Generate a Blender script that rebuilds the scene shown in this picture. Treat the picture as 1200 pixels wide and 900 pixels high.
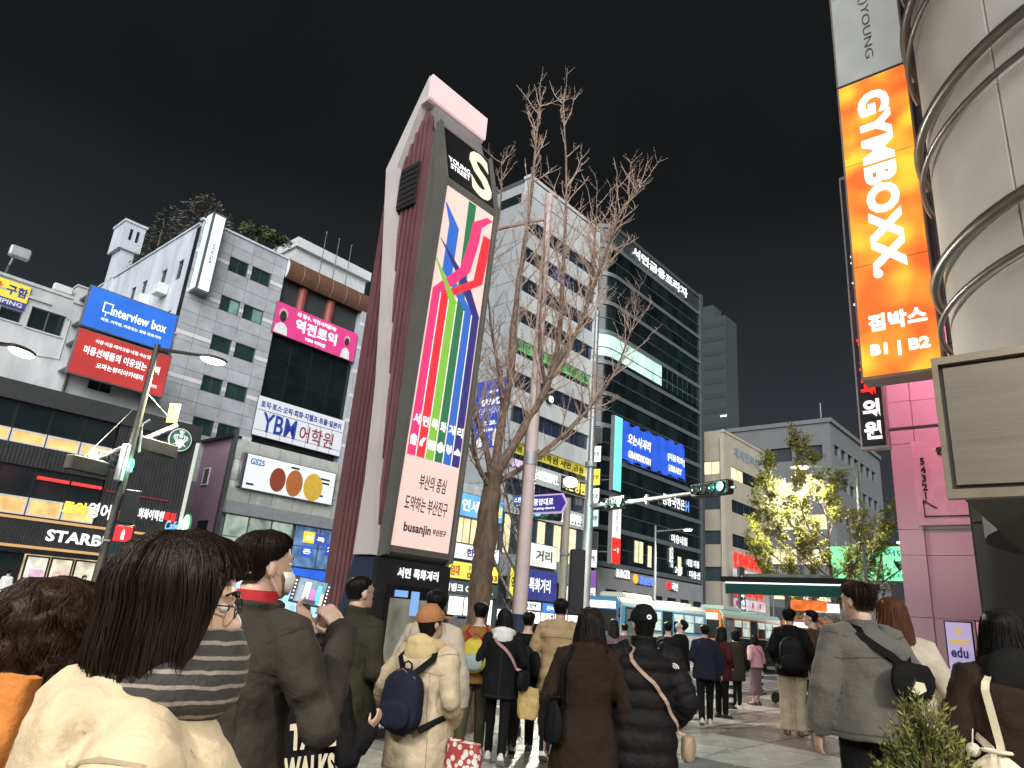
import bpy, bmesh, math, random
from math import sin, cos, pi, radians as rad, hypot, atan2, sqrt
from mathutils import Vector, Matrix, noise as mnoise
S = bpy.context.scene
for o in list(bpy.data.objects): bpy.data.objects.remove(o)
COL = S.collection
random.seed(7)

# ---------------------------------------------------------------- camera
EYE = 1.55; PITCH = rad(18.27); ROLL = rad(4.7); FPX = 812.0      # focal length in pixels of a 1200 wide picture
cd = bpy.data.cameras.new('camera'); CAM = bpy.data.objects.new('camera', cd); COL.objects.link(CAM)
cd.sensor_width = 36; cd.lens = FPX / 1200 * 36; cd.clip_start = .05; cd.clip_end = 3000
_R0 = Vector((1, 0, 0)); _U0 = Vector((0, -sin(PITCH), cos(PITCH))); _F = Vector((0, cos(PITCH), sin(PITCH)))
_R = _R0 * cos(ROLL) + _U0 * sin(ROLL); _U = _U0 * cos(ROLL) - _R0 * sin(ROLL)
CAM.matrix_world = Matrix(((_R.x, _U.x, -_F.x, 0), (_R.y, _U.y, -_F.y, 0), (_R.z, _U.z, -_F.z, EYE), (0, 0, 0, 1)))
S.camera = CAM

# ---------------------------------------------------------------- night sky, faint city glow, exposure
SUN_EL, SUN_AZ = 22.0, 182.0      # the glow of the lit city behind the camera
w = bpy.data.worlds.new('World'); S.world = w; w.use_nodes = True
nt = w.node_tree; nt.nodes.clear()
sky = nt.nodes.new('ShaderNodeTexSky'); sky.sky_type = 'NISHITA'; sky.sun_disc = False
sky.sun_elevation = rad(-6); sky.sun_rotation = rad(SUN_AZ); sky.air_density = 1.5; sky.dust_density = 2.0
bgs = nt.nodes.new('ShaderNodeBackground'); bgs.inputs[1].default_value = .02
nt.links.new(sky.outputs[0], bgs.inputs[0])
tc = nt.nodes.new('ShaderNodeTexCoord'); nz = nt.nodes.new('ShaderNodeTexNoise'); nz.inputs['Scale'].default_value = 2.3; nz.inputs['Detail'].default_value = 4
nt.links.new(tc.outputs['Generated'], nz.inputs['Vector'])
crp = nt.nodes.new('ShaderNodeValToRGB')
crp.color_ramp.elements[0].position = .42; crp.color_ramp.elements[0].color = (.0075, .0088, .0092, 1)
crp.color_ramp.elements[1].position = .78; crp.color_ramp.elements[1].color = (.0098, .0112, .0118, 1)
nt.links.new(nz.outputs['Fac'], crp.inputs[0])
bgc = nt.nodes.new('ShaderNodeBackground'); bgc.inputs[1].default_value = .18
nt.links.new(crp.outputs[0], bgc.inputs[0])
# light-polluted air brightens towards the horizon all the way round
sxyz = nt.nodes.new('ShaderNodeSeparateXYZ'); nt.links.new(tc.outputs['Generated'], sxyz.inputs[0])
hr = nt.nodes.new('ShaderNodeValToRGB'); nt.links.new(sxyz.outputs['Z'], hr.inputs[0])
hr.color_ramp.elements[0].position = 0; hr.color_ramp.elements[0].color = (.034, .038, .046, 1)
hr.color_ramp.elements[1].position = .55; hr.color_ramp.elements[1].color = (0, 0, 0, 1)
bgh = nt.nodes.new('ShaderNodeBackground'); nt.links.new(hr.outputs[0], bgh.inputs[0]); bgh.inputs[1].default_value = .22
a1 = nt.nodes.new('ShaderNodeAddShader'); a2 = nt.nodes.new('ShaderNodeAddShader'); wo = nt.nodes.new('ShaderNodeOutputWorld')
nt.links.new(bgs.outputs[0], a1.inputs[0]); nt.links.new(bgc.outputs[0], a1.inputs[1])
nt.links.new(a1.outputs[0], a2.inputs[0]); nt.links.new(bgh.outputs[0], a2.inputs[1]); nt.links.new(a2.outputs[0], wo.inputs[0])
sl = bpy.data.lights.new('sun', 'SUN'); sl.energy = 1.08; sl.angle = rad(70); sl.color = (.97, .985, 1.0)
so = bpy.data.objects.new('sun', sl); COL.objects.link(so)
so.rotation_euler = Vector((sin(rad(SUN_AZ)) * cos(rad(SUN_EL)), cos(rad(SUN_AZ)) * cos(rad(SUN_EL)), sin(rad(SUN_EL)))).to_track_quat('Z', 'Y').to_euler()
vs = S.view_settings; vs.view_transform = 'Standard'; vs.look = 'None'; vs.exposure = 2.5; vs.gamma = 1; vs.use_curve_mapping = False
S.cycles.max_bounces = 6; S.cycles.diffuse_bounces = 3; S.cycles.glossy_bounces = 3; S.cycles.transmission_bounces = 4
S.cycles.sample_clamp_indirect = 4; S.cycles.caustics_reflective = False; S.cycles.caustics_refractive = False
S.cycles.use_denoising = True

# ---------------------------------------------------------------- survey: the street frame (x along the street, y across it)
AZ = rad(42)
ES = Vector((sin(AZ), cos(AZ), 0)); EN = Vector((-cos(AZ), sin(AZ), 0)); ROTS = pi / 2 - AZ
def ray(px, py):
    return _F + _R * ((px - 600) / FPX) - _U * ((py - 450) / FPX)
def fp(px, py, c):                       # picture point on the plane that stands c metres across the street -> (u, z)
    v = ray(px, py); t = c / v.dot(EN); return v.dot(ES) * t, EYE + v.z * t
def lp(px, py, u):                       # picture point on the plane u metres along the street -> (c, z)
    v = ray(px, py); t = u / v.dot(ES); return v.dot(EN) * t, EYE + v.z * t
def at(px, py, d):                       # world point at horizontal distance d
    v = ray(px, py); t = d / hypot(v.x, v.y); return Vector((v.x * t, v.y * t, EYE + v.z * t))
def st(u, c, z=0): return ES * u + EN * c + Vector((0, 0, z))
def uc(p): return p.dot(ES), p.dot(EN)

# ---------------------------------------------------------------- mesh builder
class MB:
    def __init__(s): s.v = []; s.f = []; s.m = []
    def add(s, vs, fs, m=0):
        n = len(s.v); s.v += [tuple(p) for p in vs]
        for f in fs: s.f.append(tuple(i + n for i in f)); s.m.append(m)
        return s
    def box(s, x0, x1, y0, y1, z0, z1, m=0):
        if x0 > x1: x0, x1 = x1, x0
        if y0 > y1: y0, y1 = y1, y0
        if z0 > z1: z0, z1 = z1, z0
        return s.add([(x0, y0, z0), (x1, y0, z0), (x1, y1, z0), (x0, y1, z0), (x0, y0, z1), (x1, y0, z1), (x1, y1, z1), (x0, y1, z1)],
              [(3, 2, 1, 0), (4, 5, 6, 7), (0, 1, 5, 4), (1, 2, 6, 5), (2, 3, 7, 6), (3, 0, 4, 7)], m)
    def prism(s, poly, ax, a, b, m=0):   # poly: 2-D points; ax: the axis it is drawn out along
        n = len(poly)
        def p3(q, k):
            return {'x': (k, q[0], q[1]), 'y': (q[0], k, q[1]), 'z': (q[0], q[1], k)}[ax]
        vs = [p3(q, a) for q in poly] + [p3(q, b) for q in poly]
        return s.add(vs, [tuple(range(n))[::-1], tuple(range(n, 2 * n))] + [(i, (i + 1) % n, n + (i + 1) % n, n + i) for i in range(n)], m)
    def rings(s, rs, m=0, cap=True):
        n = len(rs[0]); vs = [p for r in rs for p in r]; fs = []
        for k in range(len(rs) - 1):
            for i in range(n):
                j = (i + 1) % n; fs.append((k * n + i, k * n + j, k * n + n + j, k * n + n + i))
        if cap: fs += [tuple(range(n))[::-1], tuple(range((len(rs) - 1) * n, len(rs) * n))]
        return s.add(vs, fs, m)
    def tube(s, pts, rd, n=8, m=0, cap=True):
        pts = [Vector(p) for p in pts]
        if not hasattr(rd, '__len__'): rd = [rd] * len(pts)
        rs = []; prev = None
        for i, p in enumerate(pts):
            d = (pts[min(i + 1, len(pts) - 1)] - pts[max(i - 1, 0)])
            d = d.normalized() if d.length > 1e-9 else Vector((0, 0, 1))
            if prev is None:
                a = d.orthogonal().normalized()
            else:
                a = prev - d * prev.dot(d)
                a = a.normalized() if a.length > 1e-6 else d.orthogonal().normalized()
            prev = a; b = d.cross(a)
            rs.append([p + (a * cos(2 * pi * k / n) + b * sin(2 * pi * k / n)) * rd[i] for k in range(n)])
        return s.rings(rs, m, cap)
    def ell(s, c, r, nu=16, nv=10, m=0, rot=None):
        c = Vector(c); rs = []
        for k in range(nv + 1):
            ph = -pi / 2 + pi * (k + .02) / (nv + .04)
            ring = []
            for i in range(nu):
                t = 2 * pi * i / nu; q = Vector((r[0] * cos(ph) * cos(t), r[1] * cos(ph) * sin(t), r[2] * sin(ph)))
                if rot: q = rot @ q
                ring.append(c + q)
            rs.append(ring)
        return s.rings(rs, m)
    def lathe(s, prof, n=16, c=(0, 0, 0), m=0):
        return s.rings([[(c[0] + r * cos(2 * pi * i / n), c[1] + r * sin(2 * pi * i / n), c[2] + z) for i in range(n)] for r, z in prof], m)
    def cbox(s, x0, x1, y0, y1, z0, z1, b=.01, m=0):   # box with chamfered edges
        def rr(i): return [(x0 + i + b, y0 + i), (x1 - i - b, y0 + i), (x1 - i, y0 + i + b), (x1 - i, y1 - i - b), (x1 - i - b, y1 - i), (x0 + i + b, y1 - i), (x0 + i, y1 - i - b), (x0 + i, y0 + i + b)]
        return s.rings([[(x, y, z0) for x, y in rr(b)], [(x, y, z0 + b) for x, y in rr(0)], [(x, y, z1 - b) for x, y in rr(0)], [(x, y, z1) for x, y in rr(b)]], m)
    def mesh(s, mats, smooth=False, org=(0, 0, 0)):
        me = bpy.data.meshes.new('mesh'); ox, oy, oz = org
        me.from_pydata([(a - ox, b - oy, c - oz) for a, b, c in s.v], [], s.f)
        for q in (mats if isinstance(mats, (list, tuple)) else [mats]): me.materials.append(q)
        if any(s.m): me.polygons.foreach_set('material_index', s.m)
        if smooth:
            me.polygons.foreach_set('use_smooth', [True] * len(s.f))
            try: me.set_sharp_from_angle(angle=rad(smooth if smooth > 1 else 50))
            except Exception: pass
        me.update(); return me
ORG = {}
def tag(o, label=None, cat=None, group=None, kind=None):
    if label: o['label'] = label
    if cat: o['category'] = cat
    if group: o['group'] = group
    if kind: o['kind'] = kind
    return o
def thing(name, label, cat, org, group=None, rz=None, street=True):
    """an Empty at the thing's base. org is in the street frame (or the world when street is False)"""
    o = bpy.data.objects.new(name, None); COL.objects.link(o); o.empty_display_size = .2
    if street: o.location = st(*org); o.rotation_euler.z = ROTS; ORG[o.name] = tuple(org)
    else: o.location = org; o.rotation_euler.z = rz or 0; ORG[o.name] = (0, 0, 0)
    return tag(o, label, cat, group)
def part(name, mb, mats, parent, smooth=False, label=None, kind=None):
    g = ORG[parent.name]
    o = bpy.data.objects.new(name, mb.mesh(mats, smooth, g)); COL.objects.link(o); o.parent = parent; ORG[o.name] = g
    if label: o['label'] = label
    if kind: o['kind'] = kind
    return o
def piece(name, me, parent, loc=(0, 0, 0), rot=None, scale=None):   # a repeat that shares its mesh
    g = ORG[parent.name]
    o = bpy.data.objects.new(name, me); COL.objects.link(o); o.parent = parent; ORG[o.name] = g
    o.location = (loc[0] - g[0], loc[1] - g[1], loc[2] - g[2])
    if rot: o.rotation_euler = rot
    if scale: o.scale = scale
    return o
def solo(name, mb, mats, label, cat, org=(0, 0, 0), street=True, smooth=False, group=None, kind=None):   # a thing that is one mesh
    o = bpy.data.objects.new(name, mb.mesh(mats, smooth, org)); COL.objects.link(o)
    if street: o.location = st(*org); o.rotation_euler.z = ROTS
    else: o.location = org
    ORG[o.name] = tuple(org) if street else (0, 0, 0)
    return tag(o, label, cat, group, kind)
def copy_tree(o, parent=None):
    c = o.copy(); COL.objects.link(c); c.parent = parent; ORG[c.name] = ORG.get(o.name, (0, 0, 0))
    for ch in list(o.children): copy_tree(ch, c)
    return c

# ---------------------------------------------------------------- materials
MATS = {}
def mat(name, col, rough=.6, metal=0, var=.12, vs=3.0, bump=0, bs=40, coat=0, rnd=0, stretch=None, alpha=1, trans=0, spec=.5, sheen=0):
    if name in MATS: return MATS[name]
    m = bpy.data.materials.new(name); m.use_nodes = True; MATS[name] = m
    n = m.node_tree.nodes; L = m.node_tree.links; b = n['Principled BSDF']
    b.inputs['Roughness'].default_value = rough; b.inputs['Metallic'].default_value = metal
    b.inputs['Coat Weight'].default_value = coat; b.inputs['Specular IOR Level'].default_value = spec
    if sheen: b.inputs['Sheen Weight'].default_value = sheen; b.inputs['Sheen Roughness'].default_value = .5
    if trans: b.inputs['Transmission Weight'].default_value = trans
    b.inputs['Alpha'].default_value = alpha
    t = n.new('ShaderNodeTexCoord'); mp = n.new('ShaderNodeMapping'); L.new(t.outputs['Object'], mp.inputs[0])
    if stretch: mp.inputs['Scale'].default_value = stretch
    a = n.new('ShaderNodeTexNoise'); a.inputs['Scale'].default_value = vs; a.inputs['Detail'].default_value = 5; a.inputs['Roughness'].default_value = .62
    L.new(mp.outputs[0], a.inputs['Vector'])
    r = n.new('ShaderNodeMapRange'); r.inputs[1].default_value = .3; r.inputs[2].default_value = .7
    r.inputs[3].default_value = 1 - var; r.inputs[4].default_value = 1 + var
    L.new(a.outputs['Fac'], r.inputs[0]); f = r.outputs[0]
    if rnd:
        oi = n.new('ShaderNodeObjectInfo'); rr = n.new('ShaderNodeMapRange'); rr.inputs[3].default_value = 1 - rnd; rr.inputs[4].default_value = 1 + rnd
        L.new(oi.outputs['Random'], rr.inputs[0]); mu = n.new('ShaderNodeMath'); mu.operation = 'MULTIPLY'
        L.new(f, mu.inputs[0]); L.new(rr.outputs[0], mu.inputs[1]); f = mu.outputs[0]
    v = n.new('ShaderNodeVectorMath'); v.operation = 'SCALE'; v.inputs[0].default_value = col[:3]; L.new(f, v.inputs['Scale'])
    L.new(v.outputs[0], b.inputs['Base Color'])
    r2 = n.new('ShaderNodeMapRange'); r2.inputs[3].default_value = max(0, rough - .1); r2.inputs[4].default_value = min(1, rough + .1)
    L.new(a.outputs['Fac'], r2.inputs[0]); L.new(r2.outputs[0], b.inputs['Roughness'])
    if bump:
        q = n.new('ShaderNodeTexNoise'); q.inputs['Scale'].default_value = bs; q.inputs['Detail'].default_value = 4; L.new(mp.outputs[0], q.inputs['Vector'])
        bp = n.new('ShaderNodeBump'); bp.inputs['Strength'].default_value = min(1, bump); bp.inputs['Distance'].default_value = .02
        L.new(q.outputs['Fac'], bp.inputs['Height']); L.new(bp.outputs[0], b.inputs['Normal'])
    return m
EXPO = 2.5; EMK = 2 ** -EXPO          # night exposure; lit surfaces are metered for it
def em(name, col, k=1.0, samp=False, blot=0, bsc=1.2, rough=.3, rnd=0):
    """backlit or lit surface; blot = unevenness of the tubes behind the sheet"""
    if name in MATS: return MATS[name]
    k = k * EMK
    m = bpy.data.materials.new(name); m.use_nodes = True; MATS[name] = m
    n = m.node_tree.nodes; L = m.node_tree.links; b = n['Principled BSDF']
    b.inputs['Base Color'].default_value = (*[min(.8, c * .5 + .02) for c in col[:3]], 1); b.inputs['Roughness'].default_value = rough
    b.inputs['Emission Color'].default_value = (*col[:3], 1); b.inputs['Emission Strength'].default_value = k
    if blot or rnd:
        t = n.new('ShaderNodeTexCoord'); a = n.new('ShaderNodeTexNoise'); a.inputs['Scale'].default_value = bsc; a.inputs['Detail'].default_value = 2
        L.new(t.outputs['Object'], a.inputs['Vector'])
        r = n.new('ShaderNodeMapRange'); r.inputs[1].default_value = .3; r.inputs[2].default_value = .7
        r.inputs[3].default_value = k * (1 - blot); r.inputs[4].default_value = k * (1 + blot); L.new(a.outputs['Fac'], r.inputs[0]); f = r.outputs[0]
        if rnd:
            oi = n.new('ShaderNodeObjectInfo'); rr = n.new('ShaderNodeMapRange'); rr.inputs[3].default_value = 1 - rnd; rr.inputs[4].default_value = 1 + rnd
            L.new(oi.outputs['Random'], rr.inputs[0]); mu = n.new('ShaderNodeMath'); mu.operation = 'MULTIPLY'; L.new(f, mu.inputs[0]); L.new(rr.outputs[0], mu.inputs[1]); f = mu.outputs[0]
        L.new(f, b.inputs['Emission Strength'])
    m.cycles.emission_sampling = 'FRONT' if samp else 'NONE'
    return m
def srgb(r, g, b):
    f = lambda c: c / 12.92 if c <= .04045 else ((c + .055) / 1.055) ** 2.4
    return tuple(f(x / 255) for x in (r, g, b))
glass_dark = mat('dark_glass', (.012, .02, .022), .12, 0, .3, .4, spec=.8)
steel_grey = mat('grey_steel', (.22, .22, .23), .4, .6, .1)
black_metal = mat('black_metal', (.018, .018, .02), .45, .3)
white_paint = mat('white_paint', (.7, .7, .69), .55, 0, .06)
tx_white = em('lit_white_letters', (1, 1, 1), 1.12)
tx_whitep = mat('white_print', (.78, .78, .77), .6)
tx_black = mat('black_print', (.012, .012, .014), .6)
tx_navy = mat('navy_print', srgb(38, 62, 140), .6)
tx_red = em('lit_red_letters', srgb(255, 40, 30), 1.6)

# ---------------------------------------------------------------- lettering (outlines of the built-in typeface turned into meshes)
_TC = {}
def text(parent, body, pos, w, h, m, face='F', turn=0, bold=.02, depth=.012, name='lettering', italic=0, fit=True, lean=0):
    """pos: centre in the parent's building frame; face F looks across the street, L looks down it; w, h: size of the printed block"""
    key = (body, bold, italic)
    if key not in _TC:
        if not _TC.get('curve'):
            c = bpy.data.curves.new('t', 'FONT'); c.resolution_u = 3; c.align_x = 'CENTER'; c.space_line = .9; _TC['curve'] = bpy.data.objects.new('t', c)
        to = _TC['curve']; c = to.data; c.body = body; c.offset = bold; c.shear = italic; c.space_character = 1 + bold * 1.6
        me = bpy.data.meshes.new_from_object(to)
        V = [v.co.copy() for v in me.vertices]; Fc = [tuple(p.vertices) for p in me.polygons]
        bpy.data.meshes.remove(me)
        x0 = min(v.x for v in V); x1 = max(v.x for v in V); y0 = min(v.y for v in V); y1 = max(v.y for v in V)
        _TC[key] = ([((v.x - x0) / (x1 - x0) - .5, (v.y - y0) / (y1 - y0) - .5) for v in V], Fc, (x1 - x0) / (y1 - y0))
    V, Fc, asp = _TC[key]
    if w is None: w = h * asp
    if h is None: h = w / asp
    me = bpy.data.meshes.new('lettering'); n = len(V)
    ed = {}
    for f in Fc:
        for i in range(len(f)):
            a, b = f[i], f[(i + 1) % len(f)]; ed[(a, b)] = 1
    side = [(b, a, a + n, b + n) for (a, b) in ed if (b, a) not in ed]
    vs = [(x * w, y * h, depth) for x, y in V] + [(x * w, y * h, 0) for x, y in V]
    me.from_pydata(vs, [], Fc + [f for f in side]); me.materials.append(m); me.update()
    o = bpy.data.objects.new(name, me); COL.objects.link(o); o.parent = parent
    g = ORG[parent.name]; ORG[o.name] = g
    o.location = (pos[0] - g[0], pos[1] - g[1], pos[2] - g[2])
    if face == 'F': mx = Matrix.Rotation(pi / 2, 4, 'X')
    elif face == 'L': mx = Matrix.Rotation(-pi / 2, 4, 'Z') @ Matrix.Rotation(pi / 2, 4, 'X')
    else: mx = face
    if lean: mx = mx @ Matrix.Rotation(lean, 4, 'X')
    o.rotation_euler = (mx @ Matrix.Rotation(turn, 4, 'Z')).to_euler()
    return o
# ================================================================ the ground
def smooth(a, b, x):
    t = max(0, min(1, (x - a) / (b - a))); return t * t * (3 - 2 * t)
def hgt(x, y):                           # the pavement climbs gently to the corner building's doors
    c = x * EN.x + y * EN.y
    return .19 * smooth(6.0, 4.4, c) * smooth(.9, 2.6, x)
asph = mat('asphalt', (.045, .046, .048), .55, 0, .35, 1.5, .5, 90)
asph2 = mat('asphalt_far', (.04, .041, .042), .8, 0, .3, .2)
mb = MB().box(-1500, 1500, -300, 2500, -2, -.17); solo('ground', mb, asph2, 'dark ground running out to the horizon', 'ground', (0, 0, -.17), kind='structure')
road = solo('road', MB().box(-60, 260, 8.75, 31, -.165, -.13), asph, 'wide asphalt street between the pavements', 'road', (0, 8.75, -.165), kind='structure')
paintw = mat('road_paint', (.62, .62, .58), .6, 0, .22, 6)
sm = MB().box(-2.9, 2.9, -.24, .24, -.03, 0).mesh(paintw)
for k in range(24): piece('crossing_stripe', sm, road, (14.6, 9.5 + k * .9, -.122))
dm = MB().box(-1.5, 1.5, -.07, .07, -.03, 0).mesh(paintw)
for cc in (12.6, 16, 19.4, 26):
    for k in range(12): piece('lane_dash', dm, road, (21 + k * 6, cc, -.124))
# second crossing down the street, beyond the shelter
sm2 = MB().box(-.24, .24, -1.9, 1.9, -.03, 0).mesh(paintw)
for k in range(10): piece('crossing_stripe', sm2, road, (20.5 + k * .9, 10.8, -.1215))
# granite paving with sweeping darker bands
def granite(name, seedoff, rnd=.07):
    m = mat(name, (.36, .36, .32), .24, 0, .22, 4, .25, 60, rnd=rnd)
    n = m.node_tree.nodes; L = m.node_tree.links
    g = n.new('ShaderNodeNewGeometry'); wv = n.new('ShaderNodeTexWave'); wv.wave_type = 'RINGS'; wv.rings_direction = 'Z'
    wv.inputs['Scale'].default_value = .085; wv.inputs['Distortion'].default_value = 2.2; wv.inputs['Detail'].default_value = 1; wv.inputs['Detail Scale'].default_value = .35
    mp = n.new('ShaderNodeMapping'); mp.inputs['Location'].default_value = (4, -3, 0); L.new(g.outputs['Position'], mp.inputs[0]); L.new(mp.outputs[0], wv.inputs['Vector'])
    r = n.new('ShaderNodeValToRGB'); r.color_ramp.elements[0].position = .44; r.color_ramp.elements[0].color = (.36, .33, .33, 1)
    r.color_ramp.elements[1].position = .47; r.color_ramp.elements[1].color = (1, 1, 1, 1); L.new(wv.outputs['Fac'], r.inputs[0])
    b = n['Principled BSDF']; old = b.inputs['Base Color'].links[0].from_socket
    mx = n.new('ShaderNodeMix'); mx.data_type = 'RGBA'; mx.blend_type = 'MULTIPLY'; mx.inputs[0].default_value = 1
    L.new(old, mx.inputs[6]); L.new(r.outputs[0], mx.inputs[7]); L.new(mx.outputs[2], b.inputs['Base Color'])
    return m
gran = granite('granite_paving', 0)
joint = mat('paving_joint', (.09, .088, .082), .9, 0, .2, 8)
def sheet(u0, u1, c0, c1, du, dz, lo=-.17):
    mb = MB(); nu = int((u1 - u0) / du) + 1; nc = int((c1 - c0) / du) + 1; V = []; Fs = []
    for j in range(nc + 1):
        for i in range(nu + 1):
            u = u0 + (u1 - u0) * i / nu; c = c0 + (c1 - c0) * j / nc; p = st(u, c); V.append((u, c, hgt(p.x, p.y) + dz))
    for j in range(nc):
        for i in range(nu): a = j * (nu + 1) + i; Fs.append((a, a + 1, a + nu + 2, a + nu + 1))
    return mb.add(V, Fs)
pave = solo('pavement', sheet(-25, 70, -22, 8.56, .55, -.012), joint, 'granite paved plaza in front of the corner building', 'pavement', (0, 0, 0), kind='structure')
SL = .8
slabs = []
for i in range(-30, 87):
    for j in range(-27, 11):
        u, c = i * SL + SL / 2, j * SL + SL / 2 - .04; p = st(u, c)
        if c > 8.2 or c < -21 or u > 69 or u < -24: continue
        d = p.length; vis = p.y > 2.2 and abs(p.x) < p.y * .75 + 1
        slabs.append((0 if vis else 1, d, u, c, p))
slabs.sort(key=lambda s: s[:2])
g_ = .5 * SL - .006
slm = MB().rings([[(-g_, -g_, -.05), (g_, -g_, -.05), (g_, g_, -.05), (-g_, g_, -.05)], [(-g_, -g_, -.004), (g_, -g_, -.004), (g_, g_, -.004), (-g_, g_, -.004)],
                  [(-g_ + .004, -g_ + .004, 0), (g_ - .004, -g_ + .004, 0), (g_ - .004, g_ - .004, 0), (-g_ + .004, g_ - .004, 0)]]).mesh(gran)
rest = MB()
for k, (_, d, u, c, p) in enumerate(slabs):
    e = .2; hx = (hgt(*(p + ES * e).xy) - hgt(*(p - ES * e).xy)) / (2 * e); hy = (hgt(*(p + EN * e).xy) - hgt(*(p - EN * e).xy)) / (2 * e)
    z = hgt(p.x, p.y) + random.uniform(-.0015, .0015)
    if k < 300: piece('paving_slab', slm, pave, (u, c, z), (math.atan(hy), -math.atan(hx), 0))
    else:
        rest.add([(u - g_, c - g_, z - hx * g_ - hy * g_), (u + g_, c - g_, z + hx * g_ - hy * g_), (u + g_, c + g_, z + hx * g_ + hy * g_), (u - g_, c + g_, z - hx * g_ + hy * g_)], [(0, 1, 2, 3)])
part('paving_field', rest, granite('granite_paving_field', 1, 0), pave, kind='stuff')
kerbm = mat('kerb_granite', (.36, .36, .35), .6, 0, .12, 4, .2, 40, rnd=.08)
kerb = solo('kerb', MB().box(-25, 70, 8.56, 8.60, -.165, -.02), joint, 'granite kerb along the plaza edge', 'kerb', (0, 8.56, -.165), kind='structure')
km = MB().cbox(-.495, .495, -.085, .085, -.16, .004, .012).mesh(kerbm)
for k in range(-4, 44): piece('kerb_stone', km, kerb, (k + .5, 8.665, .0))
far = solo('far_pavement', MB().box(-40, 260, 31.2, 60, -.165, -.012), mat('concrete_paving', (.22, .22, .215), .6, 0, .2, 2), 'far pavement in front of the lit shops', 'pavement', (0, 31.2, -.165), kind='structure')
k2 = solo('far_kerb', MB().box(-40, 260, 31.0, 31.198, -.165, .0), kerbm, 'pale kerb along the far pavement', 'kerb', (0, 31, -.165), kind='structure')
# ================================================================ building helpers
def wall(name, m, parent, face, k, a0, a1, z0, z1, holes=(), dep=.22):
    """a sheet of wall with real openings; face F stands at y = k, face L at x = k; reveals run back by dep"""
    A = sorted({a0, a1, *[min(max(h[i], a0), a1) for h in holes for i in (0, 1)]}); Z = sorted({z0, z1, *[min(max(h[i], z0), z1) for h in holes for i in (2, 3)]})
    mb = MB()
    P = (lambda a, y, z: (a, k + y, z)) if face == 'F' else (lambda a, y, z: (k + y, a, z))
    for i in range(len(A) - 1):
        for j in range(len(Z) - 1):
            am, zm = (A[i] + A[i + 1]) / 2, (Z[j] + Z[j + 1]) / 2
            if any(h[0] < am < h[1] and h[2] < zm < h[3] for h in holes): continue
            mb.add([P(A[i], 0, Z[j]), P(A[i + 1], 0, Z[j]), P(A[i + 1], 0, Z[j + 1]), P(A[i], 0, Z[j + 1])], [(0, 1, 2, 3) if face == 'F' else (3, 2, 1, 0)])
    for h in holes:
        q = [(h[0], h[2]), (h[1], h[2]), (h[1], h[3]), (h[0], h[3])]
        for i in range(4):
            a, b = q[i], q[(i + 1) % 4]
            mb.add([P(a[0], 0, a[1]), P(b[0], 0, b[1]), P(b[0], dep, b[1]), P(a[0], dep, a[1])], [(0, 3, 2, 1)])
    return part(name, mb, m, parent)
def fbox(mb, face, k, a0, a1, y0, y1, z0, z1, m=0):
    return mb.box(a0, a1, k + y0, k + y1, z0, z1, m) if face == 'F' else mb.box(k + y0, k + y1, a0, a1, z0, z1, m)
def window(parent, face, k, a0, a1, z0, z1, fm, gm, nx=1, nz=1, ins=.1, bar=.05, name='window', split=True):
    mb = MB(); y0, y1 = ins, ins + .06
    fbox(mb, face, k, a0, a1, y0, y1, z0, z0 + bar); fbox(mb, face, k, a0, a1, y0, y1, z1 - bar, z1)
    fbox(mb, face, k, a0, a0 + bar, y0, y1, z0 + bar, z1 - bar); fbox(mb, face, k, a1 - bar, a1, y0, y1, z0 + bar, z1 - bar)
    da = (a1 - a0) / nx; dz = (z1 - z0) / nz
    for i in range(1, nx): fbox(mb, face, k, a0 + i * da - bar / 2, a0 + i * da + bar / 2, y0, y1, z0 + bar, z1 - bar)
    for j in range(1, nz): fbox(mb, face, k, a0 + bar, a1 - bar, y0 + .004, y1 - .004, z0 + j * dz - bar / 2, z0 + j * dz + bar / 2)
    f = part(name, mb, fm, parent)
    if split:
        for i in range(nx):
            for j in range(nz):
                g = gm[(i + j * nx) % len(gm)] if isinstance(gm, list) else gm
                part('pane', fbox(MB(), face, k, a0 + i * da + bar * .4, a0 + (i + 1) * da - bar * .4, ins + .02, ins + .035, z0 + j * dz + bar * .4, z0 + (j + 1) * dz - bar * .4), g, f)
    else:
        part('pane', fbox(MB(), face, k, a0 + bar * .4, a1 - bar * .4, ins + .02, ins + .035, z0 + bar * .4, z1 - bar * .4), gm[0] if isinstance(gm, list) else gm, f)
    return f
def board(name, label, cat, face, k, a0, a1, z0, z1, m, frame=None, dep=.18, group=None, fr=.05):
    """a flat sign box that hangs in front of plane k"""
    org = ((a0 + a1) / 2, k, z0) if face == 'F' else (k, (a0 + a1) / 2, z0)
    t = thing(name, label, cat, org, group)
    part('case', fbox(MB(), face, k, a0, a1, -dep, 0, z0, z1), frame or steel_grey, t)
    part('sign_face', fbox(MB(), face, k, a0 + fr, a1 - fr, -dep - .012, -dep - .001, z0 + fr, z1 - fr), m, t)
    return t
def tx(t, s, face, k, a, z, w, h, m, **kw):
    return text(t, s, (a, k, z) if face == 'F' else (k, a, z), w, h, m, face, **kw)
lit_warm = em('lit_warm_glass', srgb(255, 205, 130), .9, blot=.45, bsc=1.5, rnd=.3)
lit_cream = em('lit_cream_window', srgb(255, 240, 190), .85, blot=.3, bsc=1.3, rnd=.2)
lit_green = em('lit_greenish_office', srgb(200, 245, 225), .8, blot=.35, bsc=1.2, rnd=.3)
lit_shop = em('lit_shop_interior', srgb(245, 248, 240), 2.4, samp=True, blot=.3, bsc=.8)
conc_white = mat('white_render', (.55, .56, .56), .8, 0, .24, .9, .25, 30, stretch=(1, 1, .35))
green_glass = mat('green_glass', (.02, .045, .04), .15, 0, .4, .6, spec=.7)

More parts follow.
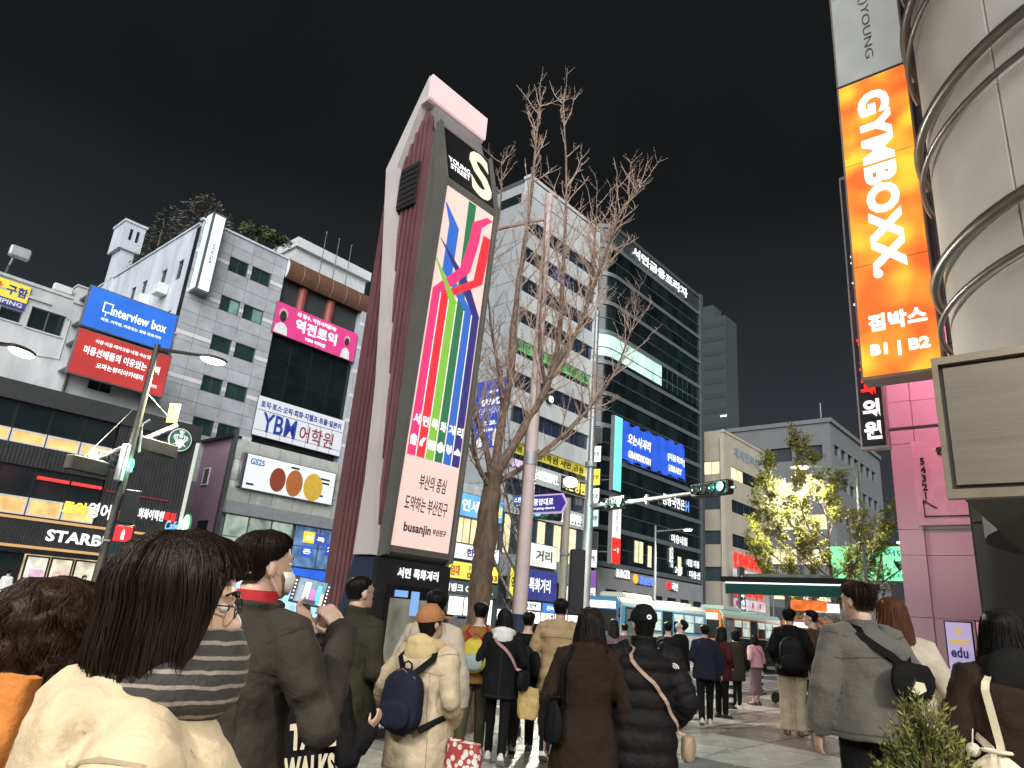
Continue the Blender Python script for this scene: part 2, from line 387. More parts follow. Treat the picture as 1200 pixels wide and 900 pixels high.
# ================================================================ coffee shop block, dark ribbed cladding, at the left
SB = thing('coffee_shop_building', 'two storey shop block in dark ribbed cladding with lit coffee shop sign', 'building', (2, 37, 0))
clad = mat('dark_cladding', (.05, .05, .052), .5, .3, .15, 2)
part('structure', MB().box(-2, 16.2, 37.75, 50, 0, 9.7), mat('dark_wall', (.05, .05, .05), .8), SB)
part('wall', MB().box(16.0, 16.3, 37.3, 50, 0, 9.6), clad, SB)
def ribbed(a0, a1, z0, z1, y0=37.0, pitch=.16, d=.045):
    mb = MB(); n = int((a1 - a0) / pitch); V = []
    prof = []
    for i in range(n):
        a = a0 + (a1 - a0) * i / n; p = (a1 - a0) / n
        prof += [(a, y0), (a + p * .5, y0), (a + p * .62, y0 + d), (a + p * .88, y0 + d)]
    prof.append((a1, y0))
    V = [(x, y, z0) for x, y in prof] + [(x, y, z1) for x, y in prof]; n = len(prof)
    return mb.add(V, [(i, i + 1, n + i + 1, n + i) for i in range(n - 1)])
WR = [-2 + i * 1.425 for i in range(11)]          # window bays up to 12.25
part('cladding', ribbed(12.3, 16.2, 3.98, 9.0), clad, SB)
part('cladding', ribbed(-2, 12.3, 6.15, 7.1), clad, SB)
part('roof_band', MB().box(-2, 16.35, 36.9, 37.7, 8.95, 9.8), mat('charcoal_fascia', (.035, .036, .037), .6), SB)
for i in range(10):
    a0, a1 = WR[i], WR[i] + 1.425
    window(SB, 'F', 37.0, a0, a1, 7.72, 8.93, black_metal, glass_dark, ins=.12, bar=.06)
    window(SB, 'F', 37.0, a0 + .03, a1 - .03, 7.1, 7.7, white_paint, lit_warm, ins=.02, bar=.07)
    window(SB, 'F', 37.0, a0, a1, 4.82, 6.13, black_metal, glass_dark, ins=.12, bar=.06)
    window(SB, 'F', 37.0, a0 + .03, a1 - .03, 4.02, 4.8, white_paint, lit_warm, ins=.02, bar=.07)
redn = em('red_neon', srgb(235, 60, 60), .9)
for i in (8, 9): part('neon_strip', MB().box(WR[i] + .05, WR[i] + 1.38, 36.93, 36.98, 5.65, 5.8), redn, SB)
part('neon_strip', MB().box(12.4, 15.4, 36.95, 36.985, 5.62, 5.68), mat('red_strip', (.35, .03, .03), .5), SB)
gold = em('gold_light_line', srgb(215, 170, 110), .7)
for z in (3.82, 2.62): part('light_line', MB().box(-2, 16.3, 36.82, 36.9, z, z + .12), gold, SB)
part('fascia', ribbed(-2, 16.3, 2.74, 3.82, 36.88, .11, .03), clad, SB)
part('canopy', MB().box(-2, 16.3, 36.78, 37.6, 2.4, 2.6), black_metal, SB)
part('edge_strip', MB().box(16.2, 16.36, 36.92, 37.3, 3.0, 8.9), em('lit_edge_strip', srgb(205, 208, 195), .75), SB)
# ground floor shopfront with a lit interior
part('interior_wall', MB().box(-2, 16, 37.6, 37.7, 0, 2.4), em('cafe_interior', srgb(200, 185, 150), .9, samp=True, blot=.8, bsc=1.6), SB)
for i, (a0, a1, m) in enumerate([(-2, 3, glass_dark), (8.0, 9.9, glass_dark), (13.6, 16.2, mat('smoked_glass', (.05, .06, .06), .2))]):
    window(SB, 'F', 37.1, a0, a1, 0, 2.4, black_metal, m, 2, 1, ins=.1)
for i, a in enumerate((10.0, 11.0, 12.0)):
    window(SB, 'F', 37.1, a, a + .95, 0, 2.35, black_metal, em('shop_glow_%d' % i, [srgb(235, 230, 215), srgb(240, 225, 200), srgb(225, 215, 190)][i], .8, blot=.5, bsc=2.2), 1, 1, ins=.1, bar=.07)
for i, (a, c) in enumerate([(10.2, srgb(235, 190, 215)), (11.15, srgb(240, 200, 190)), (12.1, srgb(225, 235, 200))]):
    part('poster', MB().box(a, a + .6, 37.06, 37.08, 1.0, 1.75), em('poster_%d' % i, c, .6, blot=.5, bsc=4), SB)
text(SB, 'STARBUCKS', (12.6, 36.86, 3.28), 4.35, .52, tx_white, bold=.035)
text(SB, '토익', (11.25, 36.9, 4.62), .95, .62, em('lit_yellow_letters', srgb(250, 230, 60), 1.1), bold=.03)
text(SB, '영어', (12.35, 36.9, 4.66), 1.0, .72, tx_white, bold=.03); text(SB, '회화 토익', (13.4, 36.9, 4.6), 1.1, .6, MATS['lit_yellow_letters'], bold=.03)
text(SB, '회화어학원', (14.75, 36.93, 4.85), 1.25, .52, tx_white, bold=.03); text(SB, '특화', (15.7, 36.93, 4.85), .62, .5, tx_red, bold=.03)
# round emblem
em_t = thing('round_emblem', 'round green and white crowned figure emblem on dark ribbed wall', 'sign', (15.28, 36.95, 8.25))
def disc(r, n, c, y0, y1): return MB().prism([(c[0] + r * cos(2 * pi * i / n), c[1] + r * sin(2 * pi * i / n)) for i in range(n)], 'y', y0, y1)
gsb = em('emblem_green', srgb(60, 110, 90), .6); wsb = em('emblem_white', srgb(225, 232, 222), .8)
part('disc', disc(.6, 40, (15.28, 8.85), 36.86, 36.95), wsb, em_t); part('green_field', disc(.56, 40, (15.28, 8.85), 36.85, 36.858), gsb, em_t)
fig = MB()
fig.prism([(15.28 - .1, 9.2), (15.28 - .15, 9.36), (15.28 - .06, 9.3), (15.28, 9.4), (15.28 + .06, 9.3), (15.28 + .15, 9.36), (15.28 + .1, 9.2)], 'y', 36.835, 36.848)
fig.prism([(15.28 + .11 * cos(t * pi / 8), 9.06 + .13 * sin(t * pi / 8)) for t in range(16)], 'y', 36.835, 36.848)
fig.prism([(15.28 - .1, 8.88), (15.28 + .1, 8.88), (15.28 + .16, 8.5), (15.28, 8.36), (15.28 - .16, 8.5)], 'y', 36.835, 36.848)
for sgn in (-1, 1):
    for q, rr in enumerate((.2, .29, .38)):
        fig.tube([(15.28 + sgn * rr * (.75 + .25 * sin(k * 1.1)), 36.842, 9.12 - k * .09 - q * .02) for k in range(7)], .026, 5)
part('figure', fig, wsb, em_t)
cs = thing('hanging_round_sign', 'small round green and white blade sign on edge of the dark block', 'sign', (16.4, 36.6, 4.2))
part('disc', MB().prism([(36.55 + .4 * cos(2 * pi * i / 28), 4.62 + .46 * sin(2 * pi * i / 28)) for i in range(28)], 'x', 16.38, 16.5), em('blade_white', srgb(235, 250, 240), 1.0), cs)
part('green_ring', MB().prism([(36.55 + .45 * cos(2 * pi * i / 28), 4.62 + .52 * sin(2 * pi * i / 28)) for i in range(28)], 'x', 16.4, 16.48), em('blade_green', srgb(40, 170, 90), .8), cs)
part('bracket', MB().box(16.4, 16.46, 36.55, 37.2, 4.95, 5.02), black_metal, cs)
bs = thing('blue_script_sign', 'pale blue lit script sign low on the dark ribbed wall', 'sign', (15.6, 36.9, 4.2))
text(bs, 'Cafe', (15.85, 36.9, 4.45), .62, .5, em('pale_blue_neon', srgb(120, 200, 250), 1.1), bold=.02, italic=.3)

# ================================================================ white building above and behind the coffee shop
WB = thing('white_building', 'old white rendered building rising behind the dark coffee shop block', 'building', (2, 38.2, 0))
K = 38.2; s_ = K / 37.3
wins = [(x0 * s_, x1 * s_, 1.55 + (z0 - 1.55) * s_, 1.55 + (z1 - 1.55) * s_) for x0, x1, z0, z1 in ((6.2, 7.08, 12.5, 13.05), (7.35, 8.82, 12.45, 13.5), (10.5, 11.6, 10.35, 11.1))]
wall('wall', conc_white, WB, 'F', K, -2, 14.3, 9, 14.75, wins)
for h in wins: window(WB, 'F', K, *h, steel_grey, glass_dark, 2 if h[1] - h[0] > 1 else 1, 1, ins=.1, bar=.05); part('sill', MB().box(h[0] - .06, h[1] + .06, K - .06, K + .1, h[2] - .07, h[2] - .002), conc_white, WB)
part('structure', MB().box(-2, 14.2, K + .3, 50, 9, 14.6), conc_white, WB)
part('side_wall', MB().box(14.2, 14.302, K + .01, 50, 9, 14.74), conc_white, WB)
part('parapet', MB().box(-2, 14.35, K - .08, K + .3, 14.752, 14.9), conc_white, WB)
part('coping', MB().box(3, 8.2, K - .12, K - .002, 14.1, 14.2), conc_white, WB)
part('drain_pipe', MB().tube([(9.75, K - .08, 14.3), (9.75, K - .08, 9.8)], .06, 8), mat('dark_pipe', (.06, .06, .06), .5), WB)
part('pipe', MB().tube([(9.05, K - .05, 13.7), (9.2, K - .05, 13.7), (9.2, K - .05, 11.6), (8.3, K - .05, 11.5)], .025, 6), conc_white, WB)
ac = MB().cbox(8.1, 8.95, K - .1, K + .2, 14.92, 15.3, .03); part('air_conditioner', ac, white_paint, WB)
part('roof_post', MB().box(9.1, 9.75, K - .1, K + .5, 14.6, 15.5).box(9.04, 9.81, K - .16, K + .56, 15.5, 15.58), conc_white, WB)
part('vent', MB().cbox(12.2, 13.1, K - .05, K + .4, 14.9, 15.35, .03), white_paint, WB)
fl = thing('floodlight', 'grey floodlight on a bent arm above the white wall', 'floodlight', (6.1, K - .3, 14.9))
part('arm', MB().tube([(6.1, K, 14.9), (6.1, K - .25, 15.3), (6.15, K - .3, 15.75)], .05, 8), steel_grey, fl)
part('lamp_head', MB().cbox(5.9, 6.75, K - .55, K - .2, 15.7, 16.25, .06), mat('pale_grey_metal', (.5, .5, .5), .4, .3), fl)
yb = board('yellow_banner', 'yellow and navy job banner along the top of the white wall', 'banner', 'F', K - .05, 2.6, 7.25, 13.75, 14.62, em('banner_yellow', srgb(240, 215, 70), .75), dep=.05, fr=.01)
part('navy_strip', MB().box(2.6, 7.2, K - .12, K - .113, 13.4, 13.74), em('banner_navy', srgb(60, 60, 150), .6), yb)
tx(yb, '일본 구함', 'F', K - .115, 4.9, 14.2, 2.5, .5, mat('orange_print', srgb(215, 110, 40), .6), bold=.03); tx(yb, '구함', 'F', K - .115, 6.75, 14.2, .85, .5, tx_navy, bold=.03)
tx(yb, 'INTERNET CAMPING', 'F', K - .122, 5.4, 13.57, 3.4, .22, tx_whitep, bold=.02)
b1 = board('blue_billboard', 'bright blue billboard reading interview box on the white building', 'billboard', 'F', 36.75, 9.22, 13.58, 13.1, 15.25, em('billboard_blue', srgb(38, 105, 205), .9, samp=True, blot=.22, bsc=.7), dep=.2)
tx(b1, 'interview box', 'F', 36.53, 11.75, 14.3, 2.75, .5, tx_white, bold=.02); tx(b1, '미용, 어학원, 이유있는 회화 특화거리', 'F', 36.53, 11.5, 13.72, 2.9, .17, tx_white, bold=.01)
q = MB()
for a in ((10.0, 14.1, 10.05, 14.62), (10.0, 14.62, 10.45, 14.57), (10.05, 14.15, 10.16, 14.1), (10.16, 13.9, 10.2, 14.12), (10.2, 14.1, 10.35, 14.15)): q.box(a[0], a[2], 36.53, 36.545, min(a[1], a[3]), max(a[1], a[3]))
part('bracket_mark', q, tx_white, b1)
b2 = board('red_billboard', 'red billboard with white Korean lettering under the blue one', 'billboard', 'F', 36.75, 9.25, 13.75, 10.68, 12.97, em('billboard_red', srgb(178, 50, 46), .85, samp=True, blot=.25, bsc=.7), dep=.2)
tx(b2, '미용선배들의 이유있는 선택', 'F', 36.53, 11.5, 12.0, 3.6, .42, tx_white, bold=.02); tx(b2, '이용·미용·메이크업·네일·속눈썹', 'F', 36.53, 11.4, 12.55, 2.6, .2, tx_white, bold=.01)
tx(b2, '오마는뷰티아카데미', 'F', 36.53, 11.5, 11.4, 2.2, .28, tx_white, bold=.015); tx(b2, '서면점', 'F', 36.53, 13.2, 11.15, .3, .16, tx_white, bold=.01)
for b, z in ((b1, 13.1), (b2, 10.68)):
    part('support_rail', MB().box(9.3, 13.6, 36.77, 38.15, z + .3, z + .38).box(9.3, 13.6, 36.77, 38.15, z + 1.7, z + 1.78), steel_grey, b)

# ================================================================ grey stone language school with glass bay, rooftop garden
Y = thing('language_school_building', 'grey stone office block with brown barrel roof edge and dark glass bay', 'building', (16.4, 44, 0))
stone = mat('grey_stone', (.40, .41, .43), .55, 0, .18, 1.2, .15, 25, rnd=.07)
stone_w = mat('pale_stone_band', (.66, .66, .66), .6, 0, .08, 2)
K = 44
part('structure', MB().box(16.7, 30.6, 44.55, 62, 0, 24.6), mat('dark_core', (.035, .04, .04), .8), Y)
WZ = [22.45, 19.5, 16.62, 13.74, 10.9]
holes = [(a0, a1, z, z + 1.03) for z in WZ for a0, a1 in ((18.75, 20.12), (20.42, 21.9))]
wall('wall', mat('stone_joint', (.16, .16, .165), .8), Y, 'F', K + .03, 16.4, 22.9, 0, 25.15, holes, .25)
# stone panels one by one, cut round the windows; white bands at mid window height
colsx = [16.4, 17.55, 18.72, 20.27, 21.93, 22.9]
rows = []
z = 25.15
for wz in WZ:
    rows += [(wz + 1.06, z), (wz + .62, wz + 1.06), (wz + .3, wz + .62), (wz - .03, wz + .3)]
    z = wz - .03
rows += [(z - 1.5, z), (z - 3, z - 1.5)]
for ri, (z0, z1) in enumerate(rows):
    if z1 - z0 > 1.5: sub = [(z0, (z0 + z1) / 2), ((z0 + z1) / 2, z1)]
    else: sub = [(z0, z1)]
    for z0, z1 in sub:
        for ci in range(5):
            a0, a1 = colsx[ci], colsx[ci + 1]
            band = ri % 4 == 2 and ri < 20
            segs = [(a0, a1)]
            for h in holes:
                if h[2] < (z0 + z1) / 2 < h[3]:
                    segs = [s for (b0, b1) in segs for s in ((b0, min(b1, h[0])), (max(b0, h[1]), b1)) if s[1] - s[0] > .02 and not (s[0] >= h[0] and s[1] <= h[1])]
            for b0, b1 in segs:
                part('stone_panel', MB().box(b0 + .012, b1 - .012, K - (.02 if band else 0), K + .028, z0 + .012, z1 - .012), stone_w if band else stone, Y)
frm = mat('green_frame', (.06, .09, .085), .4, .3)
curt = em('dim_green_room', srgb(120, 165, 150), .35, blot=.5, bsc=2.5, rnd=.5)
for i, h in enumerate(holes): window(Y, 'F', K, *h, frm, [green_glass, curt] if i in (2, 3) else green_glass, 2 if i not in (4, 5) else 1, 1, ins=.12, bar=.05)
# left flank: pale painted wall with small windows
fl_ = mat('pale_blue_render', (.52, .55, .60), .75, 0, .22, .7, .15, 25, stretch=(1, 1, .3))
fh = [(a, a + .9, z, z + 1.5) for z in (21.2, 17.4) for a in (45.6, 48.2, 51.5, 53.5)]
wall('flank_wall', fl_, Y, 'L', 16.4, 44.02, 63, 9, 24.9, fh, .25)
for i, h in enumerate(fh): window(Y, 'L', 16.4, *h, frm, lit_cream if i == 4 else glass_dark, 1, 2, ins=.1)
part('dark_corner', MB().box(16.34, 16.395, 44.05, 44.55, 9, 24.7), black_metal, Y)
part('coping', MB().box(16.3, 22.95, 43.9, 44.3, 25.152, 25.3).box(16.3, 16.7, 44.302, 63, 24.92, 25.05), fl_, Y)
TC0, TZ = lp(150, 257, 16.1); TC1, _ = lp(139, 262, 16.1); TU1 = fp(172, 268, TC0)[0]
part('stair_tower', MB().box(16.3, TU1 - .3, TC0 + .25, TC1, 20, TZ - 2.6).box(16.0, TU1, TC0, TC1 + .3, TZ - 2.6, TZ - .2).box(15.9, TU1 + .1, TC0 - .1, TC1 + .4, TZ - .2, TZ).box(16.0 + (TU1 - 16) * .3, 16.0 + (TU1 - 16) * .42, TC0 - .02, TC0 - .002, TZ - 1.7, TZ - .7, 1).box(16.0 + (TU1 - 16) * .62, 16.0 + (TU1 - 16) * .74, TC0 - .02, TC0 - .002, TZ - 1.7, TZ - .7, 1), [fl_, black_metal], Y)
for (cc, z) in ((47.0, 20.3), (49.9, 20.2)):
    t_ = part('air_conditioner', MB().cbox(15.7, 16.38, cc, cc + 1.0, z, z + .75, .03), white_paint, Y)
# lit vertical corner sign
vsn = thing('corner_blade_sign', 'tall white lit box sign on the corner of the stone school', 'sign', (16.7, 43.2, 19.8))
part('case', MB().box(16.55, 17.5, 43.05, 43.95, 19.8, 25.6), steel_grey, vsn)
part('sign_face', MB().box(16.72, 17.42, 43.03, 43.045, 19.95, 25.45), em('blade_face', srgb(235, 240, 245), 1.0, samp=True), vsn)
part('sign_face', MB().box(16.53, 16.545, 43.1, 43.9, 19.95, 25.45), em('blade_face_blue', srgb(205, 232, 240), .9), vsn)
text(vsn, 'VOLGA', (17.07, 43.02, 22.6), 1.5, .2, tx_black, turn=-pi / 2, bold=.01)
# glass bay right of the stone block
glz = [14.7 + i * 1.46 for i in range(4)]
for j in range(3):
    for i in range(4):
        window(Y, 'F', 44.2, 22.92 + i * 1.77, 22.92 + (i + 1) * 1.77, glz[j], glz[j + 1], black_metal, mat('bay_glass', (.008, .014, .014), .1, 0, .4, .5), 1, 1, ins=.02, bar=.03)
for i in range(3): window(Y, 'F', 44.9, 22.95 + i * 2.36, 22.95 + (i + 1) * 2.36, 21.8, 23.6, frm, green_glass, 2, 1, ins=.05)
for a in (24.9, 27.4): part('red_column', MB().lathe([(.36, 0), (.36, 1.95)], 14, (a, 44.55, 21.75)), mat('red_column_paint', (.28, .06, .05), .5), Y, 40)
br = mat('brown_metal', (.19, .095, .06), .45, .3, .15, 1.5)
roll = MB(); n = 14
for i in range(6):
    a0, a1 = 22.95 + i * 1.29, 22.95 + (i + 1) * 1.29 - .03
    part('barrel_panel', MB().rings([[(a, 44.55 - 1.0 * cos(-.9 + 2.5 * k / n), 24.45 + 1.0 * sin(-.9 + 2.5 * k / n)) for k in range(n + 1)] for a in (a0, a1)], cap=False), br, Y, 50)
part('barrel_core', MB().rings([[(a, 44.55 - .97 * cos(-.9 + 2.5 * k / n), 24.45 + .97 * sin(-.9 + 2.5 * k / n)) for k in range(n + 1)] for a in (22.95, 30.7)]), stone_w, Y, 50)
part('pilaster', MB().box(30.0, 31.3, 43.85, 46, 0, 24.3), stone, Y)
for i in range(7): part('pilaster_band', MB().box(29.98, 31.32, 43.82, 43.88, 10.5 + i * 2.0, 10.75 + i * 2.0), stone_w, Y)
pz = part('penthouse', MB().box(25, 32, 47, 56, 24.6, 28.1).box(24.8, 32.2, 46.6, 56, 28.1, 28.9), mat('white_panel', (.6, .62, .62), .6), Y)
for i in range(3):
    f = thing('flagpole', 'bare thin flagpole on the school roof before the white penthouse', 'flagpole', (26.6 + i * 1.25, 45.6, 24.6), group='rooftop flagpoles')
    part('pole', MB().tube([(26.6 + i * 1.25, 45.6, 24.6), (26.6 + i * 1.25, 45.6, 29.8)], [.05, .03], 6), steel_grey, f)
    part('finial', MB().ell((26.6 + i * 1.25, 45.6, 29.85), (.07, .07, .07), 8, 6), steel_grey, f)
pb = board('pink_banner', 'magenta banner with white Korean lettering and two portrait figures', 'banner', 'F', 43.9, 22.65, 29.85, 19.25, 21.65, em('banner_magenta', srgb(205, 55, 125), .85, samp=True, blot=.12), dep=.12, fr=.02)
tx(pb, '역전토익', 'F', 43.75, 26.2, 20.45, 3.6, .95, tx_white, bold=.035); tx(pb, '네 점수, 역전시켜줄게!', 'F', 43.75, 26.1, 21.25, 3.4, .36, tx_white, bold=.02); tx(pb, 'YBM 어학원', 'F', 43.75, 26.2, 19.63, 1.8, .3, tx_white, bold=.02)
skinp = mat('printed_skin', (.62, .42, .34), .7); hairp = mat('printed_hair', (.03, .02, .02), .7)
for a, sc in ((23.3, 1.0), (28.95, .75)):
    zc = 20.75
    part('printed_portrait', MB().prism([(a - .55 * sc, 19.3), (a - .45 * sc, 19.9), (a - .15 * sc, 20.15), (a + .15 * sc, 20.15), (a + .45 * sc, 19.9), (a + .55 * sc, 19.3)], 'y', 43.742, 43.755)
         .prism([(a + .27 * sc * cos(t * pi / 10), zc + .42 * sc * sin(t * pi / 10) - .1) for t in range(20)], 'y', 43.736, 43.741, 1)
         .prism([(a + .36 * sc * cos(t * pi / 10), zc + .1 + .42 * sc * sin(t * pi / 10)) for t in range(20)], 'y', 43.7412, 43.7418, 2).prism([(a + .2 * sc * cos(t * pi / 10), zc - .06 + .27 * sc * sin(t * pi / 10)) for t in range(20)], 'y', 43.73, 43.7355, 1), [tx_whitep, hairp, skinp], pb)
yb2 = board('school_sign', 'white panelled sign reading YBM in blue above the silver podium', 'sign', 'F', 43.9, 22.7, 29.95, 11.7, 14.5, em('school_sign_face', srgb(205, 208, 215), .8, samp=True), dep=.12, fr=.02)
tx(yb2, 'YBM', 'F', 43.75, 24.6, 12.75, 2.7, 1.35, mat('blue_print', srgb(40, 70, 160), .5), bold=.018); tx(yb2, '어학원', 'F', 43.75, 27.7, 12.65, 2.9, 1.2, mat('maroon_print', srgb(150, 50, 60), .5), bold=.01)
tx(yb2, '토익·토스·오픽·회화·지텔프·토플·일본어', 'F', 43.75, 26.3, 13.95, 6.7, .48, tx_navy, bold=.03)
part('panel_joints', MB().box(22.8, 29.9, 43.76, 43.766, 13.5, 13.54).box(22.8, 29.9, 43.76, 43.766, 12.1, 12.13), black_metal, yb2)
for i in range(1, 7): part('panel_joint', MB().box(22.7 + i * 1.04, 22.73 + i * 1.04, 43.761, 43.767, 11.72, 13.5), black_metal, yb2)
# silver podium with mauve flank
silv = mat('rippled_silver', (.62, .64, .58), .25, .3, .2, 1.0, .6, 1.6, rnd=.1)
POD = thing('silver_podium', 'silver clad two storey podium with a mauve side wall before the school', 'building', (19.8, 40, 0))
part('flank_wall', MB().box(19.8, 20.1, 40.25, 44, 0, 10.4), mat('mauve_render', (.33, .21, .27), .75, 0, .12, .8, .2, 20), POD)
part('edge', MB().box(19.7, 19.95, 39.98, 40.25, 0, 10.9), mat('dark_edge', (.07, .07, .075), .5), POD)
part('flank_coping', MB().box(19.5, 20.2, 40.0, 44, 10.402, 10.55), black_metal, POD)
window(POD, 'L', 19.72, 42.3, 43.1, 7.6, 8.7, white_paint, glass_dark, 1, 1, ins=.0, bar=.08)
window(POD, 'L', 19.72, 41.2, 42.4, 4.3, 5.4, black_metal, glass_dark, 1, 1, ins=.0, bar=.08)
part('structure', MB().box(20.1, 30, 40.3, 43.8, 0, 10.3), mat('podium_core', (.2, .2, .2), .8), POD)
for j in range(3):
    for i in range(6):
        a0 = 19.95 + i * 1.5; z0 = 6.6 + j * 1.27
        part('silver_panel', MB().rings([[(a, 40.0 + .1 * (abs(k - 2) / 2) ** 2, z0 + 1.25 * k / 4) for k in range(5)] + [(a, 40.2, z0 + 1.25), (a, 40.2, z0)] for a in (a0 + .02, a0 + 1.48)]), silv, POD, 60)
part('canopy', MB().box(19.9, 29, 39.7, 40.2, 5.9, 6.6), mat('grey_aluminium', (.4, .41, .43), .45, .4), POD)
bl = em('shop_blue', srgb(35, 95, 215), 1.0, samp=True, blot=.25, bsc=.8); wl = em('shop_white', srgb(235, 245, 255), 1.4, samp=True, blot=.2)
for i in range(3): window(POD, 'F', 40.0, 20.2 + i * 1.55, 20.2 + (i + 1) * 1.55, 3.3, 5.88, steel_grey, em('office_glow', srgb(165, 180, 165), .65, blot=.7, bsc=1.5, rnd=.3), 1, 2, ins=.1)
for i in range(2): window(POD, 'F', 40.0, 25.0 + i * 1.9, 25.0 + (i + 1) * 1.9, 3.3, 5.88, steel_grey, em('blue_room', srgb(90, 125, 165), .8, blot=.7, bsc=2), 1, 2, ins=.1)
part('lit_fascia', MB().box(20, 28.6, 39.75, 39.95, 2.35, 3.2), bl, POD); part('lit_fascia', MB().box(20, 28.6, 39.72, 39.95, 2.0, 2.3), wl, POD)
part('shop_glow', MB().box(20, 28.6, 40.02, 40.1, 0, 2.0), em('shop_blue_white', srgb(150, 195, 255), 1.7, samp=True, blot=.5, bsc=1.3), POD)
for i, (a, z, c, s) in enumerate([(26.0, 5.2, srgb(240, 215, 70), '신'), (26.9, 5.15, srgb(50, 80, 180), '특'), (26.0, 4.3, srgb(40, 90, 190), '폰'), (27.8, 4.6, srgb(30, 70, 200), '25')]):
    t_ = part('window_sign', MB().box(a - .4, a + .4, 39.93, 39.97, z - .35, z + .35), em('window_sign_%d' % i, c, .9), POD)
    text(t_, s, (a, 39.925, z), .6, .3, tx_white, bold=.02)
gs = board('store_billboard', 'white convenience store billboard with plain coloured shapes on silver cladding', 'billboard', 'F', 40.0, 20.6, 27.15, 7.42, 9.6, em('store_board_face', srgb(222, 225, 230), .85, samp=True), dep=.3)
tx(gs, 'GS25', 'F', 39.68, 21.35, 9.15, .95, .38, mat('store_blue', srgb(60, 120, 190), .5), bold=.03)
for i, (a, r, h, c) in enumerate([(22.9, .55, .75, srgb(150, 70, 45)), (24.1, .6, .85, srgb(190, 110, 60)), (25.5, .72, .9, srgb(225, 185, 70))]):   # plain colour shapes stand in for the printed mascots
    part('coloured_shape', MB().prism([(a + r * cos(t * pi / 12), 8.35 + h * sin(t * pi / 12)) for t in range(24)], 'y', 39.672, 39.683), mat('shape_%d' % i, c, .6), gs)
for i, (a, z, w_) in enumerate([(21.1, 7.75, .5), (24.0, 9.3, .6), (26.3, 9.0, .8), (26.3, 8.75, .8), (26.1, 7.9, .5)]): part('caption_bar', MB().box(a - w_ / 2, a + w_ / 2, 39.674, 39.684, z - .06, z + .06), tx_black, gs)
part('side_lamp', MB().box(20.35, 20.5, 39.6, 39.95, 7.5, 9.55), steel_grey, gs)
vb = board('cyan_blade_sign', 'narrow white and cyan lit sign beside the blue shop', 'sign', 'F', 39.4, 28.55, 29.2, 2.6, 6.0, em('cyan_face', srgb(220, 245, 255), 1.1, samp=True), dep=.2)
for k, (z, c) in enumerate([(5.3, srgb(40, 120, 220)), (4.4, srgb(40, 180, 200)), (3.4, srgb(60, 200, 220))]): part('colour_block', MB().box(28.65, 29.1, 39.175, 39.185, z - .3, z + .3), em('blk%d' % k, c, .9), vb)
# ================================================================ low shop building between school and white tower
LS = thing('low_shop_building', 'low lit shop row with blue and yellow signs beside the white tower', 'building', (31.6, 37, 0))
part('structure', MB().box(31.6, 41.1, 37.4, 44, 0, 10.4), mat('beige_wall', (.35, .34, .31), .8), LS)
part('wall', MB().box(31.6, 41.1, 37.0, 37.38, 9.9, 10.6).box(31.6, 41.1, 37.0, 37.38, 4.5, 4.9), conc_white, LS)
for i in range(6): window(LS, 'F', 37.1, 31.6 + i * 1.583, 31.6 + (i + 1) * 1.583, 6.2, 8.1, steel_grey, lit_cream, 2, 1, ins=.05)
sgb = board('blue_clinic_sign', 'pale blue lit fascia sign on the low shop row', 'sign', 'F', 37.0, 33.2, 41.0, 8.1, 9.85, em('fascia_skyblue', srgb(105, 175, 235), .95, samp=True, blot=.2), dep=.25)
tx(sgb, '♡ 연세365', 'F', 36.73, 37.6, 8.95, 4.6, .9, tx_white, bold=.02); tx(sgb, '의원', 'F', 36.73, 40.3, 8.95, 1.1, .8, MATS['lit_yellow_letters'], bold=.02)
sw = board('white_bank_sign', 'white and blue lit fascia strip above the yellow rental banner', 'sign', 'F', 37.0, 33.2, 41.0, 5.0, 6.15, em('fascia_white', srgb(225, 235, 240), 1.1, samp=True), dep=.22)
tx(sw, '한국', 'F', 36.76, 38.2, 5.55, 1.7, .6, tx_navy, bold=.03); tx(sw, '(H)', 'F', 36.76, 39.9, 5.55, .9, .7, tx_navy, bold=.02)
ym = board('rental_banner', 'yellow rental banner with telephone number on the low shop row', 'banner', 'F', 37.0, 35.6, 41.0, 3.6, 4.85, em('rental_yellow', srgb(240, 225, 90), 1.0, samp=True), dep=.3)
tx(ym, '임대', 'F', 36.68, 36.3, 4.2, .9, .75, em('rental_red', srgb(200, 40, 40), .6), bold=.03); tx(ym, '010-4643', 'F', 36.68, 39.2, 3.95, 3.3, .42, mat('red_print', srgb(160, 40, 30), .6), bold=.03); tx(ym, '2층 64㎡', 'F', 36.68, 38.6, 4.5, 1.9, .36, tx_navy, bold=.02)
ob = board('optician_sign', 'dark fascia with white lettering of the optician shop', 'sign', 'F', 37.0, 32.0, 41.0, 2.5, 3.5, mat('slate_fascia', (.1, .13, .14), .5), dep=.3)
tx(ob, '아이뱅크 OPTICAL', 'F', 36.68, 37.6, 3.0, 5.8, .55, tx_white, bold=.03)
part('green_emblem', MB().prism([(34.0 + .32 * cos(t * pi / 10), 3.0 + .32 * sin(t * pi / 10)) for t in range(20)], 'y', 36.67, 36.685), em('emblem_leaf', srgb(60, 190, 110), .9), ob)
for i in range(6): window(LS, 'F', 37.0, 31.6 + i * 1.58, 31.6 + (i + 1) * 1.58, 0, 2.45, steel_grey, lit_shop, 1, 1, ins=.1, bar=.06)

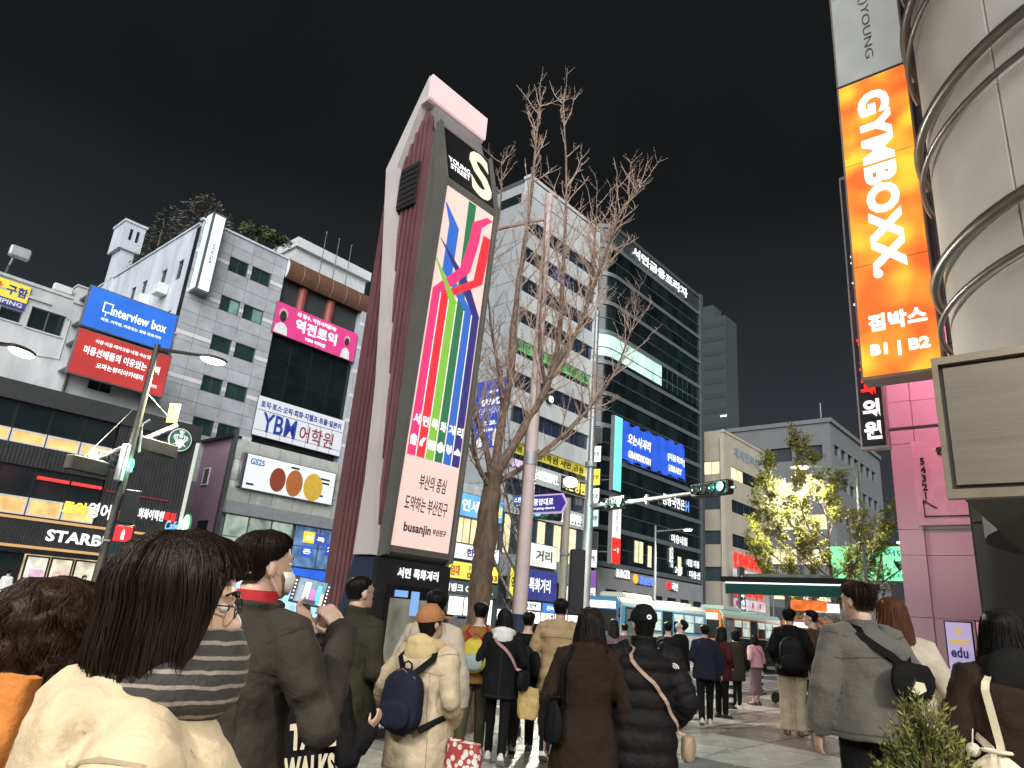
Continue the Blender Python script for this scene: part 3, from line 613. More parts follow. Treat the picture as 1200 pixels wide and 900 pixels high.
# ================================================================ white tower with ribbon windows
HT = thing('white_tower', 'tall white office tower with dark ribbon windows and panelled side', 'building', (41.3, 37, 0))
wpan = mat('white_tower_panel', (.52, .54, .53), .5, 0, .16, .5, rnd=.06, stretch=(1, 1, .4))
gpan = mat('grey_tower_panel', (.37, .39, .405), .5, .1, .1, .6, rnd=.06)
part('structure', MB().box(41.6, 52.6, 37.5, 50.5, 0, 40.2), mat('tower_core', (.03, .035, .04), .8), HT)
blue_glass = mat('blue_ribbon_glass', (.02, .028, .05), .15, 0, .5, .5, spec=.7)
ZT = 40.6
ribbons = [36.1 - i * 3.0 for i in range(9)]         # tops of the dark ribbons
prev = ZT
bw = [41.35 + i * 1.15 for i in range(11)]
gl_lit = em('lit_green_ribbon', srgb(110, 190, 110), .55, blot=.5, bsc=1.2, rnd=.3); yl_lit = em('lit_yellow_ribbon', srgb(215, 200, 60), .6, blot=.4, bsc=1.5, rnd=.2)
blue_panel = mat('blue_panel', srgb(40, 60, 130), .4)
for fi, zt in enumerate(ribbons):
    zb = zt - 1.45
    for i in range(5):
        a0 = 41.35 + i * 2.27; part('spandrel_panel', MB().box(a0 + .01, a0 + 2.26, 37.0, 37.3, zt, prev if fi else ZT - 2.2), wpan, HT)
    prev = zb
    for i in range(10):
        if fi == 4: gm = [gl_lit, gl_lit][i % 2]
        elif fi == 7: gm = yl_lit
        else: gm = blue_panel if (fi == 1 and i in (4, 5)) else blue_glass
        zz = zb + (.55 if fi in (4, 7) else 0)
        f = part('window', MB().box(bw[i], bw[i] + .04, 37.22, 37.3, zb, zt).box(bw[i] + .04, bw[i] + 1.15, 37.22, 37.3, zb, zb + .05), frm, HT)
        part('pane', MB().box(bw[i] + .04, bw[i] + 1.15, 37.25, 37.27, zz, zt), gm, f)
        if zz > zb: part('pane', MB().box(bw[i] + .04, bw[i] + 1.15, 37.251, 37.271, zb + .05, zz - .02), glass_dark, f)
for i in range(5): part('spandrel_panel', MB().box(41.36 + i * 2.27, 41.35 + i * 2.27 + 2.26, 37.0, 37.3, 9.2, prev), wpan, HT)
for fi, ss, mm in ((4, '서면 의원 치과 한의원 미용', mat('dark_green_print', (.03, .12, .05), .6)), (7, '미용 특화 어학원 서면 금융', tx_black)):
    text(HT, ss, (47.0, 37.2, ribbons[fi] - .42), 10.6, .62, mm, bold=.02)
part('parapet', MB().box(41.25, 52.75, 36.95, 37.6, ZT - 2.15, ZT - .5).box(41.2, 52.8, 36.9, 37.7, ZT - .35, ZT), wpan, HT)
part('parapet_slot', MB().box(41.3, 52.7, 37.05, 37.6, ZT - .5, ZT - .35), black_metal, HT)
part('corner_mullion', MB().box(52.65, 52.95, 36.95, 37.4, 9, ZT - .4), wpan, HT)
# panelled flank
part('flank_wall', MB().box(41.34, 41.6, 37.05, 50.5, 0, ZT - .1), mat('panel_joint_dark', (.07, .075, .08), .8), HT)
for j in range(16):
    for i in range(4):
        c0 = 37.05 + i * 1.5 + (0 if i < 3 else .0); z0 = 7.6 + j * 2.02
        part('flank_panel', MB().box(41.27, 41.338, c0 + .02, c0 + (1.48 if i < 3 else 8.5), z0 + .02, z0 + 2.0), gpan, HT)
part('flank_opening', MB().box(41.25, 41.269, 37.9, 40.6, 37.9, 38.9), glass_dark, HT)
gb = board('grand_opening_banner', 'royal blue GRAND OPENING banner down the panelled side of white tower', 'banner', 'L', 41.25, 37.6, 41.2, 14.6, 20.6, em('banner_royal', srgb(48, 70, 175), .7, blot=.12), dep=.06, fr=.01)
tx(gb, 'GRAND', 'L', 41.17, 39.3, 18.6, 2.2, .62, tx_white, bold=.03); tx(gb, 'OPENING', 'L', 41.17, 39.3, 17.8, 2.6, .55, em('thin_letters', srgb(190, 200, 240), .7), bold=0); tx(gb, '3. 28.', 'L', 41.17, 39.2, 16.7, 1.4, .36, tx_white, bold=.02); tx(gb, '11:00~', 'L', 41.17, 39.2, 16.1, 1.2, .25, tx_white, bold=.01); tx(gb, '부산 서면', 'L', 41.17, 39.2, 19.5, 1.2, .25, tx_white)
part('printed_figure', MB().prism([(38.3, 14.65), (38.2, 15.5), (38.5, 16.2), (38.8, 15.5), (38.7, 14.65)], 'x', 41.165, 41.175), tx_whitep, gb); part('printed_figure', MB().prism([(40.0, 14.65), (39.9, 15.2), (40.3, 15.7), (40.7, 15.2), (40.6, 14.65)], 'x', 41.165, 41.175), tx_whitep, gb)
# lower floors with signs
for i in range(5): window(HT, 'F', 37.1, 41.4 + i * 2.25, 41.4 + (i + 1) * 2.25, 6.0, 9.15, steel_grey, [lit_cream, mat('dim_glass', (.05, .07, .08), .2), blue_glass], 2, 1, ins=.06, bar=.06)
signs = [('pink_letter_sign', 'pale violet lit letter sign on white tower wall, left end', '이원한', 41.6, 43.9, 12.6, 13.7, srgb(215, 190, 235)), ('white_letter_sign', 'white lit brand letters across the white tower wall', 'ELANDMALL', 44.4, 48.2, 12.4, 13.4, srgb(245, 250, 250)),
         ('gold_letter_sign', 'gold on black lit sign at right end of white tower wall', '바른병원', 48.6, 52.3, 12.2, 13.5, srgb(235, 205, 90)), ('green_letter_sign', 'pale green lit letters above the lower windows of white tower', '치의원', 42.6, 45.8, 9.5, 10.6, srgb(200, 245, 210)), ('school_letter_sign', 'row of white lit letters above the street name sign', '의료어학원한', 46.2, 52.0, 9.3, 10.5, srgb(250, 250, 245))]
for i, (nm, lb, s, a0, a1, z0, z1, c) in enumerate(signs):
    t = thing(nm, lb, 'sign', ((a0 + a1) / 2, 36.95, z0)); part('backing_rail', MB().box(a0, a1, 36.9, 36.98, z0, z1) if i == 2 else MB().box(a0, a1, 36.93, 36.98, z0 + .3, z0 + .42), black_metal, t)
    tx(t, s, 'F', 36.88, (a0 + a1) / 2, (z0 + z1) / 2, (a1 - a0) * .94, (z1 - z0) * .8, em('letters_%d' % i, c, 1.4), bold=.03)
low = [('photo_panel_sign', 'white picture panel sign beside the steel pole', 44.6, 48.2, 5.3, 7.2, srgb(225, 228, 220), '거리', 1.0), ('navy_panel_sign', 'navy lit panel sign with small pictures under picture panel', 43.8, 48.4, 2.7, 5.1, srgb(50, 60, 130), '특화거리', .9), ('yellow_post_sign', 'narrow yellow lit sign beside the thick pale pole', 42.3, 43.2, 2.6, 5.0, srgb(240, 225, 80), '약', 1.0),
       ('white_shop_sign', 'white lit shop sign under navy panel', 43.2, 46.4, 1.9, 2.6, srgb(240, 245, 250), '서면', 1.2), ('blue_shop_sign', 'bright blue lit shop sign near the pedestrian crossing', 46.6, 49.4, 1.8, 2.6, srgb(60, 130, 235), '폰마트', 1.1), ('cream_shop_sign', 'cream lit sign above a doorway of white tower', 49.6, 52.4, 2.6, 4.2, srgb(240, 235, 205), '회화', 1.0)]
for i, (nm, lb, a0, a1, z0, z1, c, s, k) in enumerate(low):
    t = board(nm, lb, 'sign', 'F', 36.9, a0, a1, z0, z1, em('low_sign_%d' % i, c, k, samp=True, blot=.3, bsc=1.1), dep=.25)
    tx(t, s, 'F', 36.63, (a0 + a1) / 2, (z0 + z1) / 2, (a1 - a0) * .6, (z1 - z0) * .45, tx_white if i in (1, 4) else tx_black, bold=.02)
for i in range(6): window(HT, 'F', 37.0, 41.4 + i * 1.87, 41.4 + (i + 1) * 1.87, 0, 1.85, steel_grey, lit_shop, 1, 1, ins=.1, bar=.06)
part('lower_wall', MB().box(41.35, 52.9, 37.0, 37.3, 4.3, 6.0), gpan, HT)
# stack of small lit tenant signs at the tower's right edge
ts = [(17.4, srgb(60, 60, 50), .4), (15.6, srgb(245, 245, 245), 1.1), (13.4, srgb(245, 225, 60), 1.1), (11.6, srgb(240, 240, 240), 1.0), (9.6, srgb(190, 220, 225), .9), (7.6, srgb(30, 30, 35), .4), (6.0, srgb(245, 245, 250), 1.1), (4.2, srgb(120, 70, 150), .9), (2.8, srgb(240, 240, 245), 1.0)]
for i, (z, c, k) in enumerate(ts):
    kinds = ['dark plate', 'white plate', 'yellow plate', 'plain white plate', 'pale teal plate', 'black plate', 'bright white plate', 'violet plate', 'lowest white plate']
    t = board('tenant_plate', kinds[i] + ' in the tower of small lit tenant signs', 'sign', 'L', 53.2, 35.9, 37.0, z, z + 1.55, em('tenant_%d' % i, c, k), dep=.12, group='tenant plates on the white tower', fr=.03)
    if c[0] > .3: tx(t, ['', '의원', '학원', '치과', '한의원', '', '은행', '이용', '미용'][i] or '층', 'L', 53.06, 36.45, z + .8, .8, .45, tx_black, bold=.02)

# ================================================================ dark glass tower with rounded corner
DT = thing('dark_glass_tower', 'dark glass office tower with rounded corner and pale floor lines', 'building', (54, 37, 0))
dglass = mat('tower_dark_glass', (.006, .012, .013), .18, 0, .5, .35, rnd=.5, spec=.6); slv = mat('pale_floor_line', (.15, .165, .17), .45, .3, .1); slv2 = mat('thin_floor_line', (.09, .10, .105), .45, .3)
def dk_prof(off, r=2.2):
    pts = [(76.3, 37 - off)]
    for k in range(9):
        t = pi / 2 * k / 8; pts.append((54.2 + r - (r + off) * sin(t) , 37 + r - (r + off) * cos(t)))
    return pts
part('core', MB().prism(dk_prof(-.3) + [(54.5, 54), (76.3, 54)], 'z', 0, 42.0), mat('dark_core2', (.012, .014, .015), .6), DT)
def strip(off, z0, z1, th=.2):
    o = dk_prof(off); i = dk_prof(off - th); mb = MB()
    o = o + [(54.2 - off, 45)]; i = i + [(54.2 - off + th, 45)]
    return mb.prism(o + i[::-1], 'z', z0, z1)
FH = 3.32
zs = [42.4 - 2.6 - k * FH for k in range(12)]
for k, z in enumerate(zs):
    part('floor_line', strip(.12, z - .22, z + .22), slv, DT, 40)
    part('floor_line', strip(.05, z - 1.75, z - 1.66), slv2, DT, 40)
    o = dk_prof(-.02)
    lit = k == 3
    for i in range(16):                                  # the straight front, pane by pane
        a0 = 56.4 + i * 1.244; a1 = a0 + (1.0 if lit and i < 8 else 1.2)
        g = lit_green if (lit and i < 8) else dglass
        zlo, zhi = z - FH + .25, z - .24
        part('pane', MB().box(a0, a1, 37.0, 37.05, z - 1.64 if not (lit and i < 8) else zlo + .45, zhi), g, DT)
        if not (lit and i < 8): part('pane', MB().box(a0, a1, 37.0, 37.05, zlo, z - 1.77), g, DT)
    part('corner_glass', strip(-.02, z - FH + .25, z - .24, .05), lit_green if lit else dglass, DT, 60)
    if lit: part('corner_glass', strip(.0, z - FH + .25, z - FH + .7, .05), dglass, DT, 60)
part('parapet', strip(.15, 42.0, 42.45, .5), slv2, DT, 40); part('parapet', strip(.05, 39.9, 42.0, .3), mat('tower_fascia', (.03, .035, .037), .5), DT, 40)
part('edge_fin', MB().box(75.7, 76.4, 36.75, 38, 0, 42.6), slv2, DT)
part('roof_plant', MB().box(72, 76, 40, 48, 42, 45.5), slv2, DT)
text(DT, '서면금융프라자', (65.6, 36.8, 41.0), 13.0, 1.2, tx_white, bold=.01, depth=.08)
# stone base with shop signs
part('stone_base', MB().box(54.6, 76.2, 36.8, 37.2, 0, 6.2), mat('grey_base_stone', (.26, .26, .26), .6, 0, .12, .8), DT)
for i in range(7): window(DT, 'F', 36.8, 56.0 + i * 2.9, 57.8 + i * 2.9, 2.9, 4.4, black_metal, glass_dark, 2, 1, ins=-.04)
for i, (a0, a1, s, m, z) in enumerate([(57.5, 60.2, 'BURGER', 0, 5.5), (61.3, 64.4, '경남은행', 1, 5.2), (68.0, 69.4, '국민', 2, 5.1)]):
    t = thing('bank_sign', ['white lit lettering on the stone base of dark tower', 'blue lit bank lettering with gold mark on stone base', 'red disc and white letters on the stone base'][i], 'sign', ((a0 + a1) / 2, 36.7, z)); part('rail', MB().box(a0, a1, 36.72, 36.79, z, z + .1), black_metal, t)
    tx(t, s, 'F', 36.7, (a0 + a1) / 2 + (.4 if i else 0), z + .45, (a1 - a0) * .9, .8, [tx_white, em('bank_blue', srgb(110, 150, 250), 1.2), tx_white][i], bold=.03)
    if i: part('round_mark', MB().prism([(a0 - .2 + .45 * cos(k * pi / 8), z + .5 + .45 * sin(k * pi / 8)) for k in range(16)], 'y', 36.68, 36.72), [0, em('gold_mark', srgb(250, 180, 50), 1.2), tx_red][i], t)
for i in range(7): part('lit_shop', MB().box(55.5 + i * 2.95, 58 + i * 2.95, 36.75, 36.79, .2, 2.5), em('lit_shop_%d' % (i % 3), [srgb(225, 230, 220), srgb(240, 240, 235), srgb(160, 170, 165)][i % 3], .9, blot=.6, bsc=1.1), DT)
for i, (a, z) in enumerate([(61.2, 8.2), (62.1, 8.2), (63.8, 8.0), (70.2, 7.6)]): part('lit_window', MB().box(a, a + .7, 36.93, 36.96, z - .9, z + 1.2), lit_cream, DT)
bnr = thing('blue_roof_banner', 'rippled blue banner with white brush lettering across the dark tower', 'banner', (64.6, 36.7, 16.8))
bmesh_ = MB(); V = []; Fs = []; nx, nz_ = 40, 6
for j in range(nz_ + 1):
    for i in range(nx + 1):
        a = 57.8 + 13.5 * i / nx; z = 16.9 + 3.9 * j / nz_ + .18 * sin(i * .9) * (1 if j in (0, nz_) else .4) + (a - 57.8) * .03
        V.append((a, 36.62 + .12 * sin(i * 1.1 + j * .3), z))
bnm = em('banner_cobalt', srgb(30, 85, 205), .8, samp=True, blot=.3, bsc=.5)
for j in range(nz_):
    for i in range(nx): q = j * (nx + 1) + i; Fs.append((q, q + 1, q + nx + 2, q + nx + 1))
part('cloth', bmesh_.add(V, Fs), bnm, bnr, 60)
part('support_cable', MB().tube([(57.8, 36.66, 21.0), (71.3, 36.66, 21.3)], .04, 5).tube([(57.8, 36.66, 16.8), (71.3, 36.66, 17.2)], .04, 5), steel_grey, bnr)
text(bnr, '오는사거리', (60.9, 36.45, 19.3), 4.6, 1.1, tx_white, bold=.03, italic=.15); text(bnr, 'GRANDMOON', (61.0, 36.45, 17.7), 4.4, .75, tx_white, bold=.035, italic=.1)
text(bnr, '[미용특화]', (68.8, 36.45, 19.2), 3.8, .9, tx_white, bold=.02); text(bnr, 'LIBRARY', (68.6, 36.45, 18.0), 3, .7, tx_white, bold=.03)
lt = thing('white_letter_row', 'row of white and blue lit letters under the blue banner', 'sign', (69, 36.7, 13.4)); part('rail', MB().box(66, 72.2, 36.78, 36.84, 14.2, 14.3), black_metal, lt)
text(lt, '금융국민은', (68.8, 36.72, 14.5), 5.0, 1.2, tx_white, bold=.02); text(lt, 'H', (71.9, 36.72, 14.5), .8, 1.2, MATS['bank_blue'], bold=.03)
for nm, lb, a0, a1, z0, z1, c, k in (('cyan_tower_sign', 'tall cyan lit blade sign on the rounded corner', 53.1, 54.5, 12.9, 20.0, srgb(120, 235, 215), 1.0), ('white_red_blade_sign', 'tall white and red lit blade sign below the cyan one', 53.2, 54.7, 6.4, 12.4, srgb(240, 235, 230), 1.0)):
    t = board(nm, lb, 'sign', 'F', 34.9, a0, a1, z0, z1, em(nm + '_face', c, k, samp=True, blot=.15, bsc=.7), dep=.4)
    part('bracket', MB().box(a0 + .3, a0 + .4, 34.95, 37.5, z0 + 1, z0 + 1.1).box(a0 + .3, a0 + .4, 34.95, 37.5, z1 - 1, z1 - .9), steel_grey, t)
    if 'red' in nm:
        part('red_block', MB().box(a0 + .05, a1 - .05, 34.47, 34.485, z0 + .05, z0 + 2.3), em('blade_red', srgb(235, 40, 30), 1.2, samp=True), t)
        text(t, '비어비스타', (a0 + .75, 34.46, z0 + 4.1), 2.4, .5, mat('grey_print', (.3, .3, .3), .6), turn=-pi / 2, bold=.01); text(t, 'ㅡ V', (a0 + .75, 34.46, z0 + 1.2), .9, .5, tx_white, bold=.03)
# hologram-like white neon lettering on the glass
ng = thing('neon_window_sign', 'tangle of white lit neon lettering in the dark tower lower windows', 'sign', (70, 36.7, 7)); part('rail', MB().box(68, 75.5, 36.88, 36.9, 6.6, 6.66), black_metal, ng)
for s, a, z, w_, h_ in (('미용네일', 70.4, 10.6, 3.6, .9), ('미용', 68.6, 8.6, .8, 2.2), ('네일 미용', 73.6, 8.4, 3.0, .8), ('미용선', 74.0, 7.2, 2.6, .8), ('24시', 70.2, 7.4, 1.6, .8)): text(ng, s, (a, 36.88, z), w_, h_, tx_white, bold=.02)

# ================================================================ slim tower far behind, beige clinic block, grey office block
BT = thing('distant_tower', 'slim distant grey tower rising behind the dark glass one', 'building', (165, 80, 0))
dgrey = mat('distant_grey', (.034, .046, .047), .8, 0, .1, .1); dg2 = mat('distant_dark', (.03, .035, .038), .7)
ca, za = lp(824, 375, 170); cb, _ = lp(850, 375, 170); ub = fp(863, 378, cb)[0]
part('shaft', MB().box(170, ub, cb, ca + 12, 0, za), dgrey, BT); part('roof_box', MB().box(171, ub - 1, ca - 2.6, ca + 4, za, za + 4.5), dgrey, BT)
for k in range(14):
    part('window_band', MB().box(169.9, 169.99, cb + .3, ca + 11, za - 3 - k * 4.2, za - 1.6 - k * 4.2), dg2, BT)
part('lit_window', MB().box(169.85, 169.95, cb + .1, cb + 1.9, za - 29.5, za - 29), em('far_light', (1, .95, .85), 1.2), BT)
BB = thing('beige_clinic_building', 'beige tiled office block with red lit clinic lettering', 'building', (82.4, 37, 0))
beige = mat('beige_tile', (.40, .36, .28), .6, 0, .1, .6)
bh = [(84.5, 94.5, z, z + 1.6) for z in (20.2, 15.9, 11.6)]
wall('wall', beige, BB, 'F', 37.0, 82.4, 95.8, 0, 25.8, bh, .3)
lh = [(37.6, 39.9, z, z + 1.7) for z in (20.4, 15.9, 11.6, 7.2, 2.5)]
wall('flank_wall', beige, BB, 'L', 82.4, 37.0, 44, 0, 26.1, lh, .3)
part('structure', MB().box(82.75, 95.8, 37.35, 44, 0, 25.6), dg2, BB)
for i, h in enumerate(bh): window(BB, 'F', 37.0, *h, frm, [lit_cream, lit_cream, glass_dark, glass_dark, glass_dark] if i == 0 else glass_dark, 5, 1, ins=.15)
for i, h in enumerate(lh): window(BB, 'L', 82.4, *h, frm, lit_cream if i == 0 else mat('dim_glass', (.05, .07, .08), .2), 2, 1, ins=.15)
part('parapet', MB().box(82.3, 95.9, 36.9, 37.3, 25.8, 26.15), beige, BB); part('drain_pipe', MB().tube([(82.2, 37.3, 0), (82.2, 37.3, 25)], .1, 6), beige, BB)
text(BB, '제세한의원', (89.5, 36.93, 23.9), 8.5, 1.4, em('grey_blue_letters', srgb(120, 135, 150), .6), bold=.03)
for i, (z, s) in enumerate(((9.7, '한마취과의원'), (6.2, '통증의학과'))):
    t = thing('red_letter_sign', ['upper row of large red lit letters on the beige block', 'lower row of large red lit letters on the beige block'][i], 'sign', (88.5, 36.8, z), 'red clinic letters'); part('panel_row', MB().box(84.4, 94.0, 36.86, 36.97, z - 2.0, z - .75), em('clinic_panel', srgb(210, 190, 195), .7, blot=.5, bsc=.8), t)
    text(t, s, (89, 36.82, z + .4), 9.2, 1.9, tx_red, bold=.05)
for i in range(8): part('window_print', MB().box(84.8 + i * 1.2, 85.3 + i * 1.2, 36.83, 36.85, 8.0 if i % 2 else 4.6, 8.6 if i % 2 else 5.2), mat('pink_print', (.5, .12, .16), .6), BB)
bsn = board('clinic_blade_sign', 'black and white blade sign at corner of the beige block', 'sign', 'F', 35.6, 82.4, 83.9, 2.0, 9.0, em('blade_dim', srgb(40, 40, 45), .5), dep=.3); tx(bsn, '의학한의', 'F', 35.28, 83.15, 5.4, 5.2, .9, tx_white, turn=-pi / 2, bold=.02)
GB = thing('grey_office_block', 'wide grey office block with pale lit floors behind the roadside tree', 'building', (127, 37, 0))
gry = mat('grey_concrete', (.15, .155, .155), .7, 0, .1, .3)
gh = [(38.5 + i * 5.4, 43.3 + i * 5.4, z, z + 2.6) for i in range(3) for z in (32.0, 25.6, 19.6, 13.6, 7.6)]
wall('flank_wall', gry, GB, 'L', 127, 37, 56, 0, 38.6, gh, .6)
for i, h in enumerate(gh): part('window', MB().box(127.4, 127.45, h[0], h[1], h[2], h[3]), lit_cream if i % 5 in (1, 2, 3, 4) else dg2, GB)
wall('wall', gry, GB, 'F', 37, 127, 160, 0, 38.6, [(129 + i * 4, 132 + i * 4, z, z + 2) for i in range(7) for z in (33, 27, 21, 15, 9)], .5)
part('structure', MB().box(127.6, 160, 37.6, 56, 0, 38), dg2, GB); part('parapet', MB().box(126.7, 160, 36.6, 56.2, 38.62, 39.4), gry, GB)
part('roof_aerial', MB().tube([(129, 39, 39.4), (129, 39, 43)], .12, 5), steel_grey, GB)
part('street_hall', MB().box(108, 118, 37, 48, 0, 5.5), mat('hall_dark', (.07, .07, .07), .7), GB)
da, dz1 = lp(900, 661, 60); db, dz0 = lp(943, 678, 60)
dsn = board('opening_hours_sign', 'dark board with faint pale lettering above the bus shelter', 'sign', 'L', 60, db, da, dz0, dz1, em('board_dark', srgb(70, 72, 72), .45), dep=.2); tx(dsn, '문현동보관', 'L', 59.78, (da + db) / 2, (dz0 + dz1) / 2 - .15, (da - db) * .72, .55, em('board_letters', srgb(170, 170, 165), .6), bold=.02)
for cc in (db + .3, da - .3): part('post', MB().tube([(60.05, cc, -.13), (60.05, cc, dz0)], .09, 8), steel_grey, dsn)
# roadside gantry sign, washed out pale green
c0, z1 = lp(1018, 640, 60); c1, z0 = lp(1062, 682, 60)
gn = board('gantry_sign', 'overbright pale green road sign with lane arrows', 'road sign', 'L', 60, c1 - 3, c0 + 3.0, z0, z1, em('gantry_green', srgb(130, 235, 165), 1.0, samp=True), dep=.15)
for k in range(4):
    cc = c0 - .9 - k * 1.95
    part('dashed_line', MB().box(59.83, 59.836, cc - .04, cc + .04, z0 + .15, z1 - .6), tx_black, gn)
    tx(gn, ['↰', '↰', '↑', '↑'][k], 'L', 59.83, cc + .95, z0 + 1.25, .45, .95, tx_black, bold=.03); tx(gn, ['서면IC', '서면', '부산', '진구'][k], 'L', 59.83, cc + .95, z1 - .55, 1.3, .45, MATS['navy_print'], bold=.02); tx(gn, '2차', 'L', 59.83, cc + .95, z0 + .4, .9, .3, MATS['navy_print'], bold=.01)
part('gantry_post', MB().tube([(60.15, c1 - 2.8, -.13), (60.15, c1 - 2.8, z1 + .3)], .12, 8).tube([(60.15, c0 + 2.5, -.13), (60.15, c0 + 2.5, z1 + .3)], .1, 8), steel_grey, gn)
# ================================================================ right: pink wall, rounded corner building, stacked orange sign
PK = thing('pink_building', 'five storey wall flushed pink and violet with a floor directory', 'building', (19, 4.1, 0))
UP = 19.0
pinkm = mat('pale_panel', (.62, .52, .58), .55, 0, .05, .6)
part('structure', MB().box(UP + .05, UP + 14, -8, 4.05, 0, 19), pinkm, PK)
jz = [0, .9, 2.2, 3.6, 4.2, 6.3, 7.4, 8.6, 11, 13.4, 16, 19]
for j in range(len(jz) - 1):
    cuts = [4.1, 3.55, 1.9, .2, -1.6, -3.4, -5.5, -8] if j % 2 else [4.1, 3.55, 2.6, 1.0, -.8, -2.6, -5, -8]
    for i in range(len(cuts) - 1):
        part('wall_panel', MB().box(UP - (.05 if i else .1), UP + .045, cuts[i + 1] + .006, cuts[i] - .006, jz[j] + .006, jz[j + 1] - .006), pinkm, PK)
dc0, dz1 = lp(1066, 517, UP - .13); dc1, _ = lp(1190, 517, UP - .13); _, dz0 = lp(1076, 616, UP - .13); _, zn = lp(1076, 541, UP - .13); cn_, zl = lp(1085, 580, UP - .13); dn = (zn - lp(1086, 581, UP - .13)[1]) / 4
dr = board('floor_directory', 'pink floor directory board numbered five to one on the pink wall', 'sign', 'L', UP - .06, dc1, dc0, dz0, dz1, mat('directory_pink', (.72, .55, .62), .5), pinkm, dep=.06, fr=.015)
tx(dr, '윈트', 'L', UP - .14, cn_ - .55, zn + dn * 1.1, .5, .2, tx_black, bold=.02)
for k in range(5): tx(dr, '54321'[k], 'L', UP - .14, cn_, zn - k * dn, None, .17, tx_black, bold=.02)
for k, s_t in enumerate(('이미용', '미용원', '서의원', '서의원')): tx(dr, s_t, 'L', UP - .14, cn_ - .62, zn - (k + 1) * dn, .38, .10, tx_black)
part('arrow_line', MB().box(UP - .15, UP - .137, cn_ - 2, cn_ + .05, dz0 + .2, dz0 + .225).box(UP - .15, UP - .137, cn_ + .05, cn_ + .075, dz0 + .2, dz0 + .6).prism([(cn_ + .06, dz0 + .6), (cn_ - .22, dz0 + .4), (cn_ - .2, dz0 + .38), (cn_ + .08, dz0 + .58)], 'x', UP - .15, UP - .137), tx_black, dr)
# coloured wash lights at the wall foot and head, as the wall shows
for nm, lb, c, z, col, pw, dx, tl in (('pink_wall_washer', 'slim pink wall washer lamp fixed above the pink wall', 1.8, 10.6, (1, .30, .44), 95, 3.2, -1), ('violet_wall_washer', 'slim violet wall washer lamp at the foot of pink wall', .4, .35, (.42, .40, 1), 260, 2.4, 1)):
    t = thing(nm, lb, 'lamp', (UP - dx, c, z)); part('housing', MB().cbox(UP - dx - .08, UP - dx + .08, c - 1.2, c + 1.2, z - .06, z + .06, .02), black_metal, t)
    part('arm', MB().tube([(UP - dx, c, z), (UP - .05, c, z)], .025, 6) if tl < 0 else MB().tube([(UP - dx, c, z - .05), (UP - dx, c, 0)], .05, 6), black_metal, t)
    l = bpy.data.lights.new(nm, 'AREA'); l.energy = pw; l.color = col; l.shape = 'RECTANGLE'; l.size = 2.2; l.size_y = .12; l.spread = rad(130)
    o = bpy.data.objects.new('lamp_light', l); COL.objects.link(o); o.location = st(UP - dx + .1, c, z - .09 if tl < 0 else z + .09)
    d = st(UP, c, 5.0 if tl < 0 else 2.0) - o.location; o.rotation_euler = d.to_track_quat('-Z', 'Y').to_euler(); o.parent = None
# black vertical clinic sign
cg = thing('black_clinic_sign', 'black vertical box sign with red and white Korean lettering', 'sign', (16.6, 3.6, 5.3))
ca, zb = lp(1009, 527, 16.6); cb, _ = lp(1042, 525, 16.6)
part('case', MB().box(16.6, 16.85, cb, ca, zb, zb + 7.2), mat('sign_edge_pale', (.5, .45, .44), .5), cg); part('sign_face', MB().box(16.585, 16.599, cb + .05, ca - .04, zb + .06, zb + 7.1), mat('sign_black', (.02, .018, .022), .5), cg)
for k, s in enumerate('한의과의원'[::-1]): tx(cg, s, 'L', 16.57, (ca + cb) / 2, zb + .42 + k * .52, .36, .42, tx_white if k < 2 else tx_red, bold=.045)
for k in range(3): tx(cg, '부산진'[k], 'L', 16.57, (ca + cb) / 2, zb + 3.6 + k * .55, .36, .42, tx_white, bold=.03)
part('bracket', MB().box(16.7, 16.76, 2.4, cb, zb + .4, zb + .46).box(16.7, 16.76, 2.4, cb, zb + 1.6, zb + 1.66), steel_grey, cg)
# stacked illuminated sign
def orange_lit():
    m = em('sign_orange', srgb(245, 120, 35), 1.0, samp=True)
    n = m.node_tree.nodes; L = m.node_tree.links; b = n['Principled BSDF']
    t = n.new('ShaderNodeTexCoord'); a = n.new('ShaderNodeTexNoise'); a.inputs['Scale'].default_value = 1.15; a.inputs['Detail'].default_value = 1.5; L.new(t.outputs['Object'], a.inputs[0])
    r = n.new('ShaderNodeValToRGB'); L.new(a.outputs['Fac'], r.inputs[0]); e = r.color_ramp.elements
    e[0].position = .36; e[0].color = (*srgb(238, 100, 35), 1); e[1].position = .68; e[1].color = (*srgb(255, 225, 60), 1); e.new(.5).color = (*srgb(250, 150, 45), 1)
    L.new(r.outputs[0], b.inputs['Emission Color']); return m
UG = 14.0; ca, cb = 3.40, 2.04
GS = thing('stacked_box_sign', 'tall orange lit sign reading GYMBOXX hung under a grey panel', 'sign', (UG, 2.7, 6.4))
segs = [(6.45, 8.85), (8.85, 11.3), (11.3, 13.4)]
part('case', MB().box(UG + .01, UG + .5, cb - .03, ca + .03, 6.4, 13.42), mat('sign_case', (.25, .2, .17), .5, .3), GS)
om = orange_lit()
for z0, z1 in segs: part('sign_face', MB().box(UG - .01, UG + .008, cb + .012, ca - .012, z0 + .012, z1 - .012), om, GS)
part('upper_case', MB().box(UG + .01, UG + .5, cb - .03, ca + .03, 13.45, 19), MATS['sign_case'], GS)
for z0, z1 in ((13.47, 15.95), (15.98, 18.5)): part('grey_panel', MB().box(UG - .01, UG + .008, cb + .012, ca - .012, z0, z1), em('sign_grey', srgb(170, 172, 168), .7, samp=True, blot=.15), GS)
text(GS, 'GYMBOXX.', (UG - .02, (ca + cb) / 2, 10.75), 4.5, .62, em('sign_white_letters', (1, 1, .96), 1.8), 'L', turn=-pi / 2, bold=.05)
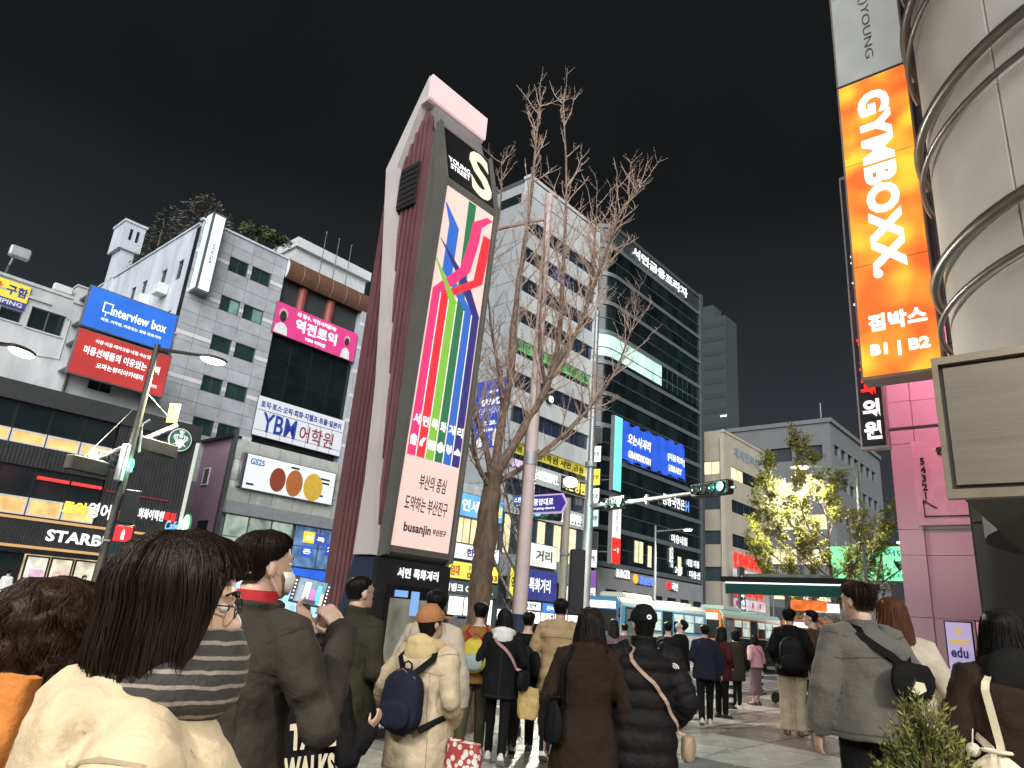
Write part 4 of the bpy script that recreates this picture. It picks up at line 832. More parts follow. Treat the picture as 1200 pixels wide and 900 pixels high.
tx(GS, '짐박스', 'L', UG - .02, (ca + cb) / 2 - .02, 7.55, 1.02, .36, MATS['sign_white_letters'], bold=.04); tx(GS, 'B1 | B2', 'L', UG - .02, (ca + cb) / 2 - .02, 6.95, 1.02, .3, MATS['sign_white_letters'], bold=.045)
text(GS, 'OLIVE()YOUNG', (UG - .02, (ca + cb) / 2, 15.35), 2.9, .22, mat('grey_letters', (.12, .12, .12), .5), 'L', turn=-pi / 2, bold=.0)
part('trunking', MB().tube([(UG + .25, cb - .03, 6.5), (UG + .2, 1.7, 6.3), (UG + .3, 1.2, 5.9)], .03, 6), black_metal, GS)
# rounded corner building
RB = thing('rounded_corner_building', 'pale rounded corner tower ringed by steel rails over a bronze canopy', 'building', (11.9, -1.96, 0))
CU, CC, RR = 11.9, -1.96, 3.5
metalp = mat('satin_panel', (.70, .66, .61), .45, .05, .08, 1.2, .08, 6, rnd=.05)
part('core', MB().lathe([(RR - .08, 3.0), (RR - .08, 24)], 72, (CU, CC, 0)), mat('panel_gap', (.05, .045, .045), .7), RB, 30)
NA = 9
RZ = [3.6, 6.05, 6.75, 8.55, 9.1, 10.9, 11.45, 13.2, 13.75, 15.5, 16.05, 18, 20, 24]
for j in range(0, len(RZ) - 1):
    for i in range(NA):
        t0, t1 = 2 * pi * i / NA + .32, 2 * pi * (i + 1) / NA + .32
        if not any(90 <= (math.degrees(t) % 360) <= 300 for t in (t0, t1)): continue
        n = 10; oa = [(CU + RR * cos(t), CC + RR * sin(t)) for t in [t0 + .006 + (t1 - t0 - .012) * k / n for k in range(n + 1)]]; ia = [(CU + (RR - .06) * cos(t), CC + (RR - .06) * sin(t)) for t in [t0 + .006 + (t1 - t0 - .012) * k / n for k in range(n + 1)]]
        part('facade_panel', MB().prism(oa + ia[::-1], 'z', RZ[j] + .008, RZ[j + 1] - .008), metalp, RB, 40)
rail = mat('brown_steel_rail', (.20, .18, .165), .35, .7)
for z in (6.05, 6.75, 8.55, 9.1, 10.9, 11.45, 13.2, 13.75, 15.5, 16.05):
    big = z in (6.75, 9.1, 11.45, 13.75, 16.05)
    part('rail_ring', MB().tube([(CU + (RR + .13) * cos(t), CC + (RR + .13) * sin(t), z) for t in [rad(85 + 215 * k / 60) for k in range(61)]], (.072 if big else .042), 10), rail, RB, 60)
part('back_wall', MB().box(14.55, 17.5, -8, 2.0, 0, 24), mat('dark_panel_wall', (.10, .10, .105), .5, .3, .12, 1), RB)
for k in range(12): part('back_panel', MB().box(14.5, 14.548, .6, 1.96, .3 + k * 1.7, 1.96 + k * 1.7), mat('grey_back_panel', (.16, .16, .165), .45, .4, .1, 1, rnd=.15), RB)
brz = mat('brushed_bronze', (.33, .29, .215), .42, .6, .08, 1.5, .07, 14, stretch=(.4, .4, 9)); frb = mat('bronze_frame', (.42, .35, .25), .4, .6)
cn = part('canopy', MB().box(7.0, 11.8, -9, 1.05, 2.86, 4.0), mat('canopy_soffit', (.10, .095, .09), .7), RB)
part('canopy_face', MB().box(6.965, 6.998, -9, 1.02, 2.9, 3.97), brz, cn)
part('canopy_trim', MB().box(6.93, 7.02, -9, 1.1, 2.78, 2.858).box(6.93, 11.8, -9, 1.1, 4.002, 4.07).box(6.93, 7.02, 1.052, 1.1, 2.858, 4.002), frb, cn)
part('soffit_camera', MB().cbox(8.9, 9.2, .35, .75, 2.72, 2.855, .03).ell((9.05, .5, 2.68), (.09, .09, .1), 12, 8), mat('camera_grey', (.12, .12, .12), .4), cn)
stb = mat('beige_stone_cladding', (.40, .34, .26), .5, 0, .1, 1.5, .1, 20, rnd=.06)
for j in range(3): part('column_panel', MB().box(8.6, 9.4, -.55 - 1.2, .28, .06 + j * .94, .98 + j * .94), stb, RB)
for j in range(3): part('column_panel', MB().box(8.6, 9.4, -3.6, -1.78, .06 + j * .94, .98 + j * .94), stb, RB)
part('plinth', MB().box(8.55, 14.5, -9, .3, -.05, .055), kerbm, RB)
part('glass_edge', MB().box(8.4, 8.58, .3, .42, .1, 2.84), mat('clear_plastic', (.5, .55, .58), .15, 0, .1, 2, coat=.5), RB)
part('shop_window', MB().box(9.5, 9.56, -9, -.4, .1, 2.7), em('shop_window_glow', srgb(235, 225, 200), .9, samp=True, blot=.3), RB)
for k, (z, c) in enumerate(((1.75, srgb(90, 180, 225)), (1.35, srgb(225, 230, 235)))): part('notice', MB().box(8.58, 8.597, -.02, .2, z, z + .26), em('notice_%d' % k, c, .7), RB)
# poster stands against the pink wall
for k, (px, lb) in enumerate(((1127, 'violet poster stand lettered edu leaning by the pink wall'), (1163, 'second poster stand with red print half hidden by the hooded woman'))):
    c0, zt = lp(px - 21, 727, 17.2); c1, _ = lp(px + 12, 727, 17.2)
    t = board('poster_stand', lb, 'poster', 'L', 17.2, c1, c0, .12, zt, em('poster_violet_%d' % k, (srgb(205, 190, 235), srgb(225, 150, 165))[k], .55), black_metal, dep=.04, fr=.025)
    part('foot', MB().box(17.0, 17.6, c1, c0, -.001, .118), black_metal, t)
    if k == 0:
        tx(t, 'edu', 'L', 17.14, (c0 + c1) / 2 + .02, zt - .6, (c0 - c1) * .6, .2, tx_navy, bold=.03); tx(t, '중심', 'L', 17.14, (c0 + c1) / 2, zt - .85, (c0 - c1) * .4, .16, tx_navy, bold=.02)
        part('print', MB().box(17.145, 17.15, c1 + .08, c0 - .08, zt - .44, zt - .36).prism([((c0 + c1) / 2, zt - .31), ((c0 + c1) / 2 + .08, zt - .12), ((c0 + c1) / 2 - .08, zt - .12)], 'x', 17.145, 17.15), em('poster_gold', srgb(225, 195, 120), .6), t)
    else: tx(t, '원', 'L', 17.14, (c0 + c1) / 2, zt - .4, .3, .3, tx_red, bold=.03)

# ================================================================ street kiosk pylon
KO = thing('street_kiosk', 'tall tapering information pylon reading YOUNG STREET with striped light box', 'kiosk', (5.8, 7.1, 0))
U0, U1 = 5.78, 6.86
maroon = mat('maroon_ribbed', (.17, .072, .078), .5, .1, .15, 2); greyk = mat('warm_grey_panel', (.13, .125, .11), .45, .1, .1, 2); pinkw = mat('pale_pink_enamel', (.60, .545, .52), .4, 0, .06, 1.5, coat=.2)
navyk = mat('navy_base', (.025, .035, .07), .4, 0, .1, 2); blackk = mat('black_gloss', (.012, .012, .014), .2, 0, .1, 2)
# outer frame: slab that rises from the base, leans back, and folds forward over the top
prof = [(7.22, 2.12), (7.60, 2.12), (7.585, 3.1), (7.67, 4.5), (7.89, 6.1), (8.22, 8.25), (7.42, 9.72), (7.38, 9.25), (7.40, 9.22), (7.55, 9.2), (7.93, 8.18), (7.69, 6.1), (7.48, 4.5), (7.36, 3.1)]
part('frame', MB().prism(prof, 'x', U0 - .14, U1 + .08), pinkw, KO)
part('frame_front', MB().box(U0 - .14, U1 + .08, 7.33, 7.379, 9.26, 9.7), em('lit_pink_cap', srgb(240, 205, 205), .75, samp=True), KO)
# ribbed body
part('body', MB().prism([(7.62, 2.12), (8.25, .05), (8.32, 2.1), (8.3, 7.9), (8.03, 8.25), (7.5, 9.18), (7.3, 8.6), (7.25, 2.12)], 'x', U0 - .02, U1 - .02), maroon, KO)
for k in range(9):
    f_ = k / 8; zt_ = 8.95 - 1.05 * max(0, f_ - .25) / .75; cb_, cm_, ct_ = 7.27 + .80 * f_, 7.30 + .78 * f_, 7.32 + .84 * f_
    part('rib', MB().prism([(cb_, 2.12 if f_ < .35 else .35), (cb_ + .06, 2.12 if f_ < .35 else .35), (cm_ + .06, 4.5), (ct_ + .06, zt_), (ct_, zt_), (cm_, 4.5)], 'x', U0 - .055, U0 - .021), maroon, KO)
part('grille', MB().box(U0 - .105, U0 - .071, 7.42, 7.85, 7.35, 8.1), mat('grille_black', (.015, .012, .012), .8), KO)
for k in range(7): part('grille_bar', MB().box(U0 - .112, U0 - .1055, 7.43, 7.84, 7.4 + k * .1, 7.43 + k * .1), black_metal, KO)
# light box, leaning out, with the black head on top
def fc(z): return 7.09 - .235 * (z - 2.2) / 5.4
part('light_box', MB().prism([(fc(2.2), 2.18), (fc(7.62), 7.62), (7.12, 8.72), (7.3, 8.66), (7.26, 2.12), (7.2, 2.1)], 'x', U0 - .0, U1 + .02), greyk, KO)
part('side_fin', MB().prism([(fc(2.2) - .05, 2.14), (fc(7.6) - .05, 7.62), (7.09, 8.76), (7.2, 8.74), (fc(7.6) + .22, 7.5), (fc(2.2) + .12, 2.1)], 'x', U0 - .06, U0 - .002), greyk, KO)
part('side_fin', MB().prism([(fc(2.2) - .05, 2.14), (fc(7.6) - .05, 7.62), (7.09, 8.76), (7.2, 8.74), (fc(7.6) + .22, 7.5), (fc(2.2) + .12, 2.1)], 'x', U1 + .022, U1 + .06), greyk, KO)
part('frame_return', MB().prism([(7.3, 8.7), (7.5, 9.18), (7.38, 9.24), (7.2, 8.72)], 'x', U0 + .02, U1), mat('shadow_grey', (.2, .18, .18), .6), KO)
ln = -math.atan(.235 / 5.4)
def ky(z, o=.006): return fc(z) - o
def pan(a0, a1, z0, z1, o, m, name='stripe', poly=None):
    P = poly or [(a0, z0), (a1, z0), (a1, z1), (a0, z1)]
    n = len(P); vs = [(a, ky(z, o), z) for a, z in P] + [(a, ky(z, o - .004), z) for a, z in P]
    return part(name, MB().add(vs, [tuple(range(n)), tuple(range(n, 2 * n))[::-1]] + [(i, n + i, n + (i + 1) % n, (i + 1) % n) for i in range(n)]), m, LBX)
LBX = part('light_panel', MB().add([(a, ky(z, o), z) for o in (.006, .001) for a, z in ((U0 + .04, 2.26), (U1 - .02, 2.26), (U1 - .02, 7.52), (U0 + .04, 7.52))], [(0, 1, 2, 3), (7, 6, 5, 4), (0, 4, 5, 1), (1, 5, 6, 2), (2, 6, 7, 3), (3, 7, 4, 0)]), em('panel_pink', srgb(238, 205, 195), .85, samp=True), KO)
scol = [srgb(225, 50, 115), srgb(232, 40, 55), srgb(125, 185, 60), srgb(35, 110, 70), srgb(40, 100, 190), srgb(40, 40, 115)]
sm_ = [em('stripe_%d' % i, c, .9, samp=False) for i, c in enumerate(scol)]
A0 = U0 + .05; W = (U1 - U0 - .08) / 6
ws = em('stripe_line', srgb(245, 235, 235), .9)
for i in range(6):
    z1 = [5.85, 5.85, 5.8, 5.95, 5.75, 5.75][i]
    pan(A0 + i * W + .012, A0 + (i + 1) * W - .012, 3.45, z1, .011, sm_[i])
    if i: pan(A0 + i * W - .006, A0 + i * W + .006, 3.45, 5.95, .0105, ws, 'stripe_line')
# the upper part where the lines fold, cross and run on
def fold(i, pts, wd=.15):
    for (a, z), (b, y) in zip(pts[:-1], pts[1:]):
        dg_ = wd * (1 if abs(b - a) < .1 else 1.0); pan(0, 0, 0, 0, .0115 + .0008 * [3, 4, 5, 0, 1, 2][i], sm_[i], 'stripe', [(max(a, A0), z - (0 if abs(b - a) < .1 else .0)), (min(a + dg_, A1), z), (min(b + dg_, A1), y), (max(b, A0), y)])
A1 = U1 - .03; a = A0
fold(3, [(6.31, 5.95), (6.28, 7.5)], .16); fold(4, [(a + 4 * W, 5.75), (5.96, 6.2), (5.96, 6.95), (5.66, 7.24)], .2); fold(5, [(a + 5 * W, 5.75), (6.30, 6.2), (5.62, 6.66)], .22)
fold(0, [(a, 5.85), (6.30, 6.38), (6.40, 6.9), (6.42, 7.2), (6.7, 7.42)], .2); fold(1, [(a + W, 5.85), (6.60, 6.3), (6.64, 6.75), (6.68, 7.1)], .19); fold(2, [(a + 2 * W, 5.8), (5.62, 6.32)], .18)
KF = Matrix.Rotation(pi / 2, 4, 'X')
for i, s in enumerate('서면특화거리'):
    text(LBX, s, (A0 + (i + .5) * W, ky(3.95, .014), 3.95), .115, .145, tx_white, 'F', bold=.03, depth=.003, lean=-ln)
for i in range(6):
    a = A0 + (i + .5) * W; z = 3.66
    shp = [[(-.05, -.07), (.05, -.07), (.05, .05), (.0, .08), (-.05, .05)], [(-.05, -.06), (.0, -.06), (.01, .0), (.06, .07), (.0, .06), (-.05, .0)], [(-.06, -.07), (.06, -.07), (.06, .06), (.01, .06), (0, .02), (-.01, .06), (-.06, .06)], [(-.06, -.05), (0, -.08), (.06, -.05), (.06, .03), (0, .08), (-.06, .03)], [(-.05, .07), (-.05, -.02), (0, -.07), (.05, -.02), (.05, .07), (.02, .07), (0, .02), (-.02, .07)], [(-.06, -.04), (.06, -.04), (.07, 0), (.03, .03), (0, .06), (-.03, .02), (-.06, .0)]][i]
    pan(0, 0, 0, 0, .0145, tx_white, 'icon', [(a + x, z + y) for x, y in shp])
for s, z, w_, h_, dx in (('부산의 중심', 3.14, .5, .2, .06), ('도약하는 부산진구', 2.83, .78, .2, 0), ('busanjin', 2.5, .48, .16, -.1), ('부산진구', 2.51, .25, .085, .3)):
    text(LBX, s, ((U0 + U1) / 2 + dx, ky(z, .008), z), w_, h_, tx_black, 'F', bold=.008 if z > 2.6 else .025, depth=.003, lean=-ln, italic=.12 if z > 2.6 else 0)
# black head with the big S
hl = math.atan2(7.12 - fc(7.62), 8.72 - 7.62)
HX = Matrix.Rotation(-hl, 4, 'X')
def hp(z, o): t = (z - 7.62) / (8.72 - 7.62); return fc(7.62) + (7.12 - fc(7.62)) * t - o
hd = part('head_panel', MB().add([(a, hp(z, o), z) for o in (.012, .002) for a, z in ((U0 + .04, 7.68), (U1 - .02, 7.68), (U1 - .02, 8.68), (U0 + .04, 8.68))], [(0, 1, 2, 3), (7, 6, 5, 4), (0, 4, 5, 1), (1, 5, 6, 2), (2, 6, 7, 3), (3, 7, 4, 0)]), blackk, KO)
text(hd, 'S', (U1 - .28, hp(8.18, .016), 8.18), .47, .97, em('cream_letter', srgb(240, 232, 195), .95, samp=True), HX @ KF, bold=.03, depth=.004)
text(hd, 'YOUNG\nSTREET', (U0 + .31, hp(8.0, .016), 8.0), .47, .24, tx_white, HX @ KF, bold=.012, depth=.004)
# black terminal at the base
BS = part('terminal', MB().box(U0 - .1, U1 + .1, 7.12, 7.2, 0, 2.09), mat('terminal_black', (.018, .018, .02), .35, 0, .1, 2), KO)
part('navy_flank', MB().prism([(7.202, 0), (8.05, 0), (8.0, .6), (7.62, 2.1), (7.202, 2.1)], 'x', U0 - .1, U1 + .1), navyk, KO)
part('bezel', MB().box(U0 + .08, U1 - .22, 7.09, 7.118, .34, 1.78), blackk, BS)
scr = em('touch_screen', srgb(130, 130, 112), .5, blot=.75, bsc=3.2)
part('screen', MB().box(U0 + .14, U1 - .3, 7.082, 7.0895, .4, 1.62), scr, BS)
part('screen_tile', MB().box(U0 + .48, U0 + .62, 7.0775, 7.0815, 1.42, 1.72), em('tile_blue', srgb(130, 175, 235), .8), BS); part('screen_tile', MB().box(U0 + .2, U0 + .42, 7.0775, 7.0815, 1.64, 1.72), MATS['tile_blue'], BS)
text(BS, '서면 특화거리', ((U0 + U1) / 2 + .05, 7.11, 1.94), .72, .13, tx_white, 'F', bold=.03, depth=.004)
text(BS, '서면\n특화거리\n부산진구', ((U0 + U1) / 2 - .2, 7.11, .2), .22, .16, tx_whitep, 'F', bold=.02, depth=.003)

# unseen block added behind the camera to shade the plaza from the city glow
RBk = thing('unseen_shade_block', 'plain brick building behind the viewpoint across the small square', 'building', (0, -14, 0), street=False)
rbh = [(a, a + 2.0, z, z + 1.6) for a in range(-22, 22, 4) for z in (1, 4.4, 7.6)]
wall('wall', mat('shade_block_brick', (.22, .12, .09), .8, 0, .2, 3), RBk, 'F', 0, -24, 24, 0, 10.5, rbh, .2); part('structure', MB().box(-24, 24, -9, -.25, 0, 10.4), mat('shade_block_core', (.05, .05, .05), .8), RBk)
# ================================================================ trees
bark = mat('ginkgo_bark', (.13, .088, .06), .9, 0, .55, 16, 1, 34, stretch=(1, 1, .22)); twig = mat('pale_twig', (.21, .145, .105), .9, 0, .65, 22, 1, 60, stretch=(1, 1, .5))
def limb(mb, pts, r0, r1, n=8):
    P = [Vector(p) for p in pts]; Q = []; R_ = []
    for i in range(len(P) - 1):                          # smooth through the points
        a, b = P[max(i - 1, 0)], P[i]; c, d = P[i + 1], P[min(i + 2, len(P) - 1)]
        for k in range(4):
            t = k / 4; Q.append(.5 * ((2 * b) + (c - a) * t + (2 * a - 5 * b + 4 * c - d) * t * t + (3 * b - a - 3 * c + d) * t ** 3))
    Q.append(P[-1]); m = len(Q)
    Q = [q + Vector((random.uniform(-1, 1), random.uniform(-1, 1), 0)) * r0 * (.05 if r0 > .15 else .14) for q in Q]
    R_ = [(r0 + (r1 - r0) * i / (m - 1)) * random.uniform(.88, 1.13) for i in range(m)]
    mb.tube(Q, R_, n); return Q, R_
def twigs(mb, Q, R_, n, l0, l1, up=.75, depth=1, r=.012, leaves=None):
    L = len(Q)
    for _ in range(n):
        i = random.randrange(max(1, L // 6), L - 1); t = random.random(); p = Q[i].lerp(Q[i + 1], t)
        ax = (Q[i + 1] - Q[i]).normalized(); a = random.uniform(0, 2 * pi); o = ax.orthogonal().normalized(); o = Matrix.Rotation(a, 3, ax) @ o
        d = (o * random.uniform(.6, 1.0) + ax * .45 + Vector((0, 0, up)) * random.uniform(.4, 1)).normalized(); ln = random.uniform(l0, l1) * (1 - .35 * i / L)
        rr = min(R_[i] * .55, r * (.6 + ln * .7)); pts = [p]
        for k in range(4):
            d = (d + Vector((random.uniform(-.22, .22), random.uniform(-.22, .22), random.uniform(-.02, .26)))).normalized(); pts.append(pts[-1] + d * ln / 4)
        mb.tube(pts, [rr, rr * .85, rr * .7, rr * .5, rr * .28], 5 if rr > .008 else 4)
        for k in range(1, 4):                            # short spurs
            e = pts[k] + Vector((random.uniform(-.05, .05), random.uniform(-.05, .05), random.uniform(.0, .05))); mb.tube([pts[k], e], [rr * .6, rr * .45], 3)
        if leaves is not None: leaves += pts[1:]
        if depth > 1: twigs(mb, pts, [rr] * 5, max(2, int(ln * 5)), ln * .3, ln * .6, up, depth - 1, r * .7, leaves)
GK = thing('bare_ginkgo_tree', 'tall leafless ginkgo with knobbly upright limbs beside the pylon', 'tree', at(562, 720, 10.6).xy.to_3d(), street=False)
def wp(px, py, d): return at(px, py, d) - Vector(GK.location)
random.seed(21)
tb = MB(); Q0, R0_ = limb(tb, [wp(556, 700, 10.6) * Vector((1, 1, 0)) + Vector((0, 0, -.05)), wp(563, 690, 10.6), wp(568, 640, 10.6), wp(574, 590, 10.6), wp(579, 556, 10.6)], .175, .14, 14)
tb.lathe([(.27, -.05), (.24, .1), (.2, .35)], 14, tuple(Q0[0]))
part('trunk', tb, bark, GK, 60)
cr = MB(); tw = MB(); D = 10.6
LM = [([(578, 562, D), (587, 500, D), (598, 440, D - .1), (604, 360, D - .2), (614, 290, D - .3), (625, 200, D - .35), (633, 118, D - .4)], .10, .014, 46),
      ([(576, 560, D), (568, 520, D + .2), (556, 480, D + .3), (548, 440, D + .35), (560, 360, D + .4), (585, 250, D + .5), (588, 190, D + .5)], .07, .010, 34),
      ([(580, 560, D), (612, 505, D - .2), (640, 455, D - .3), (655, 400, D - .4), (660, 320, D - .4), (664, 210, D - .5), (660, 120, D - .5)], .095, .013, 44),
      ([(648, 430, D - .35), (675, 390, D - .2), (690, 350, D), (696, 290, D + .1), (700, 240, D + .1)], .06, .011, 26),
      ([(686, 362, D), (705, 310, D - .3), (725, 255, D - .5), (748, 218, D - .6)], .045, .010, 26),
      ([(580, 568, D), (630, 535, D + .3), (680, 490, D + .6), (715, 445, D + .8), (735, 400, D + .9), (745, 370, D + .9)], .06, .010, 26),
      ([(576, 575, D), (560, 545, D - .3), (553, 500, D - .5), (547, 470, D - .6)], .055, .012, 12),
      ([(590, 500, D), (585, 440, D + .5), (575, 380, D + .8), (570, 320, D + .9)], .05, .010, 18),
      ([(640, 455, D - .3), (632, 400, D - .7), (636, 330, D - .9), (640, 250, D - 1)], .045, .010, 24)]
for pts, r0, r1, n in LM:
    Q, R_ = limb(cr, [wp(*p) for p in pts], r0 * .82, r1 * .8, 9); twigs(tw, Q, R_, int(n * 1.5), .35, 1.15, .8, 2, .0115)
part('limbs', cr, twig, GK, 60); part('twigs', tw, mat('lamplit_fine_twig', (.42, .31, .24), .8, 0, .3, 9), GK, 60)  # lamp light on the thin twigs is put into their paler colour
# thin street trees behind
def bare_tree(name, label, px, py, d, h, seed, n=5, mt=bark, leafy=None, grp=None, spread=.9, lvm=None, lean=0):
    random.seed(seed); p = at(px, py, d); T = thing(name, label, 'tree', (p.x, p.y, -.01), grp, street=False)
    t = MB(); Q, R_ = limb(t, [(0, 0, -.05), (.05, 0, h * .2), (.02 + lean * .3, .03, h * .42), (lean * .6, 0, h * .6), (lean, .05, h * .97)], .035 * h / 2.4, .012, 9); part('trunk', t, mt, T, 60)
    c = MB(); lv = [] if leafy else None
    for k in range(n):
        i = int(len(Q) * (.35 + .55 * k / n)); a = random.uniform(0, 2 * pi); s = Q[i]; e = spread * (1.15 - .5 * k / n)
        b, rb = limb(c, [s, s + Vector((cos(a) * e * .5, sin(a) * e * .5, h * .10)), s + Vector((cos(a) * e, sin(a) * e, h * .24)), s + Vector((cos(a) * e * 1.15, sin(a) * e * 1.15, h * .36))], R_[i] * .6, .008, 6)
        twigs(c, b, rb, 18, .25, .9, .5, 2, .010, lv)
    twigs(c, Q, R_, 22, .3, 1.0, .6, 2, .011, lv)
    part('limbs', c, mt, T, 60)
    if leafy:
        f = MB()
        for q in lv:
            for _ in range(leafy):
                o = q + Vector((random.gauss(0, .07), random.gauss(0, .07), random.gauss(.02, .06))); u = Vector((random.gauss(0, 1), random.gauss(0, 1), random.gauss(0, 1))).normalized() * random.uniform(.035, .075); v = u.orthogonal().normalized() * u.length * .6
                f.add([o - u, o + v, o + u, o - v], [(0, 1, 2, 3)])
        part('crown', f, lvm, T, kind='stuff')
    return T
bare_tree('young_street_tree', 'slender bare young tree between ginkgo trunk and pale pole', 600, 730, 19, 7.0, 4, 6, mat('dark_bark', (.10, .08, .065), .9, 0, .3, 8), spread=.8)
leafm = mat('budding_leaf', (.33, .35, .06), .6, 0, .3, 30, trans=0)
bare_tree('budding_ginkgo_tree', 'yellow green budding ginkgo lit by the street lamp beside it', 978, 740, 26.5, 7.0, 9, 17, twig, 5, spread=2.3, lvm=leafm)
bare_tree('side_ginkgo_tree', 'sparse bare sapling close to the pink wall beyond lamp post', 1008, 740, 30, 6.6, 12, 4, twig, None, spread=.8, lean=1.4)
# rooftop garden of the school
def roof_tree(name, label, u, c, z, h, kind, seed):
    random.seed(seed); T = thing(name, label, 'tree', (u, c, z), 'rooftop garden trees'); t = MB(); t.tube([(u, c, z), (u + .05, c, z + h * .5), (u, c, z + h * .8)], [.11, .08, .04], 7); part('trunk', t, bark, T)
    f = MB()
    N = 900
    for _ in range(N):
        if kind == 'ever': q = random.random() ** .6; zz = z + h * (1 - q) ; r = (.2 + q * .95) * h * .22
        elif kind == 'palm': q = random.random(); zz = z + h * (.62 + .3 * q - .25 * q * q); r = q * h * .3
        else: q = random.random(); zz = z + h * (.35 + .65 * q); r = h * .36 * sin(pi * min(1, q * .8 + .15))
        a = random.uniform(0, 2 * pi); rr = r * sqrt(random.random()) if kind != 'palm' else r; a = a if kind != 'palm' else round(a / (pi / 6)) * pi / 6 + random.gauss(0, .06)
        o = Vector((u + rr * cos(a), c + rr * sin(a), zz + random.gauss(0, .12))); w_ = Vector((cos(a) * .6, sin(a) * .6, random.uniform(-.6, .5))) * random.uniform(.12, .34); v = w_.orthogonal().normalized() * random.uniform(.03, .1)
        f.add([o - w_, o + v, o + w_, o - v], [(0, 1, 2, 3)])
    part('crown', f, {'ever': mat('dark_evergreen', (.05, .06, .025), .8, 0, .4, 4), 'dry': mat('dry_foliage', (.10, .085, .055), .8, 0, .4, 4), 'palm': mat('roof_green', (.09, .11, .04), .7, 0, .4, 4)}[kind], T)
for nm, lb, px, py, u_, kd, sd in (('roof_evergreen', 'dark conical evergreen on the roof behind the corner sign', 198, 238, 18.6, 'ever', 1), ('roof_dry_tree', 'dry brown round tree on the roof above the corner sign', 246, 231, 19.3, 'dry', 2), ('roof_palm', 'small green palm near the flat roof edge', 306, 253, 21.5, 'palm', 3), ('roof_shrub_tree', 'small bushy green tree beside the white penthouse', 328, 266, 22.6, 'palm', 5)):
    cq, zq = lp(px, py, u_); roof_tree(nm, lb, u_, cq, 24.6, max(2.4, zq - 24.6), kd, sd)
# potted conifer in front
random.seed(5); pl = at(1083, 850, 2.95); gz = hgt(pl.x, pl.y)
CF = thing('potted_conifer', 'small golden green conifer in a dark round pot on the paving', 'plant', (pl.x, pl.y, gz), street=False)
part('pot', MB().lathe([(.19, 0), (.2, .02), (.25, .40), (.27, .41), (.27, .45), (.24, .45), (.23, .4), (0.01, .39)], 24), mat('dark_pot', (.05, .045, .04), .6), CF, 40)
part('trunk', MB().tube([(0, 0, .38), (.01, 0, .8), (0, 0, 1.22)], [.03, .02, .006], 7), bark, CF)
con = mat('golden_conifer', (.20, .20, .045), .7, 0, .45, 14); con2 = mat('green_conifer', (.10, .12, .03), .75, 0, .4, 12)
f = MB()
for b in range(900):
    q = random.random() ** .75; z = .45 + .82 * (1 - q); r = .03 + .29 * q ** .8; a = random.uniform(0, 2 * pi)
    base = Vector((cos(a) * r * .1, sin(a) * r * .1, z - .08)); tip = Vector((cos(a) * r * random.uniform(.85, 1.15), sin(a) * r * random.uniform(.85, 1.15), z + random.uniform(.03, .12)))
    m = 0 if random.random() < .55 else 1
    for k in range(9):
        t = .25 + .75 * k / 8; o = base.lerp(tip, t)
        for s_ in range(3):
            w_ = ((tip - base).normalized() * .7 + Vector((random.gauss(0, .5), random.gauss(0, .5), random.gauss(.35, .3)))).normalized() * random.uniform(.018, .034); v = w_.orthogonal().normalized() * .0045
            f.add([o, o + w_ * .5 + v, o + w_, o + w_ * .5 - v], [(0, 1, 2, 3)], m)
part('foliage', f, [con, con2], CF)

# ================================================================ poles, lamps, signals
galv = mat('galvanised', (.36, .37, .37), .4, .5, .1, 4); darkpole = mat('dark_pole', (.07, .065, .06), .5, .4, .15, 4); cream = mat('cream_pole', (.55, .44, .41), .5, 0, .1, 3)
lampw = em('lamp_lens', srgb(255, 246, 215), 14)
def light(loc, power, col=(1, .93, .80), size=.35, kind='SPOT', ang=150, to=(0, 0, -1), blend=.6):
    l = bpy.data.lights.new('lamp', kind); l.energy = power; l.color = col
    if kind == 'SPOT': l.spot_size = rad(ang); l.spot_blend = blend; l.shadow_soft_size = size
    else: l.shadow_soft_size = size
    o = bpy.data.objects.new('lamp_light', l); COL.objects.link(o); o.location = loc; o.rotation_euler = Vector(to).to_track_quat('-Z', 'Y').to_euler(); return o
def street_lamp(label, base, arms, m=galv, r=.085, top=None, power=350, col=(1, .93, .8), grp='lit street lamps', base_z=-.14):
    """base: xy of the post; arms: world points of the lamp heads"""
    b = Vector((base[0], base[1], base_z)); T = thing('street_lamp', label, 'street lamp', b, grp, street=False)
    zt = top or max(a[2] for a in arms) + .1
    part('pole', MB().tube([(0, 0, 0), (0, 0, 1.0), (0, 0, zt - b.z)], [r, r * .95, r * .62], 12).lathe([(r * 1.9, 0), (r * 1.9, .06), (r * 1.2, .1), (r * 1.1, .4)], 12), m, T, 40)
    for a in arms:
        e = Vector(a) - b; s = Vector((0, 0, e.z - .12)); d = (e - s); d.z = 0; dn = d.normalized()
        part('arm', MB().tube([s, s + d * .35 + Vector((0, 0, .05)), e - dn * .25], [r * .5, r * .42, r * .36], 8), m, T, 40)
        rot = Matrix.Rotation(atan2(dn.y, dn.x), 3, 'Z')
        hd = MB().ell((0, 0, 0), (.34, .13, .07), 14, 8, rot=rot); hd.v = [(x + e.x, y + e.y, z + e.z) for x, y, z in hd.v]
        hp_ = part('lamp_head', hd, m, T, 60)
        ln_ = MB().ell((0, 0, 0), (.29, .125, .09), 14, 8, rot=rot); ln_.v = [(x + e.x, y + e.y, z + e.z - .05) for x, y, z in ln_.v]; part('lens', ln_, lampw, hp_, 60)
        if power: light(Vector(a) - Vector((0, 0, .16)), power, col)
    return T
pm = at(150, 540, 17)                                    # left mast
street_lamp('dark tapering street lamp mast with signal arm before the coffee shop', pm.xy, [at(250, 420, 17.2)], darkpole, .105, at(181, 403, 17).z, 800, (1, .9, .62))
